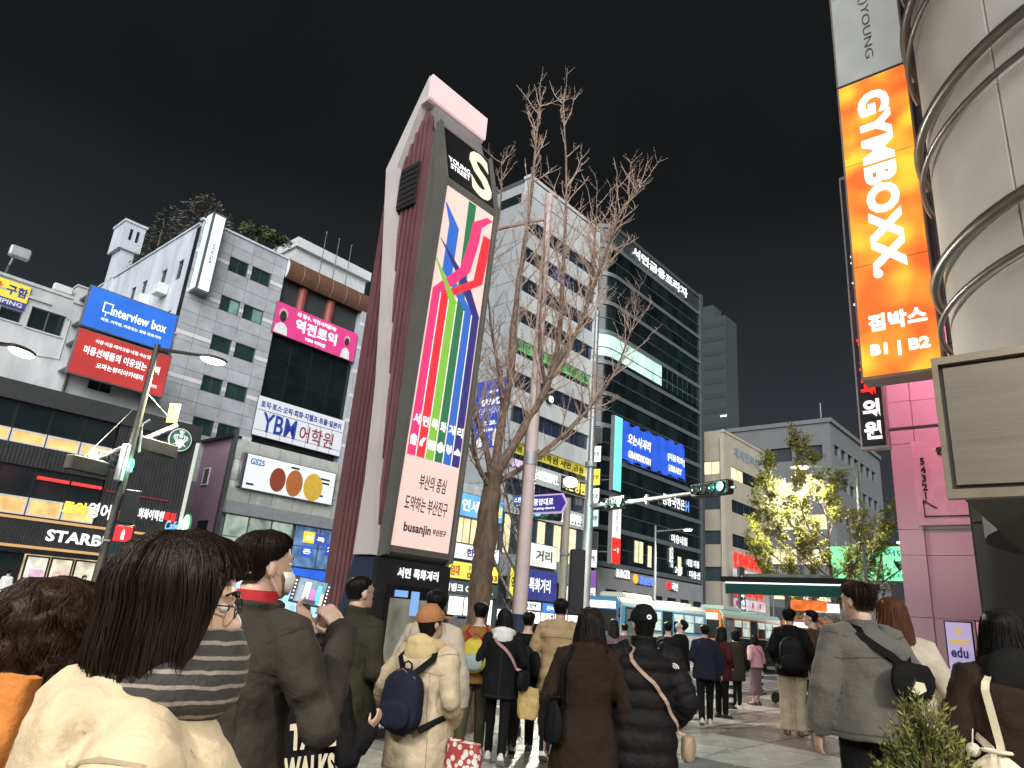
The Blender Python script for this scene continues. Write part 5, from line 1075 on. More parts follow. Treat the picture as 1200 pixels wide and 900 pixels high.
e0 = at(10, 470, 16); street_lamp('dark street lamp at far end of the white building', at(-70, 560, 16).xy, [at(26, 410, 16.5)], darkpole, .1, None, 600, (1, .92, .6))
street_lamp('galvanised street lamp standing behind the blue bus', at(768, 640, 46).xy, [at(806, 620, 45)], galv, .1, at(768, 616, 46).z, 900)
street_lamp('pale street lamp post beside the budding ginkgo', at(1011, 640, 26).xy, [at(937, 546, 26)], mat('pale_green_pole', (.42, .52, .46), .5, .1, .08, 3), .1, at(1008, 543, 26).z, 420)
street_lamp('distant street lamp near the washed out road sign', at(1062, 690, 64).xy, [at(1053, 635, 62)], galv, .1, None, 300)
street_lamp('distant small street lamp beyond the dark tower base', at(774, 690, 80).xy, [at(771, 673, 80)], galv, .09, None, 200)
# lamps of the same row that stand behind the camera on the plaza
street_lamp('plaza street lamp behind the crowd by the kerb', (-5.5, -3.0), [(-4.2, -2.2, 6.3)], darkpole, .1, None, 560, base_z=-.01)
street_lamp('plaza street lamp behind the crowd by the shop doors', (6.0, -4.5), [(5.0, -3.6, 6.3)], darkpole, .1, None, 820, base_z=-.01)
# signal arm and heads on the left mast
lamp_dim = mat('signal_lens_dark', (.02, .05, .05), .15, 0, .2, 8); green_on = em('signal_green', srgb(110, 255, 210), 9); teal = em('signal_teal', srgb(70, 190, 200), .9)
def signal(label, p, along, n=4, on=None, m=black_metal, w=.3, facing=None, rear=False, onm=green_on):
    """p: centre; along: direction of the row of lamps"""
    T = thing('traffic_signal', label, 'traffic light', p, 'traffic signals', street=False); al = Vector(along).normalized(); al.z = 0; al.normalize()
    f = Vector((al.y, -al.x, 0)); f = -f if f.dot(-Vector(p)) < 0 else f
    f = -f if rear else f
    ra = Matrix((al, Vector((0, 0, 1)).cross(al), (0, 0, 1))).transposed()
    def tr(mb): mb.v = [tuple(ra @ Vector(v)) for v in mb.v]; return mb
    L = n * w; part('housing', tr(MB().cbox(-L / 2 - .04, L / 2 + .04, -.12, .12, -w / 2 - .03, w / 2 + .03, .03)), m, T)
    sg = 1 if (ra @ Vector((0, 1, 0))).dot(f) > 0 else -1
    for k in range(n):
        x = -L / 2 + (k + .5) * w
        hood = MB()
        hood.rings([[(x + rr * cos(t), sg * y, rr * sin(t)) for t in [2 * pi * i / 16 for i in range(16)]] for rr, y in ((.44 * w, .121), (.44 * w, .18), (.41 * w, .18), (.41 * w, .13))], cap=False)
        h = part('hood', tr(hood), m, T, 40)
        part('lens', tr(MB().ell((x, sg * .125, 0), (.40 * w, .07, .40 * w), 14, 8)), onm if on == k else lamp_dim, h, 60)
    if on is not None: light(Vector(p) + f * .4 + al * (-L / 2 + (on + .5) * w), 6, (.3, 1, .75), .1, 'POINT')
    return T
a0, a1 = at(85, 549, 16.4), at(207, 499, 17.6)
MA = thing('signal_mast_arm', 'thin steel signal arm crossing the dark lamp mast with stay wires', 'signal arm', (pm.x, pm.y, 0), street=False)
o_ = Vector((pm.x, pm.y, 0)); part('arm', MB().tube([a0 - o_, a1 - o_], [.045, .06], 8), galv, MA)
part('stay_wire', MB().tube([a0 - o_, at(158, 478, 17) - o_], .008, 4), galv, MA); part('stay_wire', MB().tube([a1 - o_, at(172, 460, 17) - o_], .008, 4), galv, MA)
part('cross_bracket', MB().tube([at(163, 530, 17) - o_, at(167, 497, 17) - o_, at(176, 492, 17) - o_], .025, 6), galv, MA); part('control_box', MB().cbox(-.07, .07, -.28, -.12, at(0, 0, 1).z * 0 + 3.55, 4.35, .02), galv, MA)
plate = Matrix.Rotation(-.35, 3, 'Y')
part('sign_plate', MB().box(*sorted(((at(186, 505, 17.5) - o_).x, (at(202, 505, 17.5) - o_).x)), (a1 - o_).y - .03, (a1 - o_).y, (a1 - o_).z + .06, (a1 - o_).z + .52), mat('yellow_plate', (.5, .42, .14), .5), MA)
signal('unlit signal head at the thin end of the left arm', at(103, 546, 16.6), a1 - a0, 3, None, black_metal, .26, rear=True)
signal('signal head with teal lens near middle of the left arm', at(131, 541, 17), a1 - a0, 3, 2, galv, .28, onm=teal)
signal('unlit black signal head by the round emblem', at(181, 524, 17.4), a1 - a0, 4, None, black_metal, .25, rear=True)
ps = at(143, 630, 16.8); PS = thing('pedestrian_signal', 'pedestrian signal showing a red man on the dark lamp mast', 'traffic light', ps, street=False)
dv = -Vector(ps); dv.z = 0; dv.normalize(); rz = Matrix.Rotation(atan2(dv.y, dv.x) + pi / 2, 3, 'Z')
def rot3(mb, r_): mb.v = [tuple(r_ @ Vector(v)) for v in mb.v]; return mb
part('housing', rot3(MB().cbox(-.2, .2, .0, .2, -.45, .28, .02), rz), black_metal, PS); part('hood', rot3(MB().cbox(-.16, .16, .02, .18, .28, 1.0, .02), rz), black_metal, PS)
part('red_lens', rot3(MB().cbox(-.16, .16, -.02, .0, -.08, .24, .01), rz), em('ped_red', srgb(240, 25, 35), 2.2), PS); part('white_man', rot3(MB().prism([(-.03, -.04), (.03, -.04), (.03, .1), (0, .18), (-.03, .1)], 'y', -.032, -.021), rz), tx_white, PS)
part('dark_lens', rot3(MB().cbox(-.16, .16, -.02, .0, -.42, -.12, .01), rz), lamp_dim, PS)
part('bracket', rot3(MB().box(-.5, -.2, .08, .12, -.1, -.06), rz), galv, PS)
# thick pale lamp pole by the ginkgo
pp = at(612, 680, 10.4); PO = thing('pale_lamp_pole', 'thick pale lamp pole with navy foot right of the ginkgo trunk', 'street lamp', (pp.x, pp.y, -.01), street=False)
zt = at(645, 235, 10.4).z
part('pole', MB().tube([(0, 0, 1.55), (0, 0, 4), (0, 0, zt)], [.098, .09, .06], 16), cream, PO, 40); part('navy_foot', MB().lathe([(.13, 0), (.13, .1), (.112, .12), (.105, 1.5), (.112, 1.56)], 16), navyk, PO, 40)
part('clamp_band', MB().lathe([(.103, 0), (.103, .2)], 16, (0, 0, 3.72)), galv, PO, 40)
av = (at(588, 262, 10.9) - at(640, 260, 10.4)); av.z = 0
part('arm', MB().tube([(0, 0, zt - .35), av * .6 + Vector((0, 0, zt - .32)), av * 1.25 + Vector((0, 0, zt - .3))], [.05, .045, .04], 8), cream, PO, 40)
part('camera_bracket', MB().tube([(0, 0, zt - .1), (-.0, 0, zt + .12)], .07, 10), cream, PO)
# steel pole with green signals
p6 = at(690, 600, 20); SPo = thing('steel_signal_pole', 'tall steel pole carrying a long arm of green signals', 'signal pole', (p6.x, p6.y, -.14), street=False)
zt = at(694, 360, 20).z; o_ = Vector((p6.x, p6.y, -.14))
part('pole', MB().tube([(0, 0, 0), (0, 0, 4.9), (0, 0, 5.0), (0, 0, zt)], [.15, .13, .1, .07], 12), galv, SPo, 40); part('collar', MB().lathe([(.17, 0), (.17, .14)], 14, (0, 0, 5.9)), galv, SPo, 40)
e1 = at(700, 592, 20) - o_; e2 = at(862, 573, 16.2) - o_; e1.z = e2.z = (e1.z + e2.z) / 2
part('arm', MB().tube([(0, 0, e1.z), e1.lerp(e2, .3), e2], [.07, .06, .035], 10), galv, SPo, 40)
fl2 = at(668, 566, 19.6) - o_; part('floodlight_arm', MB().tube([(0, 0, fl2.z + .15), fl2 + Vector((.2, 0, .08))], .03, 6), galv, SPo)
part('floodlight', MB().cbox(fl2.x - .2, fl2.x + .2, fl2.y - .12, fl2.y + .12, fl2.z - .14, fl2.z + .14, .03), galv, SPo); part('floodlight_lens', MB().ell((fl2.x, fl2.y - .13, fl2.z), (.2, .04, .15), 14, 8), lampw, SPo, 60)
light(fl2 + o_ + Vector((0, -.25, 0)), 600, (1, .96, .8), .15, to=(.1, -.8, -.6))
al = e2 - e1
signal('green lit signal nearer the steel pole', o_ + e1.lerp(e2, .15) + Vector((0, 0, .03)), al, 4, 3, black_metal, .27)
signal('green lit signal at the free end of the long arm', o_ + e1.lerp(e2, .86) + Vector((0, 0, .03)), al, 4, 3, black_metal, .27)
for k, t in enumerate((.42,)): part('insulator', MB().lathe([(.05, -.12), (.07, 0), (.05, .12)], 8, tuple(e1.lerp(e2, t))), galv, SPo)
# street name post
ns = at(659, 700, 12.6); NP = thing('street_name_sign', 'navy street name plate with violet edge on a beige post', 'street sign', (ns.x, ns.y, -.01), street=False)
o_ = Vector((ns.x, ns.y, -.01)); zt = at(662, 583, 12.6).z
part('post', MB().tube([(0, 0, 0), (0, 0, zt)], [.075, .065], 12), mat('beige_post', (.42, .38, .31), .5, .2, .1, 3), NP, 40)
q0 = at(611, 589, 13.2) - o_; q1 = at(665, 595, 12.5) - o_; vx = (q1 - q0); vx.z = 0; L_ = vx.length; vx.normalize(); nrm = Vector((vx.y, -vx.x, 0)); zc = at(640, 590, 12.8).z
pl_ = [(0, 0), (.1, -.16), (L_ - .1, -.16), (L_, 0), (L_ - .1, .16), (.1, .16)]
def flat(poly, y0, y1):
    mb = MB(); n = len(poly); V = [q0 * Vector((1, 1, 0)) + vx * a + nrm * y + Vector((0, 0, zc + z)) for y in (y0, y1) for a, z in poly]
    return mb.add(V, [tuple(range(n)), tuple(range(n, 2 * n))[::-1]] + [(i, n + i, n + (i + 1) % n, (i + 1) % n) for i in range(n)])
part('edge', flat([(a * 1.0, z * 1.12) for a, z in pl_], .0, .02), em('plate_edge', srgb(215, 190, 235), .7), NP); npl = part('plate', flat([(a * .96 + .02, z * .92) for a, z in pl_], .025, .04), em('plate_navy', srgb(60, 50, 145), .75), NP)
FM = Matrix((vx, (0, 0, 1), nrm)).transposed().to_4x4()
cpt = q0 * Vector((1, 1, 0)) + vx * (L_ * .52) + nrm * .045 + Vector((0, 0, zc))
text(npl, '중앙대로', tuple(cpt + Vector((0, 0, .035))), L_ * .42, .13, tx_white, FM, bold=.02, depth=.003); text(npl, 'Jungang-daero', tuple(cpt + Vector((0, 0, -.085))), L_ * .5, .06, tx_white, FM, bold=.01, depth=.003); text(npl, '1008', tuple(cpt - vx * (L_ * .36)), L_ * .14, .08, tx_white, FM, depth=.003)
bp_ = [(-.22, .02), (.0, .02), (.0, .2), (-.22, .2)]; b_ = part('blue_plate', flat(bp_, -.03, -.01), em('plate_blue', srgb(50, 95, 170), .7), NP); text(b_, '스핀', tuple(q0 * Vector((1, 1, 0)) - vx * .11 - nrm * .008 + Vector((0, 0, zc + .11))), .17, .1, tx_white, FM, bold=.02, depth=.003)
part('black_cabinet', MB().cbox(.1, .36, -.1, .12, 1.62, 2.72, .015), black_metal, NP); part('strap', MB().lathe([(.085, 0), (.085, .05)], 12, (0, 0, 1.7)), galv, NP); part('strap', MB().lathe([(.085, 0), (.085, .05)], 12, (0, 0, 2.6)), galv, NP)
signal('small signal with teal and red lenses behind the street name plate', at(640, 602, 24), Vector((1, .2, 0)), 3, 0, black_metal, .34, onm=teal)
fl_t = thing('facade_floodlight', 'small bright floodlight on the yellow lit band of the white tower', 'floodlight', (47.3, 36.6, 20.0))
uq, zq = fp(645, 468, 36.7)
part('housing', MB().cbox(uq - .35, uq + .35, 36.62, 36.95, zq - .3, zq + .3, .04), black_metal, fl_t); part('lens', MB().ell((uq, 36.6, zq), (.3, .05, .26), 14, 8), lampw, fl_t, 60)

# ================================================================ bus shelter, bollards, railing
sh0 = at(850, 690, 20.5); sh1 = at(988, 697, 19.0); vx = sh1 - sh0; vx.z = 0; LS_ = vx.length; vx.normalize(); sz = at(915, 698, 19.7).z
BSH = thing('bus_shelter', 'bus shelter with black roof edge and deep teal fascia', 'bus shelter', (sh0.x, sh0.y, 0), street=False, rz=atan2(vx.y, vx.x))
part('fascia', MB().box(0, LS_, 0, .06, sz, sz + .27), mat('teal_enamel', (.01, .075, .065), .4), BSH)
part('light_strip', MB().box(.02, LS_ - .02, -.02, .0, sz + .275, sz + .31), em('strip_white', (1, 1, .97), 1.6, samp=True), BSH)
part('roof', MB().box(-.1, LS_ + .1, -.05, 1.9, sz + .312, sz + .45), black_metal, BSH); part('roof_sheet', MB().box(.5, LS_ - .6, .1, 1.7, sz + .452, sz + .54), galv, BSH)
for x in (.9, LS_ * .52, LS_ - .7): part('post', MB().box(x, x + .1, 1.5, 1.6, 0, sz + .31), galv, BSH)
for i in range(3): part('glass_panel', MB().box(1.05 + i * LS_ * .29, 1.0 + (i + 1) * LS_ * .29, 1.53, 1.55, .3, sz - .2), mat('shelter_glass', (.4, .45, .45), .1, 0, .1, 2, alpha=.25), BSH)
part('route_sign', MB().cbox(LS_ * .5, LS_ * .5 + .9, .5, .62, sz - .32, sz - .06, .02), em('route_orange', srgb(240, 120, 50), 1.0, blot=.5, bsc=6), BSH); part('lit_notice', MB().box(1.6, 2.4, 1.45, 1.49, sz - .3, sz - .08), em('strip_white2', (1, 1, 1), 1.3), BSH)
part('bench', MB().box(1.2, LS_ - 1, 1.0, 1.35, .42, .47).box(1.4, 1.5, 1.1, 1.25, 0, .42).box(LS_ - 1.3, LS_ - 1.2, 1.1, 1.25, 0, .42), galv, BSH)
whb = mat('bollard_white', (.62, .62, .6), .5)
for k, (px, py, lb) in enumerate(((893, 813, 'black and white striped flexible bollard by the woman in a grey skirt'), (857, 830, 'striped flexible bollard beside the shopping bags'), (972, 800, 'striped bollard near the shelter post'))):
    v = ray(px, py); t = -EYE / v.z; g = Vector((v.x * t, v.y * t, 0)); B = thing('striped_bollard', lb, 'bollard', g, 'striped kerb bollards', street=False)
    part('base', MB().lathe([(.13, 0), (.13, .03), (.06, .06)], 14), black_metal, B, 40); part('shaft', MB().lathe([(.05, .05), (.05, .78), (.035, .82)], 14), black_metal, B, 40)
    for j in range(4): part('white_band', MB().lathe([(.054, 0), (.054, .09)], 14, (0, 0, .12 + j * .17)), whb, B, 40)
RL = thing('street_railing', 'low grey guard railing along the far kerb before the coffee shop', 'railing', (2, 31.5, 0))
for k in range(9): part('post', MB().box(1 + k * 2, 1.08 + k * 2, 31.5, 31.58, 0, .95), galv, RL)
for z in (.9, .55, .25): part('rail', MB().box(1, 17.1, 31.52, 31.56, z, z + .05), galv, RL)

# ================================================================ vehicles
tyre = mat('tyre', (.015, .015, .015), .8); hub = mat('hub_grey', (.3, .3, .3), .4, .6)
def wheel(parent, u, c, r, w_=.25):
    t = part('wheel', MB().rings([[(u + rr * cos(k * pi / 12), y, r + rr * sin(k * pi / 12)) for k in range(24)] for rr, y in ((r * .6, c + .0), (r, c + .03), (r, c + w_ - .03), (r * .6, c + w_))]), tyre, parent, 40)
    part('rim', MB().rings([[(u + rr * cos(k * pi / 10), y, r + rr * sin(k * pi / 10)) for k in range(20)] for rr, y in ((r * .1, c - .02), (r * .58, c - .012), (r * .6, c + .05))]), hub, t, 40)
def bus(name, label, u0, c0, ln, body, stripe, stripe2, front, screen):
    Z0, H_, W_ = -.13, 3.05, 2.45; T = thing(name, label, 'bus', (u0, c0, Z0))
    sk = [(c0, Z0 + .3), (c0 + W_, Z0 + .3), (c0 + W_, Z0 + H_ - .25), (c0 + W_ - .2, Z0 + H_), (c0 + .2, Z0 + H_), (c0, Z0 + H_ - .25)]
    part('body', MB().prism(sk, 'x', u0 + .12, u0 + ln), body, T); part('front', MB().prism([(c0 + .1 + (W_ - .2) * (y - c0) / W_, z) for y, z in sk], 'x', u0, u0 + .119), front, T)
    part('roof_unit', MB().cbox(u0 + .9, u0 + 4.2, c0 + .35, c0 + W_ - .35, Z0 + H_ - .02, Z0 + H_ + .32, .1), body, T); part('roof_unit', MB().cbox(u0 + 6.5, u0 + 9.5, c0 + .35, c0 + W_ - .35, Z0 + H_ - .02, Z0 + H_ + .16, .08), body, T)
    part('stripe', MB().box(u0 + .13, u0 + ln - .02, c0 - .012, c0 - .002, Z0 + .35, Z0 + .95), stripe2, T); part('window_band', MB().box(u0 + .13, u0 + ln - .1, c0 - .012, c0 - .002, Z0 + 1.25, Z0 + 2.62), stripe, T)
    inside = [em('bus_inside_a', srgb(205, 225, 220), .55, blot=.6, bsc=2), em('bus_inside_b', srgb(90, 105, 105), .4, blot=.7, bsc=2.5), glass_dark]
    n = 7
    for i in range(n):
        a0 = u0 + .5 + i * (ln - .8) / n; a1 = a0 + (ln - .8) / n - .14
        if i in (0, 3):
            d = part('door', MB().box(a0, a1, c0 - .02, c0 - .013, Z0 + .38, Z0 + 2.55), black_metal, T); part('pane', MB().box(a0 + .08, a1 - .08, c0 - .027, c0 - .021, Z0 + .5, Z0 + 2.45), inside[i % 2 + 1], d)
        else:
            f_ = part('window', MB().box(a0, a1, c0 - .02, c0 - .013, Z0 + 1.35, Z0 + 2.5), black_metal, T); part('pane', MB().box(a0 + .04, a1 - .04, c0 - .027, c0 - .021, Z0 + 1.4, Z0 + 1.98), inside[(i + 1) % 3 if i != 5 else 0], f_); part('pane', MB().box(a0 + .04, a1 - .04, c0 - .027, c0 - .021, Z0 + 2.02, Z0 + 2.46), inside[0], f_)
    part('windscreen', MB().box(u0 - .012, u0 - .002, c0 + .25, c0 + W_ - .25, Z0 + 1.15, Z0 + 2.35), glass_dark, T); part('route_display', MB().box(u0 - .016, u0 - .004, c0 + .35, c0 + W_ - .35, Z0 + 2.42, Z0 + 2.8), screen, T)
    part('bumper', MB().cbox(u0 - .06, u0 + .05, c0 + .1, c0 + W_ - .1, Z0 + .28, Z0 + .6, .03), front, T)
    for c in (c0 + .3, c0 + W_ - .6): part('headlight', MB().cbox(u0 - .03, u0 + .02, c, c + .32, Z0 + .7, Z0 + .9, .02), em('bus_headlight', (1, .97, .88), 5), T)
    for u in (u0 + 2.1, u0 + ln - 2.9): wheel(T, u, c0 - .03, .48)
    part('mirror', MB().tube([(u0 + .1, c0 + .1, Z0 + 2.5), (u0 - .3, c0 - .1, Z0 + 2.45), (u0 - .32, c0 - .12, Z0 + 1.95)], [.03, .03, .07], 6), black_metal, T)
    return T
bw_ = mat('bus_cream', (.55, .58, .50), .35, 0, .06, 1, coat=.3); bb_ = mat('bus_blue', (.10, .32, .52), .35, 0, .06, 1, coat=.3); bo_ = mat('bus_orange', (.62, .22, .05), .35, 0, .06, 1, coat=.3)
bus('blue_bus', 'blue and cream city bus stopped behind the crossing crowd', 35.4, 22.2, 10.8, bw_, bb_, bw_, bb_, em('route_led', srgb(245, 245, 255), 2.5))
bus('orange_bus', 'orange and pale green city bus behind the blue one', 47.4, 21.6, 10.6, mat('bus_mint', (.42, .55, .48), .35, 0, .06, 1, coat=.3), bo_, mat('bus_mint', (.42, .55, .48)), bo_, MATS['route_led'])
bus('second_orange_bus', 'second orange bus far along the street behind the first', 59.4, 19.6, 10.6, bo_, bo_, bo_, bo_, MATS['route_led'])
def car(name, label, u0, c0, paint, rz=0, lights='rear'):
    T = thing(name, label, 'car', (u0, c0, -.13)); z = -.13
    lo = [(u0, z + .35), (u0 + .1, z + .75), (u0 + 1.1, z + .92), (u0 + 1.75, z + 1.4), (u0 + 3.2, z + 1.42), (u0 + 3.95, z + 1.0), (u0 + 4.5, z + .92), (u0 + 4.6, z + .5), (u0 + 4.5, z + .28), (u0 + .1, z + .25)]
    part('body', MB().rings([[(u, c, zz if zz < z + 1.0 or k else z + 1.0 + (zz - z - 1) * .0) for u, zz in lo] for k, c in ((0, c0), (1, c0 + .08), (1, c0 + 1.68), (0, c0 + 1.76))]), paint, T, 35)
    for a0, a1 in ((1.45, 2.35), (2.42, 3.45)): part('side_window', MB().prism([(u0 + a0, z + .97), (u0 + a1, z + .97), (u0 + min(a1, 3.15), z + 1.34), (u0 + max(a0, 1.82), z + 1.34)], 'y', c0 + .045, c0 + .06), glass_dark, T)
    part('windscreen', MB().add([(u0 + 1.1, c0 + .2, z + .96), (u0 + 1.1, c0 + 1.56, z + .96), (u0 + 1.72, c0 + 1.5, z + 1.39), (u0 + 1.72, c0 + .26, z + 1.39), (u0 + 1.12, c0 + .2, z + .93), (u0 + 1.12, c0 + 1.56, z + .93), (u0 + 1.74, c0 + 1.5, z + 1.36), (u0 + 1.74, c0 + .26, z + 1.36)], [(0, 3, 2, 1), (4, 5, 6, 7), (0, 1, 5, 4), (2, 3, 7, 6), (1, 2, 6, 5), (3, 0, 4, 7)]), glass_dark, T)
    for c in (c0 + .1, c0 + 1.4): part('tail_light' if lights == 'rear' else 'headlight', MB().cbox(u0 - .01, u0 + .1, c, c + .28, z + .62, z + .78, .02), em('tail_red', srgb(255, 45, 30), 4) if lights == 'rear' else em('bus_headlight', (1, .97, .88), 5), T)
    part('number_plate', MB().box(u0 - .02, u0 + .03, c0 + .65, c0 + 1.1, z + .45, z + .56), white_paint, T)
    for u in (u0 + .85, u0 + 3.7): wheel(T, u, c0 - .02, .32, .2)
car('dark_car', 'dark saloon car with red tail lights waiting before the orange bus', 33.5, 13.6, mat('car_dark', (.03, .035, .04), .2, .3, .1, 2, coat=.6))
car('silver_car', 'silver car passing in front of the lit opticians', 24.5, 26.0, mat('car_silver', (.4, .41, .42), .25, .5, .1, 2, coat=.6), lights='front')
car('green_taxi', 'small green and pale taxi half hidden behind the black clad walkers', 19.5, 15.5, mat('car_green', (.08, .35, .12), .25, .1, .1, 2, coat=.6), lights='front')
# ================================================================ people
HEAD = [(0.000, .022, .080, .048), (.015, .042, .092, .010), (.04, .055, .096, -.040), (.07, .062, .095, -.068), (.10, .069, .094, -.085), (.125, .073, .094, -.094), (.15, .0755, .095, -.099), (.18, .074, .088, -.097), (.205, .066, .070, -.085), (.225, .045, .040, -.055), (.2345, .014, .006, -.020)]
def lerp_tab(tab, z):
    if z <= tab[0][0]: return tab[0][1:]
    for a, b in zip(tab[:-1], tab[1:]):
        if z <= b[0]:
            t = (z - a[0]) / (b[0] - a[0]); return tuple(p + (q - p) * t for p, q in zip(a[1:], b[1:]))
    return tab[-1][1:]
def head_r(t, z):                         # skull surface at height z above the chin, t = 0 to the front
    w_, f_, b_ = lerp_tab(HEAD, z); cy = (f_ + b_) / 2; hy = (f_ - b_) / 2
    return Vector((w_ * sin(t), cy + hy * cos(t), z))
def ering(z, rx, ry, n=28, cx=0, cy=0, p=2.4):
    out = []
    for i in range(n):
        t = 2 * pi * i / n; c, s = cos(t), sin(t)
        out.append((cx + rx * abs(c) ** (2 / p) * (1 if c >= 0 else -1), cy + ry * abs(s) ** (2 / p) * (1 if s >= 0 else -1), z))
    return out
BODYT = [(.55, .165, .12), (.80, .165, .125), (.92, .168, .122), (1.02, .155, .115), (1.12, .145, .108), (1.25, .165, .115), (1.36, .178, .112), (1.42, .160, .100), (1.455, .105, .080), (1.49, .062, .064)]
skin1 = mat('skin_light', (.56, .37, .28), .5, 0, .06, 20); skin2 = mat('skin_tan', (.45, .28, .20), .5, 0, .06, 20)
hair_b = mat('hair_black', (.005, .0042, .004), .45, 0, .5, 60, .35, 140, stretch=(1, 1, .12), spec=.14); hair_d = mat('hair_dark_brown', (.010, .006, .0042), .45, 0, .5, 60, .35, 140, stretch=(1, 1, .12), spec=.14); hair_r = mat('hair_auburn', (.075, .026, .010), .45, 0, .45, 60, .35, 140, stretch=(1, 1, .12), spec=.14); hair_g = mat('hair_brown', (.020, .011, .0065), .45, 0, .4, 60, .3, 140, stretch=(1, 1, .12), spec=.14)
def cloth(name, col, rough=.85, bs=60, bump=.25, sheen=0, var=.16, crease=.55):
    m = mat(name, col, rough, 0, var, 7, bump, bs, sheen=sheen if max(col) > .1 else 0, spec=.25 if max(col) > .1 else .12)
    n = m.node_tree.nodes; L = m.node_tree.links; bp = next((q for q in n if q.type == 'BUMP'), None); mp = next(q for q in n if q.type == 'MAPPING')
    if bp and crease:
        r = n.new('ShaderNodeTexNoise'); r.noise_type = 'RIDGED_MULTIFRACTAL'; r.inputs['Scale'].default_value = 4.2; r.inputs['Detail'].default_value = 2.5; r.inputs['Distortion'].default_value = .8
        m2 = n.new('ShaderNodeMapping'); m2.inputs['Scale'].default_value = (1.3, 1.3, .75); m2.inputs['Rotation'].default_value = (.25, .3, 0); L.new(mp.outputs[0], m2.inputs[0]); L.new(m2.outputs[0], r.inputs['Vector'])
        b2 = n.new('ShaderNodeBump'); b2.inputs['Strength'].default_value = crease; b2.inputs['Distance'].default_value = .026; L.new(r.outputs['Fac'], b2.inputs['Height']); L.new(bp.outputs[0], b2.inputs['Normal']); L.new(b2.outputs[0], n['Principled BSDF'].inputs['Normal'])
    return m
CL = dict(black=cloth('cloth_black', (.008, .008, .0085)), puffer=cloth('cloth_black_nylon', (.009, .0085, .009), .62, 30, .3, 0), charcoal=cloth('cloth_charcoal', (.034, .029, .024)), olive=cloth('cloth_olive', (.032, .030, .018)), cream=cloth('cloth_cream', (.47, .385, .265)), cream2=cloth('cloth_ivory', (.46, .39, .31)), umber=cloth('cloth_umber', (.022, .014, .009)),
          navy=cloth('cloth_navy', (.014, .016, .028)), beige=cloth('cloth_camel', (.36, .25, .13), .6), grey=cloth('cloth_grey_fleece', (.105, .098, .086), .95, 120, .5, .2), khaki=cloth('cloth_khaki', (.42, .35, .24)), jean=cloth('cloth_denim', (.16, .22, .33)), pink=cloth('cloth_pink', (.46, .27, .30)), plum=cloth('cloth_plum_grey', (.13, .085, .10)), brownj=cloth('cloth_rust', (.26, .12, .035)), red=cloth('cloth_red', (.35, .02, .025)), dkgreen=cloth('cloth_moss', (.06, .055, .03)), browng=cloth('cloth_brown', (.075, .04, .022)), white=cloth('cloth_white', (.68, .67, .64)), orange=cloth('cloth_orange', (.55, .20, .045)))
sole_w = mat('shoe_white', (.62, .6, .56), .6); sole_b = mat('shoe_black', (.02, .02, .02), .5); shoe_br = mat('shoe_brown', (.12, .06, .03), .5)
TEXC = bpy.data.textures.new('fold_clouds', 'CLOUDS'); TEXC.noise_scale = .13; TEXC.noise_depth = 3
TEXF = bpy.data.textures.new('fold_fine', 'CLOUDS'); TEXF.noise_scale = .05; TEXF.noise_depth = 2
def remesh(o, vox, smooth_it=4, folds=0, tex=None, fac=.5):
    m = o.modifiers.new('join', 'REMESH'); m.mode = 'VOXEL'; m.voxel_size = vox; m.use_smooth_shade = True
    m = o.modifiers.new('relax', 'SMOOTH'); m.iterations = smooth_it; m.factor = fac
    if folds:
        m = o.modifiers.new('folds', 'DISPLACE'); m.texture = tex or TEXC; m.strength = folds; m.mid_level = .5; m.texture_coords = 'LOCAL'
    return o
class Person: pass
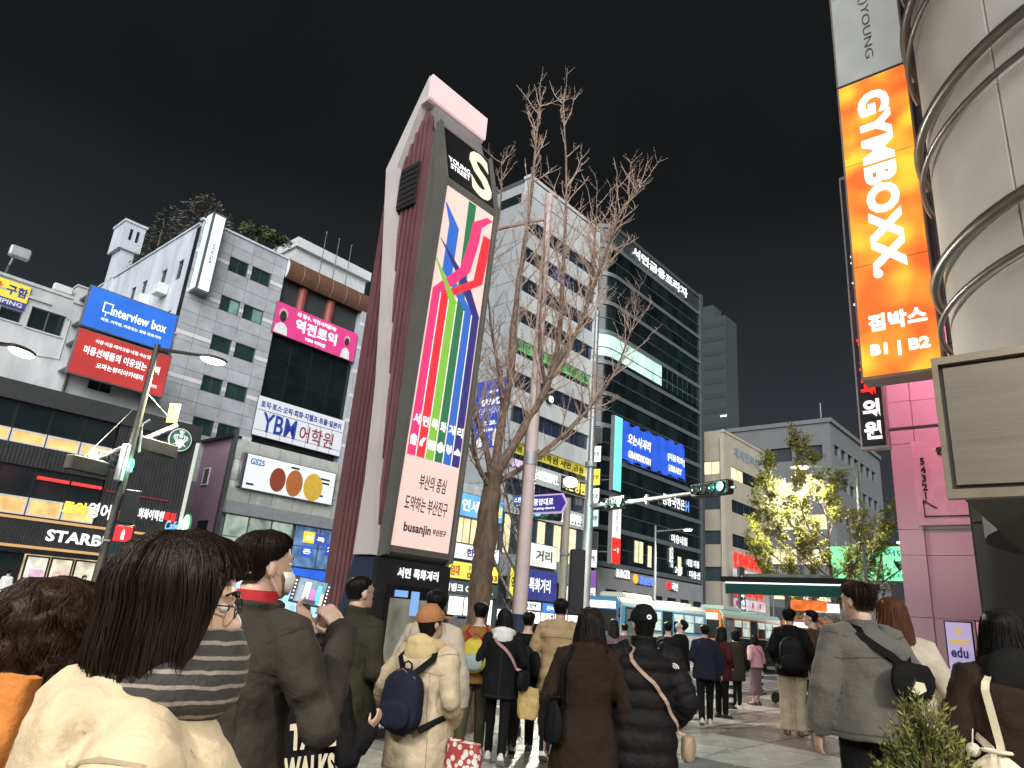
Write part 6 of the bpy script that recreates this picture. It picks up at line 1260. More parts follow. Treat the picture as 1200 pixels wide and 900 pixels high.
def person(label, pos, az, h=1.7, hair='short', hairm=None, top=None, bottom=None, shoes=None, skin=None, stride=0, arms=None, yaw=0, nod=0, vox=.016, face=False, gz=None, lean=0, name='person', gender_w=1.0, group='people in the crossing crowd', strands=0, no_legs=False):
    """a figure facing azimuth az (degrees clockwise from straight ahead of the camera); top, bottom: dicts that describe the clothes"""
    P = Person(); k = h / 1.75; x, y = pos; z = hgt(x, y) if gz is None else gz
    hairm = hairm or hair_b; skin = skin or skin1; top = dict(top or {}); bottom = dict(bottom or {}); shoes = shoes or sole_b
    T = thing(name, label, 'person', (x, y, z), group, rz=-rad(az), street=False); T.scale = (k, k, k); P.T = T; P.k = k
    yaw = yaw or ((len(label) * 11) % 5 - 2) * 9; SW = gender_w; pose = (len(label) * 5 + int(abs(x) * 13)) % 6
    # pose ------------------------------------------------------------------
    legs = {}
    for s in (-1, 1):
        a = stride * s; kb = max(0, -a) * .9 + abs(stride) * .15
        hip = Vector((s * .088, 0, .92)); kn = hip + Vector((s * .005, sin(a), -cos(a))) * .44; an = kn + Vector((0, sin(a - kb), -cos(a - kb))) * .40
        legs[s] = [hip, kn, an, a - kb]
    drop = min(v[2].z for v in legs.values()) - .08
    dz = Vector((0, 0, -drop)); legs = {s: [v[0] + dz, v[1] + dz, v[2] + dz, v[3]] for s, v in legs.items()}
    up = Matrix.Translation((0, 0, .95)) @ Matrix.Rotation(-lean, 4, 'X') @ Matrix.Translation((0, 0, -.95))
    def U_(p): return (up @ Vector(p)) + dz
    A = {}
    for s in (-1, 1):
        q = (arms or {}).get(s)
        sh = Vector((s * .165 * SW, -.005, 1.415))
        if q: el, wr, hd = Vector(q[0]), Vector(q[1]), Vector(q[2]).normalized()
        else:
            if (s > 0 and pose in (1, 3)) or (s < 0 and pose in (2, 3)): el = Vector((s * .285 * SW, -.085, 1.15)); wr = Vector((s * .205 * SW, .10, .985)); hd = Vector((-s * .45, .5, -.75)).normalized(); A[s] = [sh, el, wr, hd]; continue
            if (s > 0 and pose == 4) or (s < 0 and pose == 5): el = Vector((s * .245 * SW, -.03, 1.14)); wr = Vector((s * .13 * SW, .21, 1.12)); hd = Vector((-s * .5, .7, .3)).normalized(); A[s] = [sh, el, wr, hd]; continue
            sw = stride * -s * .35; el = Vector((s * .235 * SW, -.035 + sw * .25, 1.13)); wr = Vector((s * .245 * SW, .03 + sw * .55, .885)); hd = Vector((0, .12, -1)).normalized()
        if not q: el = el + Vector((s * top.get('ease', .022) * .9, 0, 0)); wr = wr + Vector((s * top.get('ease', .022) * .9, 0, 0))
        A[s] = [sh, el, wr, hd]
    P.arms = A; P.U = U_; P.dz = dz
    # body: one continuous skin ---------------------------------------------
    b = MB()
    b.rings([[U_(p) for p in ering(zz, rx * SW * .96, ry * .96)] for zz, rx, ry in BODYT[2:]] + [[U_(p) for p in ering(1.55, .052, .056, cy=.004)]])
    for s, (hip, kn, an, fa) in legs.items():
        b.tube([hip, hip.lerp(kn, .5), kn, kn.lerp(an, .35), an, an + Vector((0, .02, -.05))], [.075, .062, .044, .042, .032, .036], 12); b.ell(an + Vector((0, .06, -.045)), (.04, .11, .033), 12, 8)
    for s, (sh, el, wr, hd) in A.items():
        b.tube([U_(p) for p in (sh * Vector((.8, 1, 1)), sh, sh.lerp(el, .5), el, el.lerp(wr, .3), wr)], [.042, .042, .034, .028, .028, .024], 12)
        hand(b, U_(wr), hd, s, curl=(arms or {}).get(s, (0, 0, 0, .6))[3] if arms and s in arms and len(arms[s]) > 3 else .55, palm=(arms or {}).get(s, (0,) * 5)[4] if arms and s in arms and len(arms[s]) > 4 else None)
    HM = Matrix.Translation(U_((0, .0, 1.525))) @ Matrix.Rotation(-rad(yaw), 4, 'Z') @ Matrix.Rotation(-rad(nod), 4, 'X') @ Matrix.Translation((0, .012, -.01))
    P.HM = HM
    def H_(p): return HM @ Vector(p)
    P.H = H_
    hb = [[H_(head_r(2 * pi * i / 28, zz)) for i in range(28)] for zz, *_ in HEAD]
    b.rings(hb)
    b.tube([U_((0, -.02, 1.43)), U_((0, -.012, 1.50)), H_((0, -.02, .05))], [.06, .054, .055], 14)
    b.rings([[H_(p) for p in ring] for ring in ([(-.010, .090, .125), (.010, .090, .125), (.006, .094, .13), (-.006, .094, .13)], [(-.014, .09, .09), (.014, .09, .09), (.008, .118, .094), (-.008, .118, .094)], [(-.017, .088, .078), (.017, .088, .078), (.010, .108, .08), (-.010, .108, .08)])])
    for s in (-1, 1):
        b.ell(H_((s * .075, -.006, .108)), (.011, .020, .033), 10, 8, rot=HM.to_3x3())
        b.ell(H_((s * .03, .088, .142)), (.024, .010, .007), 10, 6, rot=HM.to_3x3())
    b.ell(H_((0, .093, .055)), (.024, .010, .006), 10, 6, rot=HM.to_3x3()); b.ell(H_((0, .091, .045)), (.021, .010, .007), 10, 6, rot=HM.to_3x3())
    P.body = remesh(part('body', b, skin, T), min(vox, .0075) if (face or vox < .011) else vox, 2, fac=.4)
    if face:
        for s in (-1, 1):
            e = part('eye', MB().ell(H_((s * .031, .0805, .122)), (.0145, .011, .0080), 12, 8, rot=HM.to_3x3()), mat('eye_white', (.6, .58, .55), .3), T, 60); part('iris', MB().ell(H_((s * .031, .0895, .122)), (.0055, .004, .0055), 10, 6, rot=HM.to_3x3()), mat('eye_dark', (.01, .006, .004), .2), e, 60)
            part('eyebrow', MB().tube([H_((s * .015, .099, .142)), H_((s * .032, .098, .147)), H_((s * .05, .085, .142))], [.0035, .004, .002], 6), hair_b, T)
        part('lips', MB().ell(H_((0, .0985, .05)), (.021, .006, .0075), 12, 6, rot=HM.to_3x3()), mat('lips', (.42, .18, .15), .5), T, 60)
    # top garment -----------------------------------------------------------
    hem = top.get('hem', .80); ease = top.get('ease', .022); flare = top.get('flare', .01); puff = top.get('puff', 0)
    zs = [hem + (1.47 - hem) * i / 26 for i in range(27)]
    def tor(z):
        rx, ry = lerp_tab(BODYT, z); e = ease * (1.0 if z < 1.38 else max(.2, 1 - (z - 1.38) * 9)); fz = flare * max(0, (1.1 - z) / (1.1 - hem + 1e-6)) if z < 1.1 else 0
        if z < .95: rx = max(rx, .165); ry = max(ry, .12)
        q = 0
        if puff: q = puff * abs(sin(pi * (z - hem) / top.get('baffle', .12))) - puff * .5
        wx = top.get('waist', 0) * math.exp(-((z - 1.06) / .1) ** 2)
        return (rx + e + fz + q - wx) * SW, ry + e * 1.15 + fz * 1.1 + q - wx * .7
    P.tor = tor
    c = MB(); c.rings([[U_(p) for p in ering(zz, *tor(zz), 32)] for zz in zs])
    sr = top.get('sleeve', .058)
    if top.get('arms', True):
        for s, (sh, el, wr, hd) in A.items():
            pts = [sh * Vector((.62, 1, 1.0)), sh + Vector((s * .015, 0, -.012)), sh.lerp(el, .35), sh.lerp(el, .7), el, el.lerp(wr, .35), el.lerp(wr, .7), wr - (wr - el).normalized() * .0 + hd * .01]
            if puff:
                Q = []; R_ = []
                for i in range(len(pts) - 1):
                    for t in (0, .25, .5, .75): Q.append(pts[i].lerp(pts[i + 1], t)); R_.append(sr * (1.28 - .32 * (i + t) / 7) + puff * .6 * (abs(sin(pi * (i * 4 + t * 4) / 3)) - .5))
                c.tube([U_(p) for p in Q], R_, 14)
            else: c.tube([U_(p) for p in pts], [sr * v for v in (1.15, 1.28, 1.2, 1.1, 1.05, 1.0, .92, top.get('cuff', .86))], 14)
    for s, (sh, el, wr, hd) in A.items(): c.ell(U_(el), (sr * 1.08,) * 3, 14, 10); c.ell(U_(sh * Vector((.9, 1, 1)) - Vector((0, 0, .02))), (sr * 1.12,) * 3, 14, 10)
    if top.get('collar'):
        cz, cr_ = top['collar']; c.rings([[U_(p) for p in ering(z_, r_, r_ * 1.05, 24, cy=.0)] for z_, r_ in ((1.44, .115), (1.47, .088), (1.49 + cz * .5, .078 + cr_ * .4), (1.49 + cz, .074 + cr_), (1.49 + cz, .060 + cr_ * .5), (1.47, .06))])
    if top.get('hood') and top.get('hoodm') is None:
        hs = top['hood']; c.ell(U_((0, -.115, 1.40)), (.135 * hs, .05 * hs, .115 * hs), 20, 12); c.tube([U_((-.085, .07, 1.43)), U_((-.112, -.02, 1.462)), U_((-.075, -.10, 1.475)), U_((0, -.125, 1.478)), U_((.075, -.10, 1.475)), U_((.112, -.02, 1.462)), U_((.085, .07, 1.43))], [.022, .034, .040, .040, .040, .034, .022], 12)
    tm = top.get('m', CL['black'])
    P.coat = remesh(part(top.get('name', 'coat'), c, tm, T), vox, top.get('smooth', 3), top.get('folds', .026))
    P.coat.modifiers['folds'].texture = TEXC
    if vox < .012:
        m = P.coat.modifiers.new('fine_folds', 'DISPLACE'); m.texture = TEXF; m.strength = .007; m.mid_level = .5
    if top.get('hood') and top.get('hoodm') is not None:
        hm_ = MB(); hs = top['hood']
        hm_.ell(U_((0, -.105, 1.43)), (.125 * hs, .06 * hs, .115 * hs), 18, 12); hm_.tube([U_((s * .10, .03, 1.46)) for s in ()] or [U_((-.10, .04, 1.46)), U_((-.115, -.04, 1.475)), U_((-.07, -.105, 1.49)), U_((0, -.125, 1.495)), U_((.07, -.105, 1.49)), U_((.115, -.04, 1.475)), U_((.10, .04, 1.46))], [.03, .045, .05, .05, .05, .045, .03], 12)
        remesh(part('hood', hm_, top.get('hoodm', tm), T), max(.009, vox * .8), 5, .016)
    if top.get('shirt'): part('shirt_collar', MB().rings([[U_(p) for p in ering(z_, r_, r_ * 1.05, 24)] for z_, r_ in ((1.45, .085), (1.50, .070), (1.545, .066), (1.545, .060), (1.46, .06))]), top['shirt'], T, 60)
    # legs ------------------------------------------------------------------
    if not no_legs:
        bm_ = bottom.get('m', CL['black']); fit = bottom.get('fit', 1.0); t_ = MB()
        if bottom.get('skirt'):
            hz = bottom['skirt']; t_.rings([[p for p in ering(zz, .155 + .02 * (1.0 - zz) + .012 * sin(zz * 9), .115 + .05 * (1.0 - zz), 28, cy=stride * .05)] for zz in [hz + (1.02 - hz) * i / 14 for i in range(15)]])
            remesh(part('skirt', t_, bm_, T), vox, 3, .02)
        else:
            t_.rings([[Vector(p) + dz for p in ering(zz, rx, ry, 24)] for zz, rx, ry in ((.80, .135, .10), (.88, .168, .122), (.96, .168, .122), (1.03, .155, .115))])
            for s, (hip, kn, an, fa) in legs.items():
                e = an + Vector((0, 0, bottom.get('len', .0) - .02)); t_.tube([hip + Vector((0, 0, .02)), hip.lerp(kn, .45), kn + Vector((0, .005, 0)), kn.lerp(an, .5), e], [.098 * max(1, fit * .97), .088 * fit, .072 * fit, .066 * fit, bottom.get('ankle', .056) * fit], 14)
            remesh(part('trousers', t_, bm_, T), vox, 3, .018)
        for s, (hip, kn, an, fa) in legs.items():
            rx_ = Matrix.Translation(an) @ Matrix.Rotation(min(.0, fa) * .9, 4, 'X'); sh_ = MB()
            for zz0, prof in ((0, None),):
                secs = [(-.085, .030, .055), (-.07, .038, .085), (-.03, .042, .10), (.03, .045, .075), (.09, .050, .055), (.14, .047, .043), (.175, .034, .034), (.19, .014, .022)]
                sh_.rings([[rx_ @ Vector((w_ * cos(t), yy, -.078 + (hh * max(0, sin(t)) if sin(t) > 0 else -.0))) for t in [2 * pi * i / 14 for i in range(14)]] for yy, w_, hh in secs])
            so_ = part('shoe', sh_, shoes, T, 60)
            sl_ = MB(); n = 18; ol = []
            for i in range(n):
                t = 2 * pi * i / n; yy = .05 + .142 * cos(t); w_ = .047 * (1.0 + .12 * cos(t)); ol.append((w_ * sin(t) * (abs(sin(t)) ** -.25 if abs(sin(t)) > .01 else 1), yy))
            sl_.rings([[rx_ @ Vector((a_, b_, zz)) for a_, b_ in ol] for zz in (-.08, -.062)]); part('sole', sl_, sole_w if bottom.get('wsole') else sole_b, so_, 40)
    make_hair(P, hair, hairm, strands, vox)
    return P
def hand(b, wr, hd, side, curl=.55, palm=None):
    hd = Vector(hd).normalized(); pn = Vector(palm).normalized() if palm else Vector((-side, 0, 0))     # palm normal
    pn = (pn - hd * pn.dot(hd)).normalized(); tx_ = hd.cross(pn).normalized()                            # across the palm
    if tx_.y < -.2 and not palm: tx_ = -tx_
    b.rings([[wr + hd * l + tx_ * (w_ * cos(t)) + pn * (t_ * sin(t)) for t in [2 * pi * i / 14 for i in range(14)]] for l, w_, t_ in ((-.02, .026, .022), (.02, .034, .018), (.055, .041, .017), (.085, .040, .014), (.098, .035, .010))])
    for i, (o, ln) in enumerate(((.031, .068), (.0105, .078), (-.0105, .073), (-.031, .056))):
        p = wr + hd * .085 + tx_ * o; d = hd.copy(); pts = [p - hd * .02]; rr = [.0095]
        for j, f in enumerate((.45, .32, .23)):
            pts.append(p.copy()); rr.append(.0092 - .0007 * j); ang = curl * (.45 + .35 * j) * (1 + .08 * i)
            d = (hd * cos(sum(curl * (.45 + .35 * q) for q in range(j + 1))) + pn * sin(sum(curl * (.45 + .35 * q) for q in range(j + 1)))).normalized(); p = p + d * ln * f
        pts.append(p); rr.append(.006); b.tube(pts, rr, 8)
    p = wr + hd * .025 + tx_ * .026; d = (tx_ * .75 + hd * .6 + pn * .35).normalized(); q = p + d * .04; d2 = (hd * .8 + pn * .5 * (.4 + curl) + tx_ * .1).normalized(); b.tube([p - d * .015, p, q, q + d2 * .028, q + d2 * .05], [.013, .0125, .011, .0095, .006], 8)
def make_hair(P, style, m, strands, vox):
    rnd = random.Random(hash(P.T['label']) % 1000 if False else len(P.T['label']) * 7 + int(P.T.location.x * 31))
    H_ = P.H; NT = 56 if vox < .02 else 36
    def lim(t):                            # lowest height of the hair for a direction (0 front)
        a = abs((t + pi) % (2 * pi) - pi); fr, sd, bk = dict(short=(.197, .145, .062), crop=(.205, .16, .075), bob=(.185, .02, -.03), long=(.195, -.10, -.30), xlong=(.195, -.14, -.36), curly=(.19, .0, -.05), tied=(.2, .12, .04), cap=(.17, .10, .03), bald=(.21, .13, .06))[style if style in ('short', 'crop', 'bob', 'long', 'xlong', 'curly', 'tied', 'cap') else 'short']
        if a < .75: return fr - .02 * (a / .75) ** 2
        if a < 1.25: u = (a - .75) / .5; u = u * u * (3 - 2 * u); return fr - .02 + (sd - fr + .02) * u
        u = min(1, (a - 1.25) / .9); u = u * u * (3 - 2 * u); return sd + (bk - sd) * u
    vol = dict(short=.016, crop=.008, bob=.026, long=.022, xlong=.022, curly=.045, tied=.012, cap=.01).get(style, .014)
    ph = [rnd.uniform(0, 6.28) for _ in range(6)]
    def tap(s): return 1 if style in ('bob', 'long', 'xlong', 'curly') else 1 - .85 * smooth(.55, 1, s)
    def surf(t, s, off=0):
        zt = .2345; zl = lim(t); z = zt + vol * .8 - (zt + vol * .8 - zl) * s
        a = abs((t + pi) % (2 * pi) - pi)
        if z > .12:
            zz = min(z - vol * .6 * max(0, (z - .15) / .1), .2344); p = head_r(t, max(zz, .12)); cy = -.005; dv = Vector((p.x, p.y - cy, 0)); n_ = dv.normalized() if dv.length > 1e-5 else Vector((sin(t), cos(t), 0))
            pr = Vector((p.x, p.y, z)) + n_ * (vol * tap(s) + off) * min(1, .25 + s * 2.2)
        else:
            p = head_r(t, .12); n_ = Vector((p.x, p.y + .005, 0)).normalized(); d = .12 - z
            w_ = vol * tap(s) + (min(d, .1) * .03 if style in ('bob', 'long', 'xlong', 'curly') else -.1 * d) + (.02 * math.sin(min(d, .3) * 9) if style in ('long', 'xlong') else 0) - (max(0, d - .09) * .22 if style == 'bob' else 0)
            back = .02 * smooth(.1, .25, d) * (1 if a > 1.6 else .3) if style in ('long', 'xlong') else 0
            pr = Vector((p.x, p.y, z)) + n_ * (w_ + off) + Vector((0, -back, 0))
            if style in ('long', 'xlong'): pr.x *= 1 - .12 * smooth(.12, .4, d)
        rid = .0022 * (sin(9 * t + ph[0] + s * 2) + .8 * sin(17 * t + ph[1] - s * 3) + .7 * sin(29 * t + ph[2] + s)) * min(1, s * 3)
        if style == 'curly': rid += .03 * mnoise.noise(Vector((sin(t) * 4, cos(t) * 4, s * 9 + ph[0]))) + .011 * sin(11 * t + ph[3] + 7 * sin(9 * s)) * sin(19 * s + ph[4] + 3 * sin(5 * t))
        return pr + n_ * rid
    mb = MB(); NS = 20; R_ = []
    ss = [.04 + .96 * j / NS for j in range(NS + 1)]
    for s in ss: R_.append([H_(surf(2 * pi * i / NT, s)) for i in range(NT)])
    for s in ss[::-1][:14]: R_.append([H_(surf(2 * pi * i / NT, s, -.014)) for i in range(NT)])
    mb.rings(R_)
    for _ in range(strands):
        t0 = rnd.uniform(0, 2 * pi); dt = rnd.gauss(0, .12); off = rnd.uniform(.001, .007); s1 = rnd.uniform(.8, 1.06); pts = [H_(surf(t0 + dt * q / 9 + (.09 * sin(q * 1.9 + t0 * 5) if style == 'curly' else .012 * sin(q + t0 * 9)), min(1.05, .05 + (s1 - .05) * q / 9), off + (.014 * sin(q * 2.3 + t0 * 7) if style == 'curly' else 0))) for q in range(10)]
        mb.tube(pts, [.0012] * 8 + [.0009, .0003], 3)
    P.hair = part('hair', mb, m, P.T, 80)
    if style in ('short', 'crop', 'tied') and vox < .02 and not strands:
        pass
    if style == 'tied': part('hair_bun', MB().ell(H_((0, -.135, .14)), (.045, .04, .045), 14, 10), m, P.T, 60)
# accessories ------------------------------------------------------------------
def cap(P, m, brim=0, label=None):
    c = MB(); rs = []
    for z, g in ((.135, .020), (.16, .021), (.19, .020), (.215, .018)): rs.append([P.H(head_r(2 * pi * i / 32, z) + Vector((sin(2 * pi * i / 32), cos(2 * pi * i / 32), 0)) * g) for i in range(32)])
    rs.append([P.H(Vector((.05 * sin(2 * pi * i / 32), -.005 + .055 * cos(2 * pi * i / 32), .247))) for i in range(32)]); rs.append([P.H(Vector((.006 * sin(2 * pi * i / 32), -.005 + .006 * cos(2 * pi * i / 32), .257))) for i in range(32)])
    o = part('cap', c.rings(rs), m, P.T, 60)
    if brim:
        R3 = Matrix.Rotation(-rad(brim - 1 if brim != 1 else 0), 4, 'Z'); b = MB(); up_, dn_ = [], []
        for i in range(15):
            t = -1.05 + 2.1 * i / 14; e = head_r(t, .15) + Vector((sin(t), cos(t), 0)) * .018; o2 = e + Vector((sin(t) * .012, .066 * cos(t * .9) + .010, -.014 - .01 * abs(sin(t)))); up_ += [e, o2]
        V = [P.H(R3 @ (p + Vector((0, 0, .003)))) for p in up_] + [P.H(R3 @ (p - Vector((0, 0, .004)))) for p in up_]; n = len(up_); F_ = []
        for i in range(14): a = 2 * i; F_ += [(a, a + 1, a + 3, a + 2), (n + a + 2, n + a + 3, n + a + 1, n + a), (a + 1, n + a + 1, n + a + 3, a + 3)]
        part('brim', b.add(V, F_), m, o, 60)
    return o
def mask(P, m): 
    rs = [[P.H(head_r(t, z) + Vector((sin(t), cos(t), 0)) * g) for t in [-1.25 + 2.5 * i / 16 for i in range(17)]] for z, g in ((.015, .006), (.04, .014), (.07, .024), (.095, .012))]; n = 17; V = [p for r in rs for p in r]; F_ = [(j * n + i, j * n + i + 1, j * n + n + i + 1, j * n + n + i) for j in range(3) for i in range(16)]
    o = part('face_mask', MB().add(V, F_), m, P.T, 80); o.modifiers.new('thick', 'SOLIDIFY').thickness = .003
    for s in (-1, 1): part('ear_loop', MB().tube([P.H((s * .068, .03, .085)), P.H((s * .081, -.01, .12)), P.H((s * .082, -.03, .11)), P.H((s * .066, .03, .03))], .0016, 5), m, o)
def glasses(P):
    g = MB()
    for s in (-1, 1):
        g.tube([P.H((s * .032 + .022 * cos(t), .104, .122 + .017 * sin(t))) for t in [2 * pi * i / 16 for i in range(17)]], .0013, 5); g.tube([P.H((s * .054, .102, .125)), P.H((s * .078, .06, .126)), P.H((s * .081, -.015, .122))], .0013, 5)
    g.tube([P.H((-.01, .106, .124)), P.H((.01, .106, .124))], .0013, 5); part('glasses', g, mat('glasses_frame', (.03, .03, .035), .3, .5), P.T, 60)
def on_torso(P, t, z, off=.01):            # point on the coat, t = 0 to the wearer's right, pi/2 front
    rx, ry = P.tor(z); c, s = cos(t), sin(t); p = 2.4
    return P.U(((rx + off) * abs(c) ** (2 / p) * (1 if c >= 0 else -1), (ry + off) * abs(s) ** (2 / p) * (1 if s >= 0 else -1), z))
def bag_root(P, name, label, centre, cat='bag', group='bags carried in the crowd'):
    w_ = P.T.matrix_basis @ Vector(centre)
    o = bpy.data.objects.new(name, None); COL.objects.link(o); o.location = w_; o.rotation_euler = P.T.rotation_euler; o.scale = P.T.scale; o.empty_display_size = .1; ORG[o.name] = tuple(centre); return tag(o, label, cat, group)
def ribbon(pts, w_, nrm, th=.004):
    mb = MB(); P_ = [Vector(p) for p in pts]; rs = []
    for i, p in enumerate(P_):
        d = (P_[min(i + 1, len(P_) - 1)] - P_[max(i - 1, 0)]).normalized(); n_ = Vector(nrm(p)).normalized(); s = d.cross(n_).normalized() * w_ / 2
        rs.append([p - s, p + s, p + s + n_ * th, p - s + n_ * th])
    return mb.rings(rs)
def out_n(P):
    def f(p): q = Vector((p.x * .55, p.y + .0, .0)); return q if q.length > 1e-4 else Vector((0, -1, 0))
    return f
def crossbody(P, label, m, strapm, shoulder=-1, zb=.98, tb=0.0, size=(.13, .055, .10), w_=.028, name='crossbody_bag', back=True, round_=.35):
    """strap from one shoulder across the back to a bag at the other hip; tb: direction of the bag (0 = right side, -pi/2 = back)"""
    cpos = on_torso(P, tb, zb, size[1] + .015); B = bag_root(P, name, label, cpos)
    pts = []; ts = pi if shoulder < 0 else 0
    sh = P.U((shoulder * .09, -.02, 1.475)); n = 16
    for i in range(n + 1):
        f = i / n; z = 1.46 + (zb + size[2] * .8 - 1.46) * f; tA = -pi / 2 + (-.62 if shoulder < 0 else .62)
        t = tA + (tb - tA) * f; pts.append(on_torso(P, t, z, .014))
    part('strap', ribbon([sh] + pts[:-1] + [cpos + Vector((0, 0, size[2] * .8))], w_, out_n(P)), strapm, B)
    fr = [P.U((shoulder * .09, .02, 1.475))] + [on_torso(P, pi / 2 + (.6 if shoulder < 0 else -.6) * (1 - f) - (pi / 2 - tb) * f, 1.44 + (zb + size[2] * .8 - 1.44) * f, .014) for f in [i / 12 for i in range(12)]] + [cpos + Vector((0, 0, size[2] * .8))]
    part('strap', ribbon(fr, w_, out_n(P)), strapm, B)
    n_ = Vector((cos(tb), sin(tb), 0)); s_ = Vector((-sin(tb), cos(tb), 0)); b = MB()
    rs = []
    for j in range(11):
        ph = -pi / 2 + pi * j / 10; rr = abs(cos(ph)) ** round_
        rs.append([cpos + s_ * size[0] * rr * cos(t) + n_ * size[1] * rr * sin(t) + Vector((0, 0, size[2] * sin(ph) * 1.0)) for t in [2 * pi * i / 20 for i in range(20)]])
    bo = part('bag', b.rings(rs), m, B, 60); bo.modifiers.new('sub', 'SUBSURF').render_levels = 1
    dm_ = bo.modifiers.new('creases', 'DISPLACE'); dm_.texture = TEXF; dm_.strength = .012
    return B, cpos, n_, s_
def shoulderbag(P, label, m, s=-1, t=-2.2, zb=1.05, size=(.13, .07, .09), w_=.034):
    cpos = on_torso(P, t, zb, size[1] + .02); B = bag_root(P, 'shoulder_bag', label, cpos); sx = s * .135
    bk = [on_torso(P, t + (-pi / 2 + s * .72 - t) * f, zb + size[2] * .7 + (1.43 - zb - size[2] * .7) * f, .022) for f in [i / 10 for i in range(11)]]
    part('strap', ribbon(bk + [P.U((sx, -.055, 1.465)), P.U((sx, .0, 1.475)), P.U((sx, .06, 1.46))], w_, out_n(P), .006), m, B)
    ft = [on_torso(P, pi / 2 - s * .75, 1.42, .02), on_torso(P, pi / 2 - s * 1.1, 1.3, .02), on_torso(P, pi - .1 if s < 0 else .1, 1.2, .02), cpos + Vector((0, .04, size[2] * .8))]
    part('strap', ribbon([P.U((sx, .06, 1.46))] + ft, w_, out_n(P), .006), m, B)
    n_ = Vector((cos(t), sin(t), 0)); q_ = Vector((-sin(t), cos(t), 0)); rs = []
    for j in range(15):
        f = j / 14; a = sin(pi * min(1, .12 + f * .95)) ** .6; wd = size[0] * (1 - .55 * f * f) * a; dp = size[1] * (1 - .6 * f) * a
        rs.append([cpos + q_ * (wd * cos(u) * (1 + .05 * sin(u * 9 + f * 3))) + n_ * (dp * sin(u) * (1 + .12 * sin(u * 11) * f)) + Vector((0, 0, -size[2] + 2 * size[2] * f)) for u in [2 * pi * i / 44 for i in range(44)]])
    part('bag', MB().rings(rs), m, B, 70)
    part('gather', MB().tube([cpos + q_ * (size[0] * .5 * cos(u)) + n_ * (size[1] * .55 * sin(u)) + Vector((0, 0, size[2] * .82)) for u in [2 * pi * i / 16 for i in range(17)]], .008, 6), m, B, 60)
    part('tail', ribbon([cpos + n_ * size[1] * .9 + Vector((0, 0, size[2] * .7)), cpos + n_ * size[1] * 1.15 + Vector((0, 0, 0)), cpos + n_ * size[1] * 1.1 + Vector((0, 0, -size[2] * 1.3))], .022, lambda p: n_, .005), m, B)
    return B
def backpack(P, label, m, strapm, z=1.16, size=(.15, .085, .22), pocket=None, trim=None):
    cpos = on_torso(P, -pi / 2, z, size[1] + .012); B = bag_root(P, 'backpack', label, cpos); rs = []
    for j in range(15):
        f = j / 14; zz = -size[2] + 2 * size[2] * f; e = (1 - abs(2 * f - 1) ** 5 * .75); top = 1 - .3 * max(0, f - .55) ** 1.2
        rs.append([cpos + Vector((x * e * top, y * e, zz)) for x, y, _ in ering(0, size[0], size[1], 26, p=3.4)])
    o = part('bag_body', MB().rings(rs), m, B, 60); d = o.modifiers.new('creases', 'DISPLACE'); d.texture = TEXF; d.strength = .01
    rs = []
    for j in range(9):
        f = j / 8; e = 1 - abs(2 * f - 1) ** 4 * .7; rs.append([cpos + Vector((x * e, -size[1] * .98 + y * e, -size[2] * .85 + size[2] * .95 * f)) for x, y, _ in ering(0, size[0] * .78, .035, 20, p=3)])
    part('front_pocket', MB().rings(rs), pocket or m, B, 60)
    part('zip', MB().tube([cpos + Vector((-size[0] * .9, -size[1] * .55, size[2] * .1)), cpos + Vector((-size[0] * .72, -size[1] * .5, size[2] * .75)), cpos + Vector((0, -size[1] * .5, size[2] * .98)), cpos + Vector((size[0] * .72, -size[1] * .5, size[2] * .75)), cpos + Vector((size[0] * .9, -size[1] * .55, size[2] * .1))], .004, 5), trim or black_metal, B)
    part('haul_loop', MB().tube([cpos + Vector((x, .02, size[2] + zz)) for x, zz in ((-.035, -.02), (-.03, .03), (0, .045), (.03, .03), (.035, -.02))], .007, 6), strapm, B)
    for s in (-1, 1):
        ts = -pi / 2 + s * .62; pts = [cpos + Vector((s * .05, size[1] * .6, size[2] * .85)), on_torso(P, ts, 1.40, .016), P.U((s * .1, -.05, 1.478)), P.U((s * .115, .02, 1.474)), on_torso(P, pi / 2 - s * .75, 1.38, .016), on_torso(P, pi / 2 - s * 1.0, 1.2, .016), on_torso(P, -s * .0 + (0 if s > 0 else pi), 1.04, .016), cpos + Vector((s * size[0] * .9, size[1] * .4, -size[2] * .8))]
        part('strap', ribbon(pts, .045, out_n(P), .01), strapm, B)
    return B, cpos
def tote(P, label, m, centre, size=(.17, .06, .19), hand_at=None, strapm=None, name='shopping_bag', drop=.12):
    cpos = Vector(centre); B = bag_root(P, name, label, cpos); rs = []
    for j in range(12):
        f = j / 11; e = .92 + .1 * sin(pi * f) - (.12 if j == 0 else 0); rs.append([cpos + Vector((x * e, y * (1.25 - .65 * f), -size[2] + 2 * size[2] * f)) for x, y, _ in ering(0, size[0], size[1], 24, p=3)])
    o = part('bag_body', MB().rings(rs), m, B, 60); d = o.modifiers.new('creases', 'DISPLACE'); d.texture = TEXF; d.strength = .02
    hp_ = Vector(hand_at) if hand_at else cpos + Vector((0, 0, size[2] + drop))
    for s in (-1, 1): part('handle', MB().tube([cpos + Vector((-size[0] * .5, s * size[1] * .4, size[2] * .95)), hp_ + Vector((-.02, s * .006, 0)), hp_ + Vector((.02, s * .006, 0)), cpos + Vector((size[0] * .5, s * size[1] * .4, size[2] * .95))], .007, 6), strapm or m, B)
    return B
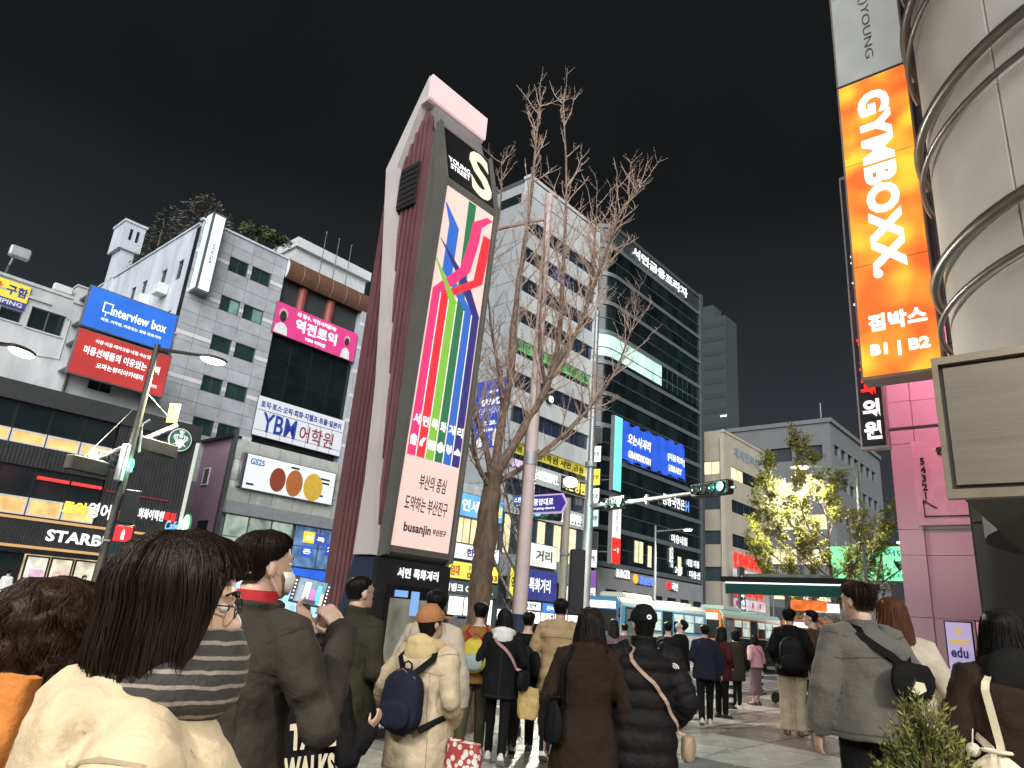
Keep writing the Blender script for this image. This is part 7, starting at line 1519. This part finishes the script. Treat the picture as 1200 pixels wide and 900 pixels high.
def seams(P, col, kinds='cyh', hem=.7):
    m = mat('seam_%d' % (int(col[0] * 9999) + int(col[2] * 977)), col, .9, 0, .1, 20)
    def one(pts, w_=.007):
        o = part('seam', ribbon(pts, w_, out_n(P), .002), m, P.coat); q = o.modifiers.new('lie_on', 'SHRINKWRAP'); q.target = P.coat; q.wrap_method = 'NEAREST_SURFACEPOINT'; q.wrap_mode = 'ABOVE_SURFACE'; q.offset = .0012
    B3 = -pi / 2
    if 'c' in kinds: one([on_torso(P, B3 + .01 * sin(i), hem + .02 + (1.40 - hem) * i / 40, .01) for i in range(41)])
    if 'y' in kinds: one([on_torso(P, pi + .25 + (pi - .5) * i / 40, 1.30 + .012 * cos((i / 40 - .5) * 6), .01) for i in range(41)])
    if 'h' in kinds: one([on_torso(P, pi + 2 * pi * i / 60, hem + .035, .008) for i in range(61)])
    if 'p' in kinds:
        for s in (-1, 1): one([on_torso(P, B3 + s * (.55 + .25 * (1 - i / 30)), hem + .03 + (1.28 - hem) * i / 30, .01) for i in range(31)])
    for s, (sh, el, wr, hd) in P.arms.items():
        ax = (el - sh).normalized(); o1 = ax.orthogonal().normalized(); o2 = ax.cross(o1); cpt = sh.lerp(el, .06)
        one([P.U(cpt + (o1 * cos(t) + o2 * sin(t)) * .085) for t in [2 * pi * i / 24 for i in range(25)]])
# ---------------------------------------------------------------- the crowd
def xy(px, py, d): return at(px, py, d).xy
# bob-haired woman with striped muffler, close
p = person('woman with dark bob in cream hooded jacket, muffler over her face', xy(212, 640, 1.3), 62, 1.628, 'bob', hair_d, dict(m=CL['cream'], hem=.78, ease=.05, sleeve=.064, hood=1.12, folds=.034, name='jacket', collar=(.03, .02)), dict(m=CL['jean']), yaw=14, vox=.010, face=True, strands=420, group='people close in front')
seams(p, (.30, .24, .16), 'ch', .78)
stripe = mat('striped_knit', (.03, .028, .027), .9, 0, .2, 8, .3, 90)
def add_stripes(m, sc, c2):
    n = m.node_tree.nodes; L = m.node_tree.links; b = n['Principled BSDF']; old = b.inputs['Base Color'].links[0].from_socket; t = n.new('ShaderNodeTexCoord'); wv = n.new('ShaderNodeTexWave'); wv.bands_direction = 'Z'; wv.inputs['Scale'].default_value = sc; wv.inputs['Distortion'].default_value = 1.2; wv.inputs['Detail Scale'].default_value = 2
    L.new(t.outputs['Object'], wv.inputs[0]); r = n.new('ShaderNodeValToRGB'); r.color_ramp.elements[0].position = .78; r.color_ramp.elements[1].position = .9; L.new(wv.outputs['Fac'], r.inputs[0]); mx = n.new('ShaderNodeMix'); mx.data_type = 'RGBA'; L.new(r.outputs[0], mx.inputs[0]); L.new(old, mx.inputs[6]); mx.inputs[7].default_value = (*c2, 1); L.new(mx.outputs[2], b.inputs['Base Color'])
add_stripes(stripe, 14, (.22, .19, .16))
mf = MB(); mf.rings([[p.H((rx * sin(t), cy + ry * cos(t), z)) for t in [2 * pi * i / 32 for i in range(32)]] for z, rx, ry, cy in ((-.055, .095, .10, .0), (-.03, .108, .12, .008), (.005, .104, .126, .015), (.045, .092, .12, .018), (.085, .080, .108, .014), (.095, .074, .098, .01), (.06, .072, .095, .01))])
remesh(part('muffler', mf, stripe, p.T), .009, 3, .02); glasses(p)
# curly-haired woman at the edge, orange bag
p = person('short curly haired woman in navy quilted jacket', xy(60, 700, 1.9), 20, 1.525, 'curly', hair_g, dict(m=CL['navy'], hem=.8, ease=.045, sleeve=.066, puff=.012, baffle=.16, name='jacket'), dict(m=CL['black']), vox=.011, strands=380, group='people close in front')
ob_ = p.T.matrix_basis.inverted() @ at(0, 850, 1.75)
tote(p, 'bright orange shoulder bag of the curly haired woman', CL['orange'], tuple(ob_), (.075, .05, .10), hand_at=p.U((-.15, -.06, 1.475)), strapm=mat('tan_leather', (.35, .2, .08), .5), name='shoulder_bag')
# man taking a photograph
pm_ = xy(312, 640, 2.75); AZP = 24; PHh = 1.765
ML = (Matrix.Translation((pm_.x, pm_.y, hgt(*pm_))) @ Matrix.Rotation(-rad(AZP), 4, 'Z') @ Matrix.Scale(PHh / 1.75, 4)).inverted()
phc = ML @ at(364, 694, 3.02); rw = ML @ at(402, 742, 3.0); lw = ML @ at(362, 742, 3.0)
p = person('man in charcoal coat and red collar holding up a phone', pm_, AZP, PHh, 'short', hair_d, dict(m=CL['charcoal'], hem=.62, ease=.028, sleeve=.066, collar=(.02, .03), shirt=CL['red'], folds=.034), dict(m=CL['black']), yaw=22, nod=-4, vox=.0095, face=True, strands=300, group='people close in front',
           arms={1: ((.33, .02, 1.15), tuple(rw), tuple(phc + Vector((.045, -.01, .0)) - rw), .75, (-.8, -.1, .3)), -1: ((-.20, .14, 1.14), tuple(lw), tuple(phc + Vector((-.05, -.01, -.01)) - lw), .7, (.8, -.1, .3))})
seams(p, (.012, .010, .008), 'cyp', .62)
mask(p, CL['white'])
PH = bag_root(p, 'mobile_phone', 'raised phone with the street glowing on its screen', phc, 'phone', 'phones')
dvc = ML.to_3x3() @ (Vector((0, 0, EYE)) - at(364, 694, 3.02)); 
tl = Matrix.Translation(phc) @ Matrix.Rotation(atan2(dvc.x, -dvc.y), 4, 'Z') @ Matrix.Rotation(rad(-10), 4, 'X') @ Matrix.Rotation(rad(8), 4, 'Y')
def phb(*a): b_ = MB().cbox(*a, .0015); b_.v = [tuple(tl @ Vector(v)) for v in b_.v]; return b_
part('case', phb(-.074, .074, -.004, .005, -.052, .052), mat('phone_black', (.02, .02, .02), .3), PH)
scm = em('phone_screen', srgb(120, 150, 175), .6, blot=.8, bsc=60); part('screen', phb(-.056, .056, -.0075, -.0042, -.047, .047), scm, PH)
for i, (x0_, x1_, z0_, z1_, c_) in enumerate(((-.05, -.03, -.045, .02, (150, 160, 175)), (-.028, -.004, -.045, .035, (225, 235, 245)), (-.0, .02, -.045, .01, (235, 120, 190)), (.022, .04, -.045, .03, (90, 200, 230)), (.042, .054, -.045, .0, (250, 230, 200)), (-.02, .03, -.045, -.03, (70, 60, 70)))): part('screen_picture', phb(x0_, x1_, -.0085 - .0004 * i, -.0076, z0_, z1_), em('phone_bit_%d' % i, srgb(*c_), .9), PH)
for i in range(6):
    for x_ in (-.068, .061): part('control_icon', phb(x_, x_ + .007, -.0075, -.0042, -.04 + i * .014, -.034 + i * .014), tx_white, PH)
# child in lettered hoodie, hidden but for sleeve and hand
p = person('child in black hoodie with cream brush lettering, reaching out a hand', xy(368, 790, 4.25), 14, 1.36, 'short', hair_b, dict(m=CL['black'], hem=.78, ease=.06, sleeve=.085, hood=1.0, name='hoodie'), dict(m=CL['jean']), vox=.009, group='people close in front', arms={1: ((.34, -.0, 1.0), (.42, .12, 1.16), (.55, .1, .8), .7, (-.8, .2, .5))})
crm = mat('cream_print', (.62, .55, .40), .7)
bk = Matrix.Rotation(pi / 2, 4, 'X')
for i, (s, t, z, w_, h_) in enumerate((('TAKE', -.95, 1.13, .30, .16), ('WALKS', -.95, .93, .32, .17))):
    q = on_torso(p, t, z, .03); n_ = Vector((cos(t) * .9, sin(t), 0)).normalized(); xa = Vector((0, 0, 1)).cross(n_).normalized(); mx = Matrix((xa, (0, 0, 1), n_)).transposed().to_4x4(); text(p.coat, s, tuple(q), w_, h_, crm, mx, bold=.05, depth=.006, turn=.12)
# man in olive coat at the kiosk screen
p = person('man in olive coat and glasses turned to the kiosk screen', xy(424, 680, 5.2), 32, 1.72, 'crop', hair_b, dict(m=CL['olive'], hem=.66, ease=.045, sleeve=.066, collar=(.05, .012), folds=.03), dict(m=CL['jean']), yaw=14, nod=-6, vox=.012, face=True, group='people by the kiosk'); glasses(p)
seams(p, (.010, .010, .006), 'cyh', .66)
# woman with orange cap
p = person('woman in orange cap and cream parka holding hands sideways', xy(506, 730, 4.85), 28, 1.56, 'cap', hair_d, dict(m=CL['cream'], hem=.66, ease=.055, sleeve=.07, hood=1.1, folds=.034, flare=.03, name='parka', hoodm=cloth('cloth_straw', (.52, .40, .20))), dict(m=CL['black'], fit=.85), stride=.12, vox=.011, yaw=18, nod=-10, arms={-1: ((-.36, -.0, 1.2), (-.50, .16, 1.02), (-.75, .3, -.3), .5, (0, .3, -1))}, group='people by the kiosk', gender_w=.97)
seams(p, (.26, .2, .13), 'yhp', .66)
cap(p, mat('orange_wool', (.33, .145, .06), .9, 0, .15, 10, .4, 80), 1)
backpack(p, 'plain dark navy backpack on the woman in orange cap', CL['navy'], CL['black'], 1.12, (.15, .08, .21), trim=mat('brown_trim', (.22, .1, .05), .6))
pat = mat('red_white_pattern', (.6, .55, .5), .7)
def add_blots(m, sc, c2, thr=.5):
    n = m.node_tree.nodes; L = m.node_tree.links; b = n['Principled BSDF']; old = b.inputs['Base Color'].links[0].from_socket; t = n.new('ShaderNodeTexCoord'); v = n.new('ShaderNodeTexVoronoi'); v.inputs['Scale'].default_value = sc; L.new(t.outputs['Object'], v.inputs[0]); r = n.new('ShaderNodeValToRGB'); r.color_ramp.interpolation = 'CONSTANT'; r.color_ramp.elements[1].position = thr; L.new(v.outputs['Distance'], r.inputs[0]); mx = n.new('ShaderNodeMix'); mx.data_type = 'RGBA'; L.new(r.outputs[0], mx.inputs[0]); L.new(old, mx.inputs[6]); mx.inputs[7].default_value = (*c2, 1); L.new(mx.outputs[2], b.inputs['Base Color'])
add_blots(pat, 26, (.30, .03, .03))
tote(p, 'red and white patterned bag hanging at the orange capped woman', pat, tuple(p.U((.37, .0, .76))), (.13, .07, .13), hand_at=p.U((.25, .03, .89)), name='patterned_bag')
p = person('tall figure in long ivory coat with fur hood ahead of the orange capped woman', xy(512, 705, 5.9), 20, 1.68, 'short', hair_b, dict(m=CL['cream2'], hem=.30, ease=.055, sleeve=.07, hood=1.2, flare=.03, folds=.03), dict(m=CL['cream2'], fit=1.1), vox=.013, yaw=-30, group='people by the kiosk')
# man with rust jacket and yellow backpack
p = person('man in rust jacket and moss trousers striding away', xy(563, 720, 8.75), 6, 1.67, 'short', hair_b, dict(m=CL['brownj'], hem=.82, ease=.04, sleeve=.062, name='jacket'), dict(m=CL['dkgreen'], fit=1.05), shoe_br, stride=.26, vox=.016)
backpack(p, 'yellow and grey backpack on the man in rust jacket', mat('yellow_nylon', (.52, .42, .03), .6, 0, .15, 8), CL['red'], 1.14, (.15, .09, .2), pocket=mat('grey_green_nylon', (.25, .30, .28), .6))
p = person('long haired girl in black coat with white hood', xy(592, 722, 8.5), 4, 1.61, 'xlong', hair_b, dict(m=CL['black'], hem=.72, ease=.045, sleeve=.062, hood=1.05, hoodm=CL['white'], folds=.03), dict(m=CL['black'], fit=.85, wsole=1), sole_w, stride=-.26, vox=.014, strands=160)
seams(p, (.02, .02, .02), 'ch', .72)
crossbody(p, 'black crossbody bag with pale tag on the white hooded girl', CL['puffer'], cloth('dusty_pink_strap', (.40, .22, .20)), -1, .95, -.35, (.14, .07, .12), .035)
tote(p, 'crumpled tan paper bag swinging at the white hooded girl', mat('tan_paper', (.44, .31, .11), .7, 0, .25, 14, .5, 20), tuple(p.U((.36, -.04, .70))), (.13, .08, .17), hand_at=p.U((.25, .0, .89)))
p = person('dark figure with black rucksack just past the white hooded girl', xy(619, 735, 9.2), 8, 1.60, 'short', hair_b, dict(m=CL['black'], hem=.78, ease=.04, name='jacket'), dict(m=CL['black']), stride=.2, vox=.02)
backpack(p, 'black rucksack beside the tan paper bag', CL['puffer'], CL['black'], 1.12, (.15, .1, .21))
p = person('man in camel puffer jacket with black shoulder strap', xy(657, 715, 9.0), 8, 1.79, 'short', hair_b, dict(m=CL['beige'], hem=.66, ease=.06, sleeve=.078, hood=1.15, puff=.012, baffle=.15, name='jacket'), dict(m=CL['navy'], wsole=1), sole_w, stride=.24, vox=.016)
seams(p, (.16, .1, .05), 'yh', .66)
crossbody(p, 'black satchel on the man in camel jacket', CL['black'], CL['black'], 1, 1.0, pi + .4, (.16, .06, .14), .04, 'satchel')
# the pair in black
p = person('long haired woman in dark umber hooded coat beside the puffer jacket', xy(692, 722, 5.0), 4, 1.63, 'xlong', hair_d, dict(m=CL['umber'], hem=.66, ease=.05, sleeve=.066, hood=1.0, flare=.045, waist=.02, folds=.03), dict(m=CL['black'], fit=.86), stride=.1, vox=.010, strands=420, gender_w=.96, group='couple walking together')
seams(p, (.008, .005, .003), 'cyh', .66)
shoulderbag(p, 'black shoulder bag with white tag on the umber coat', CL['black'], -1, -2.62, 1.02, (.13, .06, .16), .04)
p = person('person in black puffer jacket and black cap with round patch', xy(755, 722, 5.1), 3, 1.665, 'cap', hair_b, dict(m=CL['puffer'], hem=.70, ease=.06, sleeve=.082, puff=.022, baffle=.125, collar=(.06, .02), folds=.018, name='jacket', smooth=2), dict(m=CL['black'], fit=1.2, ankle=.07), stride=-.08, vox=.0095, yaw=-10, group='couple walking together')
ck = cap(p, CL['black'], 1)
pt = p.H(head_r(pi, .165) + Vector((0, -.021, 0))); part('round_patch', MB().prism([(pt.x + .017 * cos(k * pi / 10), pt.z + .017 * sin(k * pi / 10)) for k in range(20)], 'y', pt.y - .004, pt.y + .002), tx_whitep, ck); part('patch_mark', MB().box(pt.x - .008, pt.x + .008, pt.y - .006, pt.y - .0045, pt.z - .005, pt.z + .005), tx_black, ck)
lg = on_torso(p, -pi / 2 + .75, 1.375, .03)
for k in range(3): part('shoulder_logo', MB().tube([lg + Vector((-.028 + (.016 + .013 * k) * cos(a), -.012 + .012 * cos(a) * k * .3, -.016 + (.010 + .011 * k) * sin(a))) for a in [pi / 2 * i / 6 for i in range(7)]], .0040, 5), tx_whitep, p.coat)
crossbody(p, 'small taupe crossbody bag with long strap on the puffer jacket', mat('taupe_leather', (.30, .22, .14), .5, 0, .12, 8, .2, 40), mat('taupe_strap', (.36, .25, .19), .6), -1, .86, -.25, (.085, .05, .085), .024)
# mid-distance walkers
p = person('person in navy jacket and white trainers carrying a sack', xy(826, 738, 13.7), 10, 1.64, 'short', hair_b, dict(m=CL['navy'], hem=.78, ease=.06, sleeve=.07, hood=1.0, name='jacket'), dict(m=CL['black'], fit=1.0, wsole=1), sole_w, stride=.18, vox=.02)
tote(p, 'bulky olive sack carried by the person in navy jacket', mat('olive_sack', (.16, .15, .09), .7), tuple(p.U((-.52, .1, .42))), (.17, .14, .28), hand_at=p.U((-.27, .04, .88)))
p = person('young man in black with lowered head and pale blue mask', xy(797, 740, 14.8), 310, 1.70, 'short', hair_b, dict(m=CL['black'], hem=.76, ease=.04), dict(m=CL['black']), nod=-28, vox=.02, face=True); mask(p, cloth('cloth_pale_blue', (.35, .5, .6)))
person('figure in black beanie beside the masked young man', xy(783, 742, 14.2), 40, 1.63, 'short', hair_b, dict(m=CL['black'], hem=.76, ease=.045), dict(m=CL['black']), vox=.022)
person('woman with dark shoulder hair in plum coat seen between the black coats', xy(719, 742, 13.2), 2, 1.6, 'long', hair_d, dict(m=CL['plum'], hem=.7, ease=.045), dict(m=CL['black']), stride=.2, vox=.022)
person('small walker in grey coat left of the puffer jacket', xy(732, 748, 17), 20, 1.55, 'short', hair_b, dict(m=CL['grey'], hem=.75, ease=.04), dict(m=CL['jean']), stride=-.2, vox=.024)
person('dark red jacketed figure right of the navy jacket', xy(845, 748, 15.0), 60, 1.62, 'long', hair_b, dict(m=cloth('cloth_wine', (.06, .012, .016)), hem=.7, ease=.04), dict(m=CL['black']), vox=.022)
p = person('woman in charcoal coat with black handbag near the bollard', xy(862, 747, 17.0), 330, 1.60, 'bob', hair_b, dict(m=CL['charcoal'], hem=.6, ease=.045, sleeve=.06), dict(m=CL['black'], fit=.9, wsole=1), sole_w, vox=.022)
crossbody(p, 'black handbag on the charcoal coated woman', CL['black'], CL['black'], 1, .98, -.3, (.13, .06, .11), .03, 'handbag')
p = person('woman in pink jumper and long plum skirt with dark bob', xy(884, 748, 18.3), 330, 1.52, 'bob', hair_d, dict(m=CL['pink'], hem=.93, ease=.045, sleeve=.068, name='jumper'), dict(m=CL['plum'], skirt=.24), sole_b, vox=.018)
crossbody(p, 'small black bag at the hip of the woman in plum skirt', CL['black'], cloth('red_strap', (.25, .06, .07)), -1, .95, -.2, (.09, .05, .08), .02)
# the two students
p = person('young man in black jacket and wide khaki trousers', xy(925, 728, 12.0), 20, 1.76, 'short', hair_b, dict(m=CL['black'], hem=.80, ease=.055, sleeve=.066, hood=.9, name='jacket'), dict(m=CL['khaki'], fit=1.3, ankle=.075), shoe_br, vox=.014, strands=120, group='two students')
backpack(p, 'large black backpack with white logo on the khaki trousered student', CL['puffer'], CL['black'], 1.1, (.17, .11, .25))
p = person('young man in brown jacket and black trousers in profile', xy(951, 729, 12.6), 305, 1.78, 'short', hair_b, dict(m=CL['browng'], hem=.84, ease=.045, sleeve=.064, name='jacket'), dict(m=CL['black'], fit=1.15), shoe_br, vox=.013, yaw=-6, face=True, group='two students')
# man in grey fleece
p = person('man in grey fleece and black trousers with sling bag on his back', xy(1006, 690, 5.0), 352, 1.735, 'short', hair_g, dict(m=CL['grey'], hem=.86, ease=.07, sleeve=.08, collar=(.03, .012), folds=.026, name='fleece'), dict(m=CL['black'], fit=1.05), vox=.0095, yaw=-16, strands=320, group='people by the corner building')
seams(p, (.04, .038, .034), 'yh', .86)
crossbody(p, 'black sling bag with printed emblem on the grey fleece', CL['black'], CL['black'], -1, 1.2, -pi / 2 + .35, (.19, .06, .10), .045, 'sling_bag')
lg = on_torso(p, -pi / 2 + .2, 1.17, .15); part('bag_print', MB().prism([(lg.x - .05, lg.z - .02), (lg.x - .01, lg.z - .035), (lg.x + .04, lg.z - .01), (lg.x + .03, lg.z + .03), (lg.x - .02, lg.z + .035)], 'y', lg.y - .004, lg.y + .03), crm, p.T)
p = person('auburn haired woman in cream jacket half hidden by grey fleece', xy(1046, 705, 5.7), 20, 1.665, 'xlong', hair_r, dict(m=CL['cream2'], hem=.85, ease=.055, sleeve=.07, name='jacket'), dict(m=CL['black']), yaw=-22, vox=.012, strands=260, group='people by the corner building')
crossbody(p, 'black quilted bag behind the auburn haired woman', CL['puffer'], CL['black'], -1, 1.02, -.15, (.12, .06, .15), .035, 'quilted_bag')
# woman in dark coat with cream bag
p = person('woman in long dark umber coat and black hood with cream bag', xy(1172, 722, 4.1), 12, 1.56, 'long', hair_b, dict(m=CL['umber'], hem=.3, ease=.06, sleeve=.074, flare=.03, hood=1.25, hoodm=CL['black'], folds=.026), dict(m=CL['black']), vox=.0105, strands=300, group='people by the corner building')
seams(p, (.008, .005, .003), 'cy', .3)
crmb = mat('cream_leather', (.62, .55, .40), .45, 0, .1, 8, .2, 30)
shoulderbag(p, 'gathered cream leather bag with round charm on the umber coat', crmb, -1, -pi / 2 - .62, 1.03, (.12, .06, .085))
cc_ = on_torso(p, -pi / 2 - 1.0, 1.09, .10); B = bag_root(p, 'bag_charm', 'cream pompom charm hanging on the gathered cream bag', cc_, 'charm'); part('pompom', MB().ell(cc_, (.032, .032, .032), 18, 12), cloth('cream_fluff', (.7, .66, .5), .95, 200, .8), B, 60); part('cord', MB().tube([cc_ + Vector((0, 0, .03)), cc_ + Vector((.02, .03, .09))], .003, 5), crmb, B)
# far pavement figures
random.seed(3)
far_l = [('seated customer in pale shirt before the coffee shop', 4, 8.6, 33.6, 'white'), ('customer in black before the lit coffee shop doors', 120, 11.2, 33.2, 'black'), ('customer in cream before the coffee shop posters', 200, 12.2, 33.9, 'cream'), ('far walker in green vest by the white shop signs', 90, 43.2, 33.0, 'dkgreen'), ('far walker in black by the blue shop sign', 300, 46.0, 32.6, 'black'), ('far walker in grey outside the dark tower base', 60, 49.0, 33.4, 'grey')]
for lb, az, u, c, m in far_l:
    q = st(u, c); person(lb, (q.x, q.y), az, 1.68, random.choice(['short', 'bob']), hair_b, dict(m=CL[m], hem=.78, ease=.045), dict(m=CL['black']), vox=.035, stride=random.uniform(-.2, .2), gz=-.012, group='people on the far pavement')
# pram by the kerb
q = st(18.3, 6.6); PR = thing('pram', 'black pram with pink blanket by the striped bollard', 'pram', (q.x, q.y, 0), street=False, rz=.4)
part('hood', MB().ell((0, 0, .72), (.3, .22, .22), 18, 10), mat('pink_blanket', (.55, .25, .25), .8, 0, .1, 8), PR, 60); part('seat', MB().cbox(-.3, .32, -.2, .2, .42, .66, .05), CL['black'], PR)
for s in (-.19, .19): part('frame_tube', MB().tube([(-.45, s, 1.0), (-.2, s, .62), (.32, s, .14)], .014, 6), black_metal, PR); part('frame_tube', MB().tube([(.1, s, .55), (-.32, s, .14)], .014, 6), black_metal, PR)
part('handle', MB().tube([(-.45, -.19, 1.0), (-.45, .19, 1.0)], .018, 8), black_metal, PR)
for x in (-.33, .33):
    for s in (-.21, .21): part('wheel', MB().rings([[(x + r * cos(k * pi / 10), s + y, .13 + r * sin(k * pi / 10)) for k in range(20)] for r, y in ((.04, -.02), (.125, -.015), (.125, .015), (.04, .02))]), tyre, PR, 40)
# ================================================================ tidy up
if _TC.get('curve'):
    _c = _TC['curve'].data; bpy.data.objects.remove(_TC['curve']); bpy.data.curves.remove(_c)
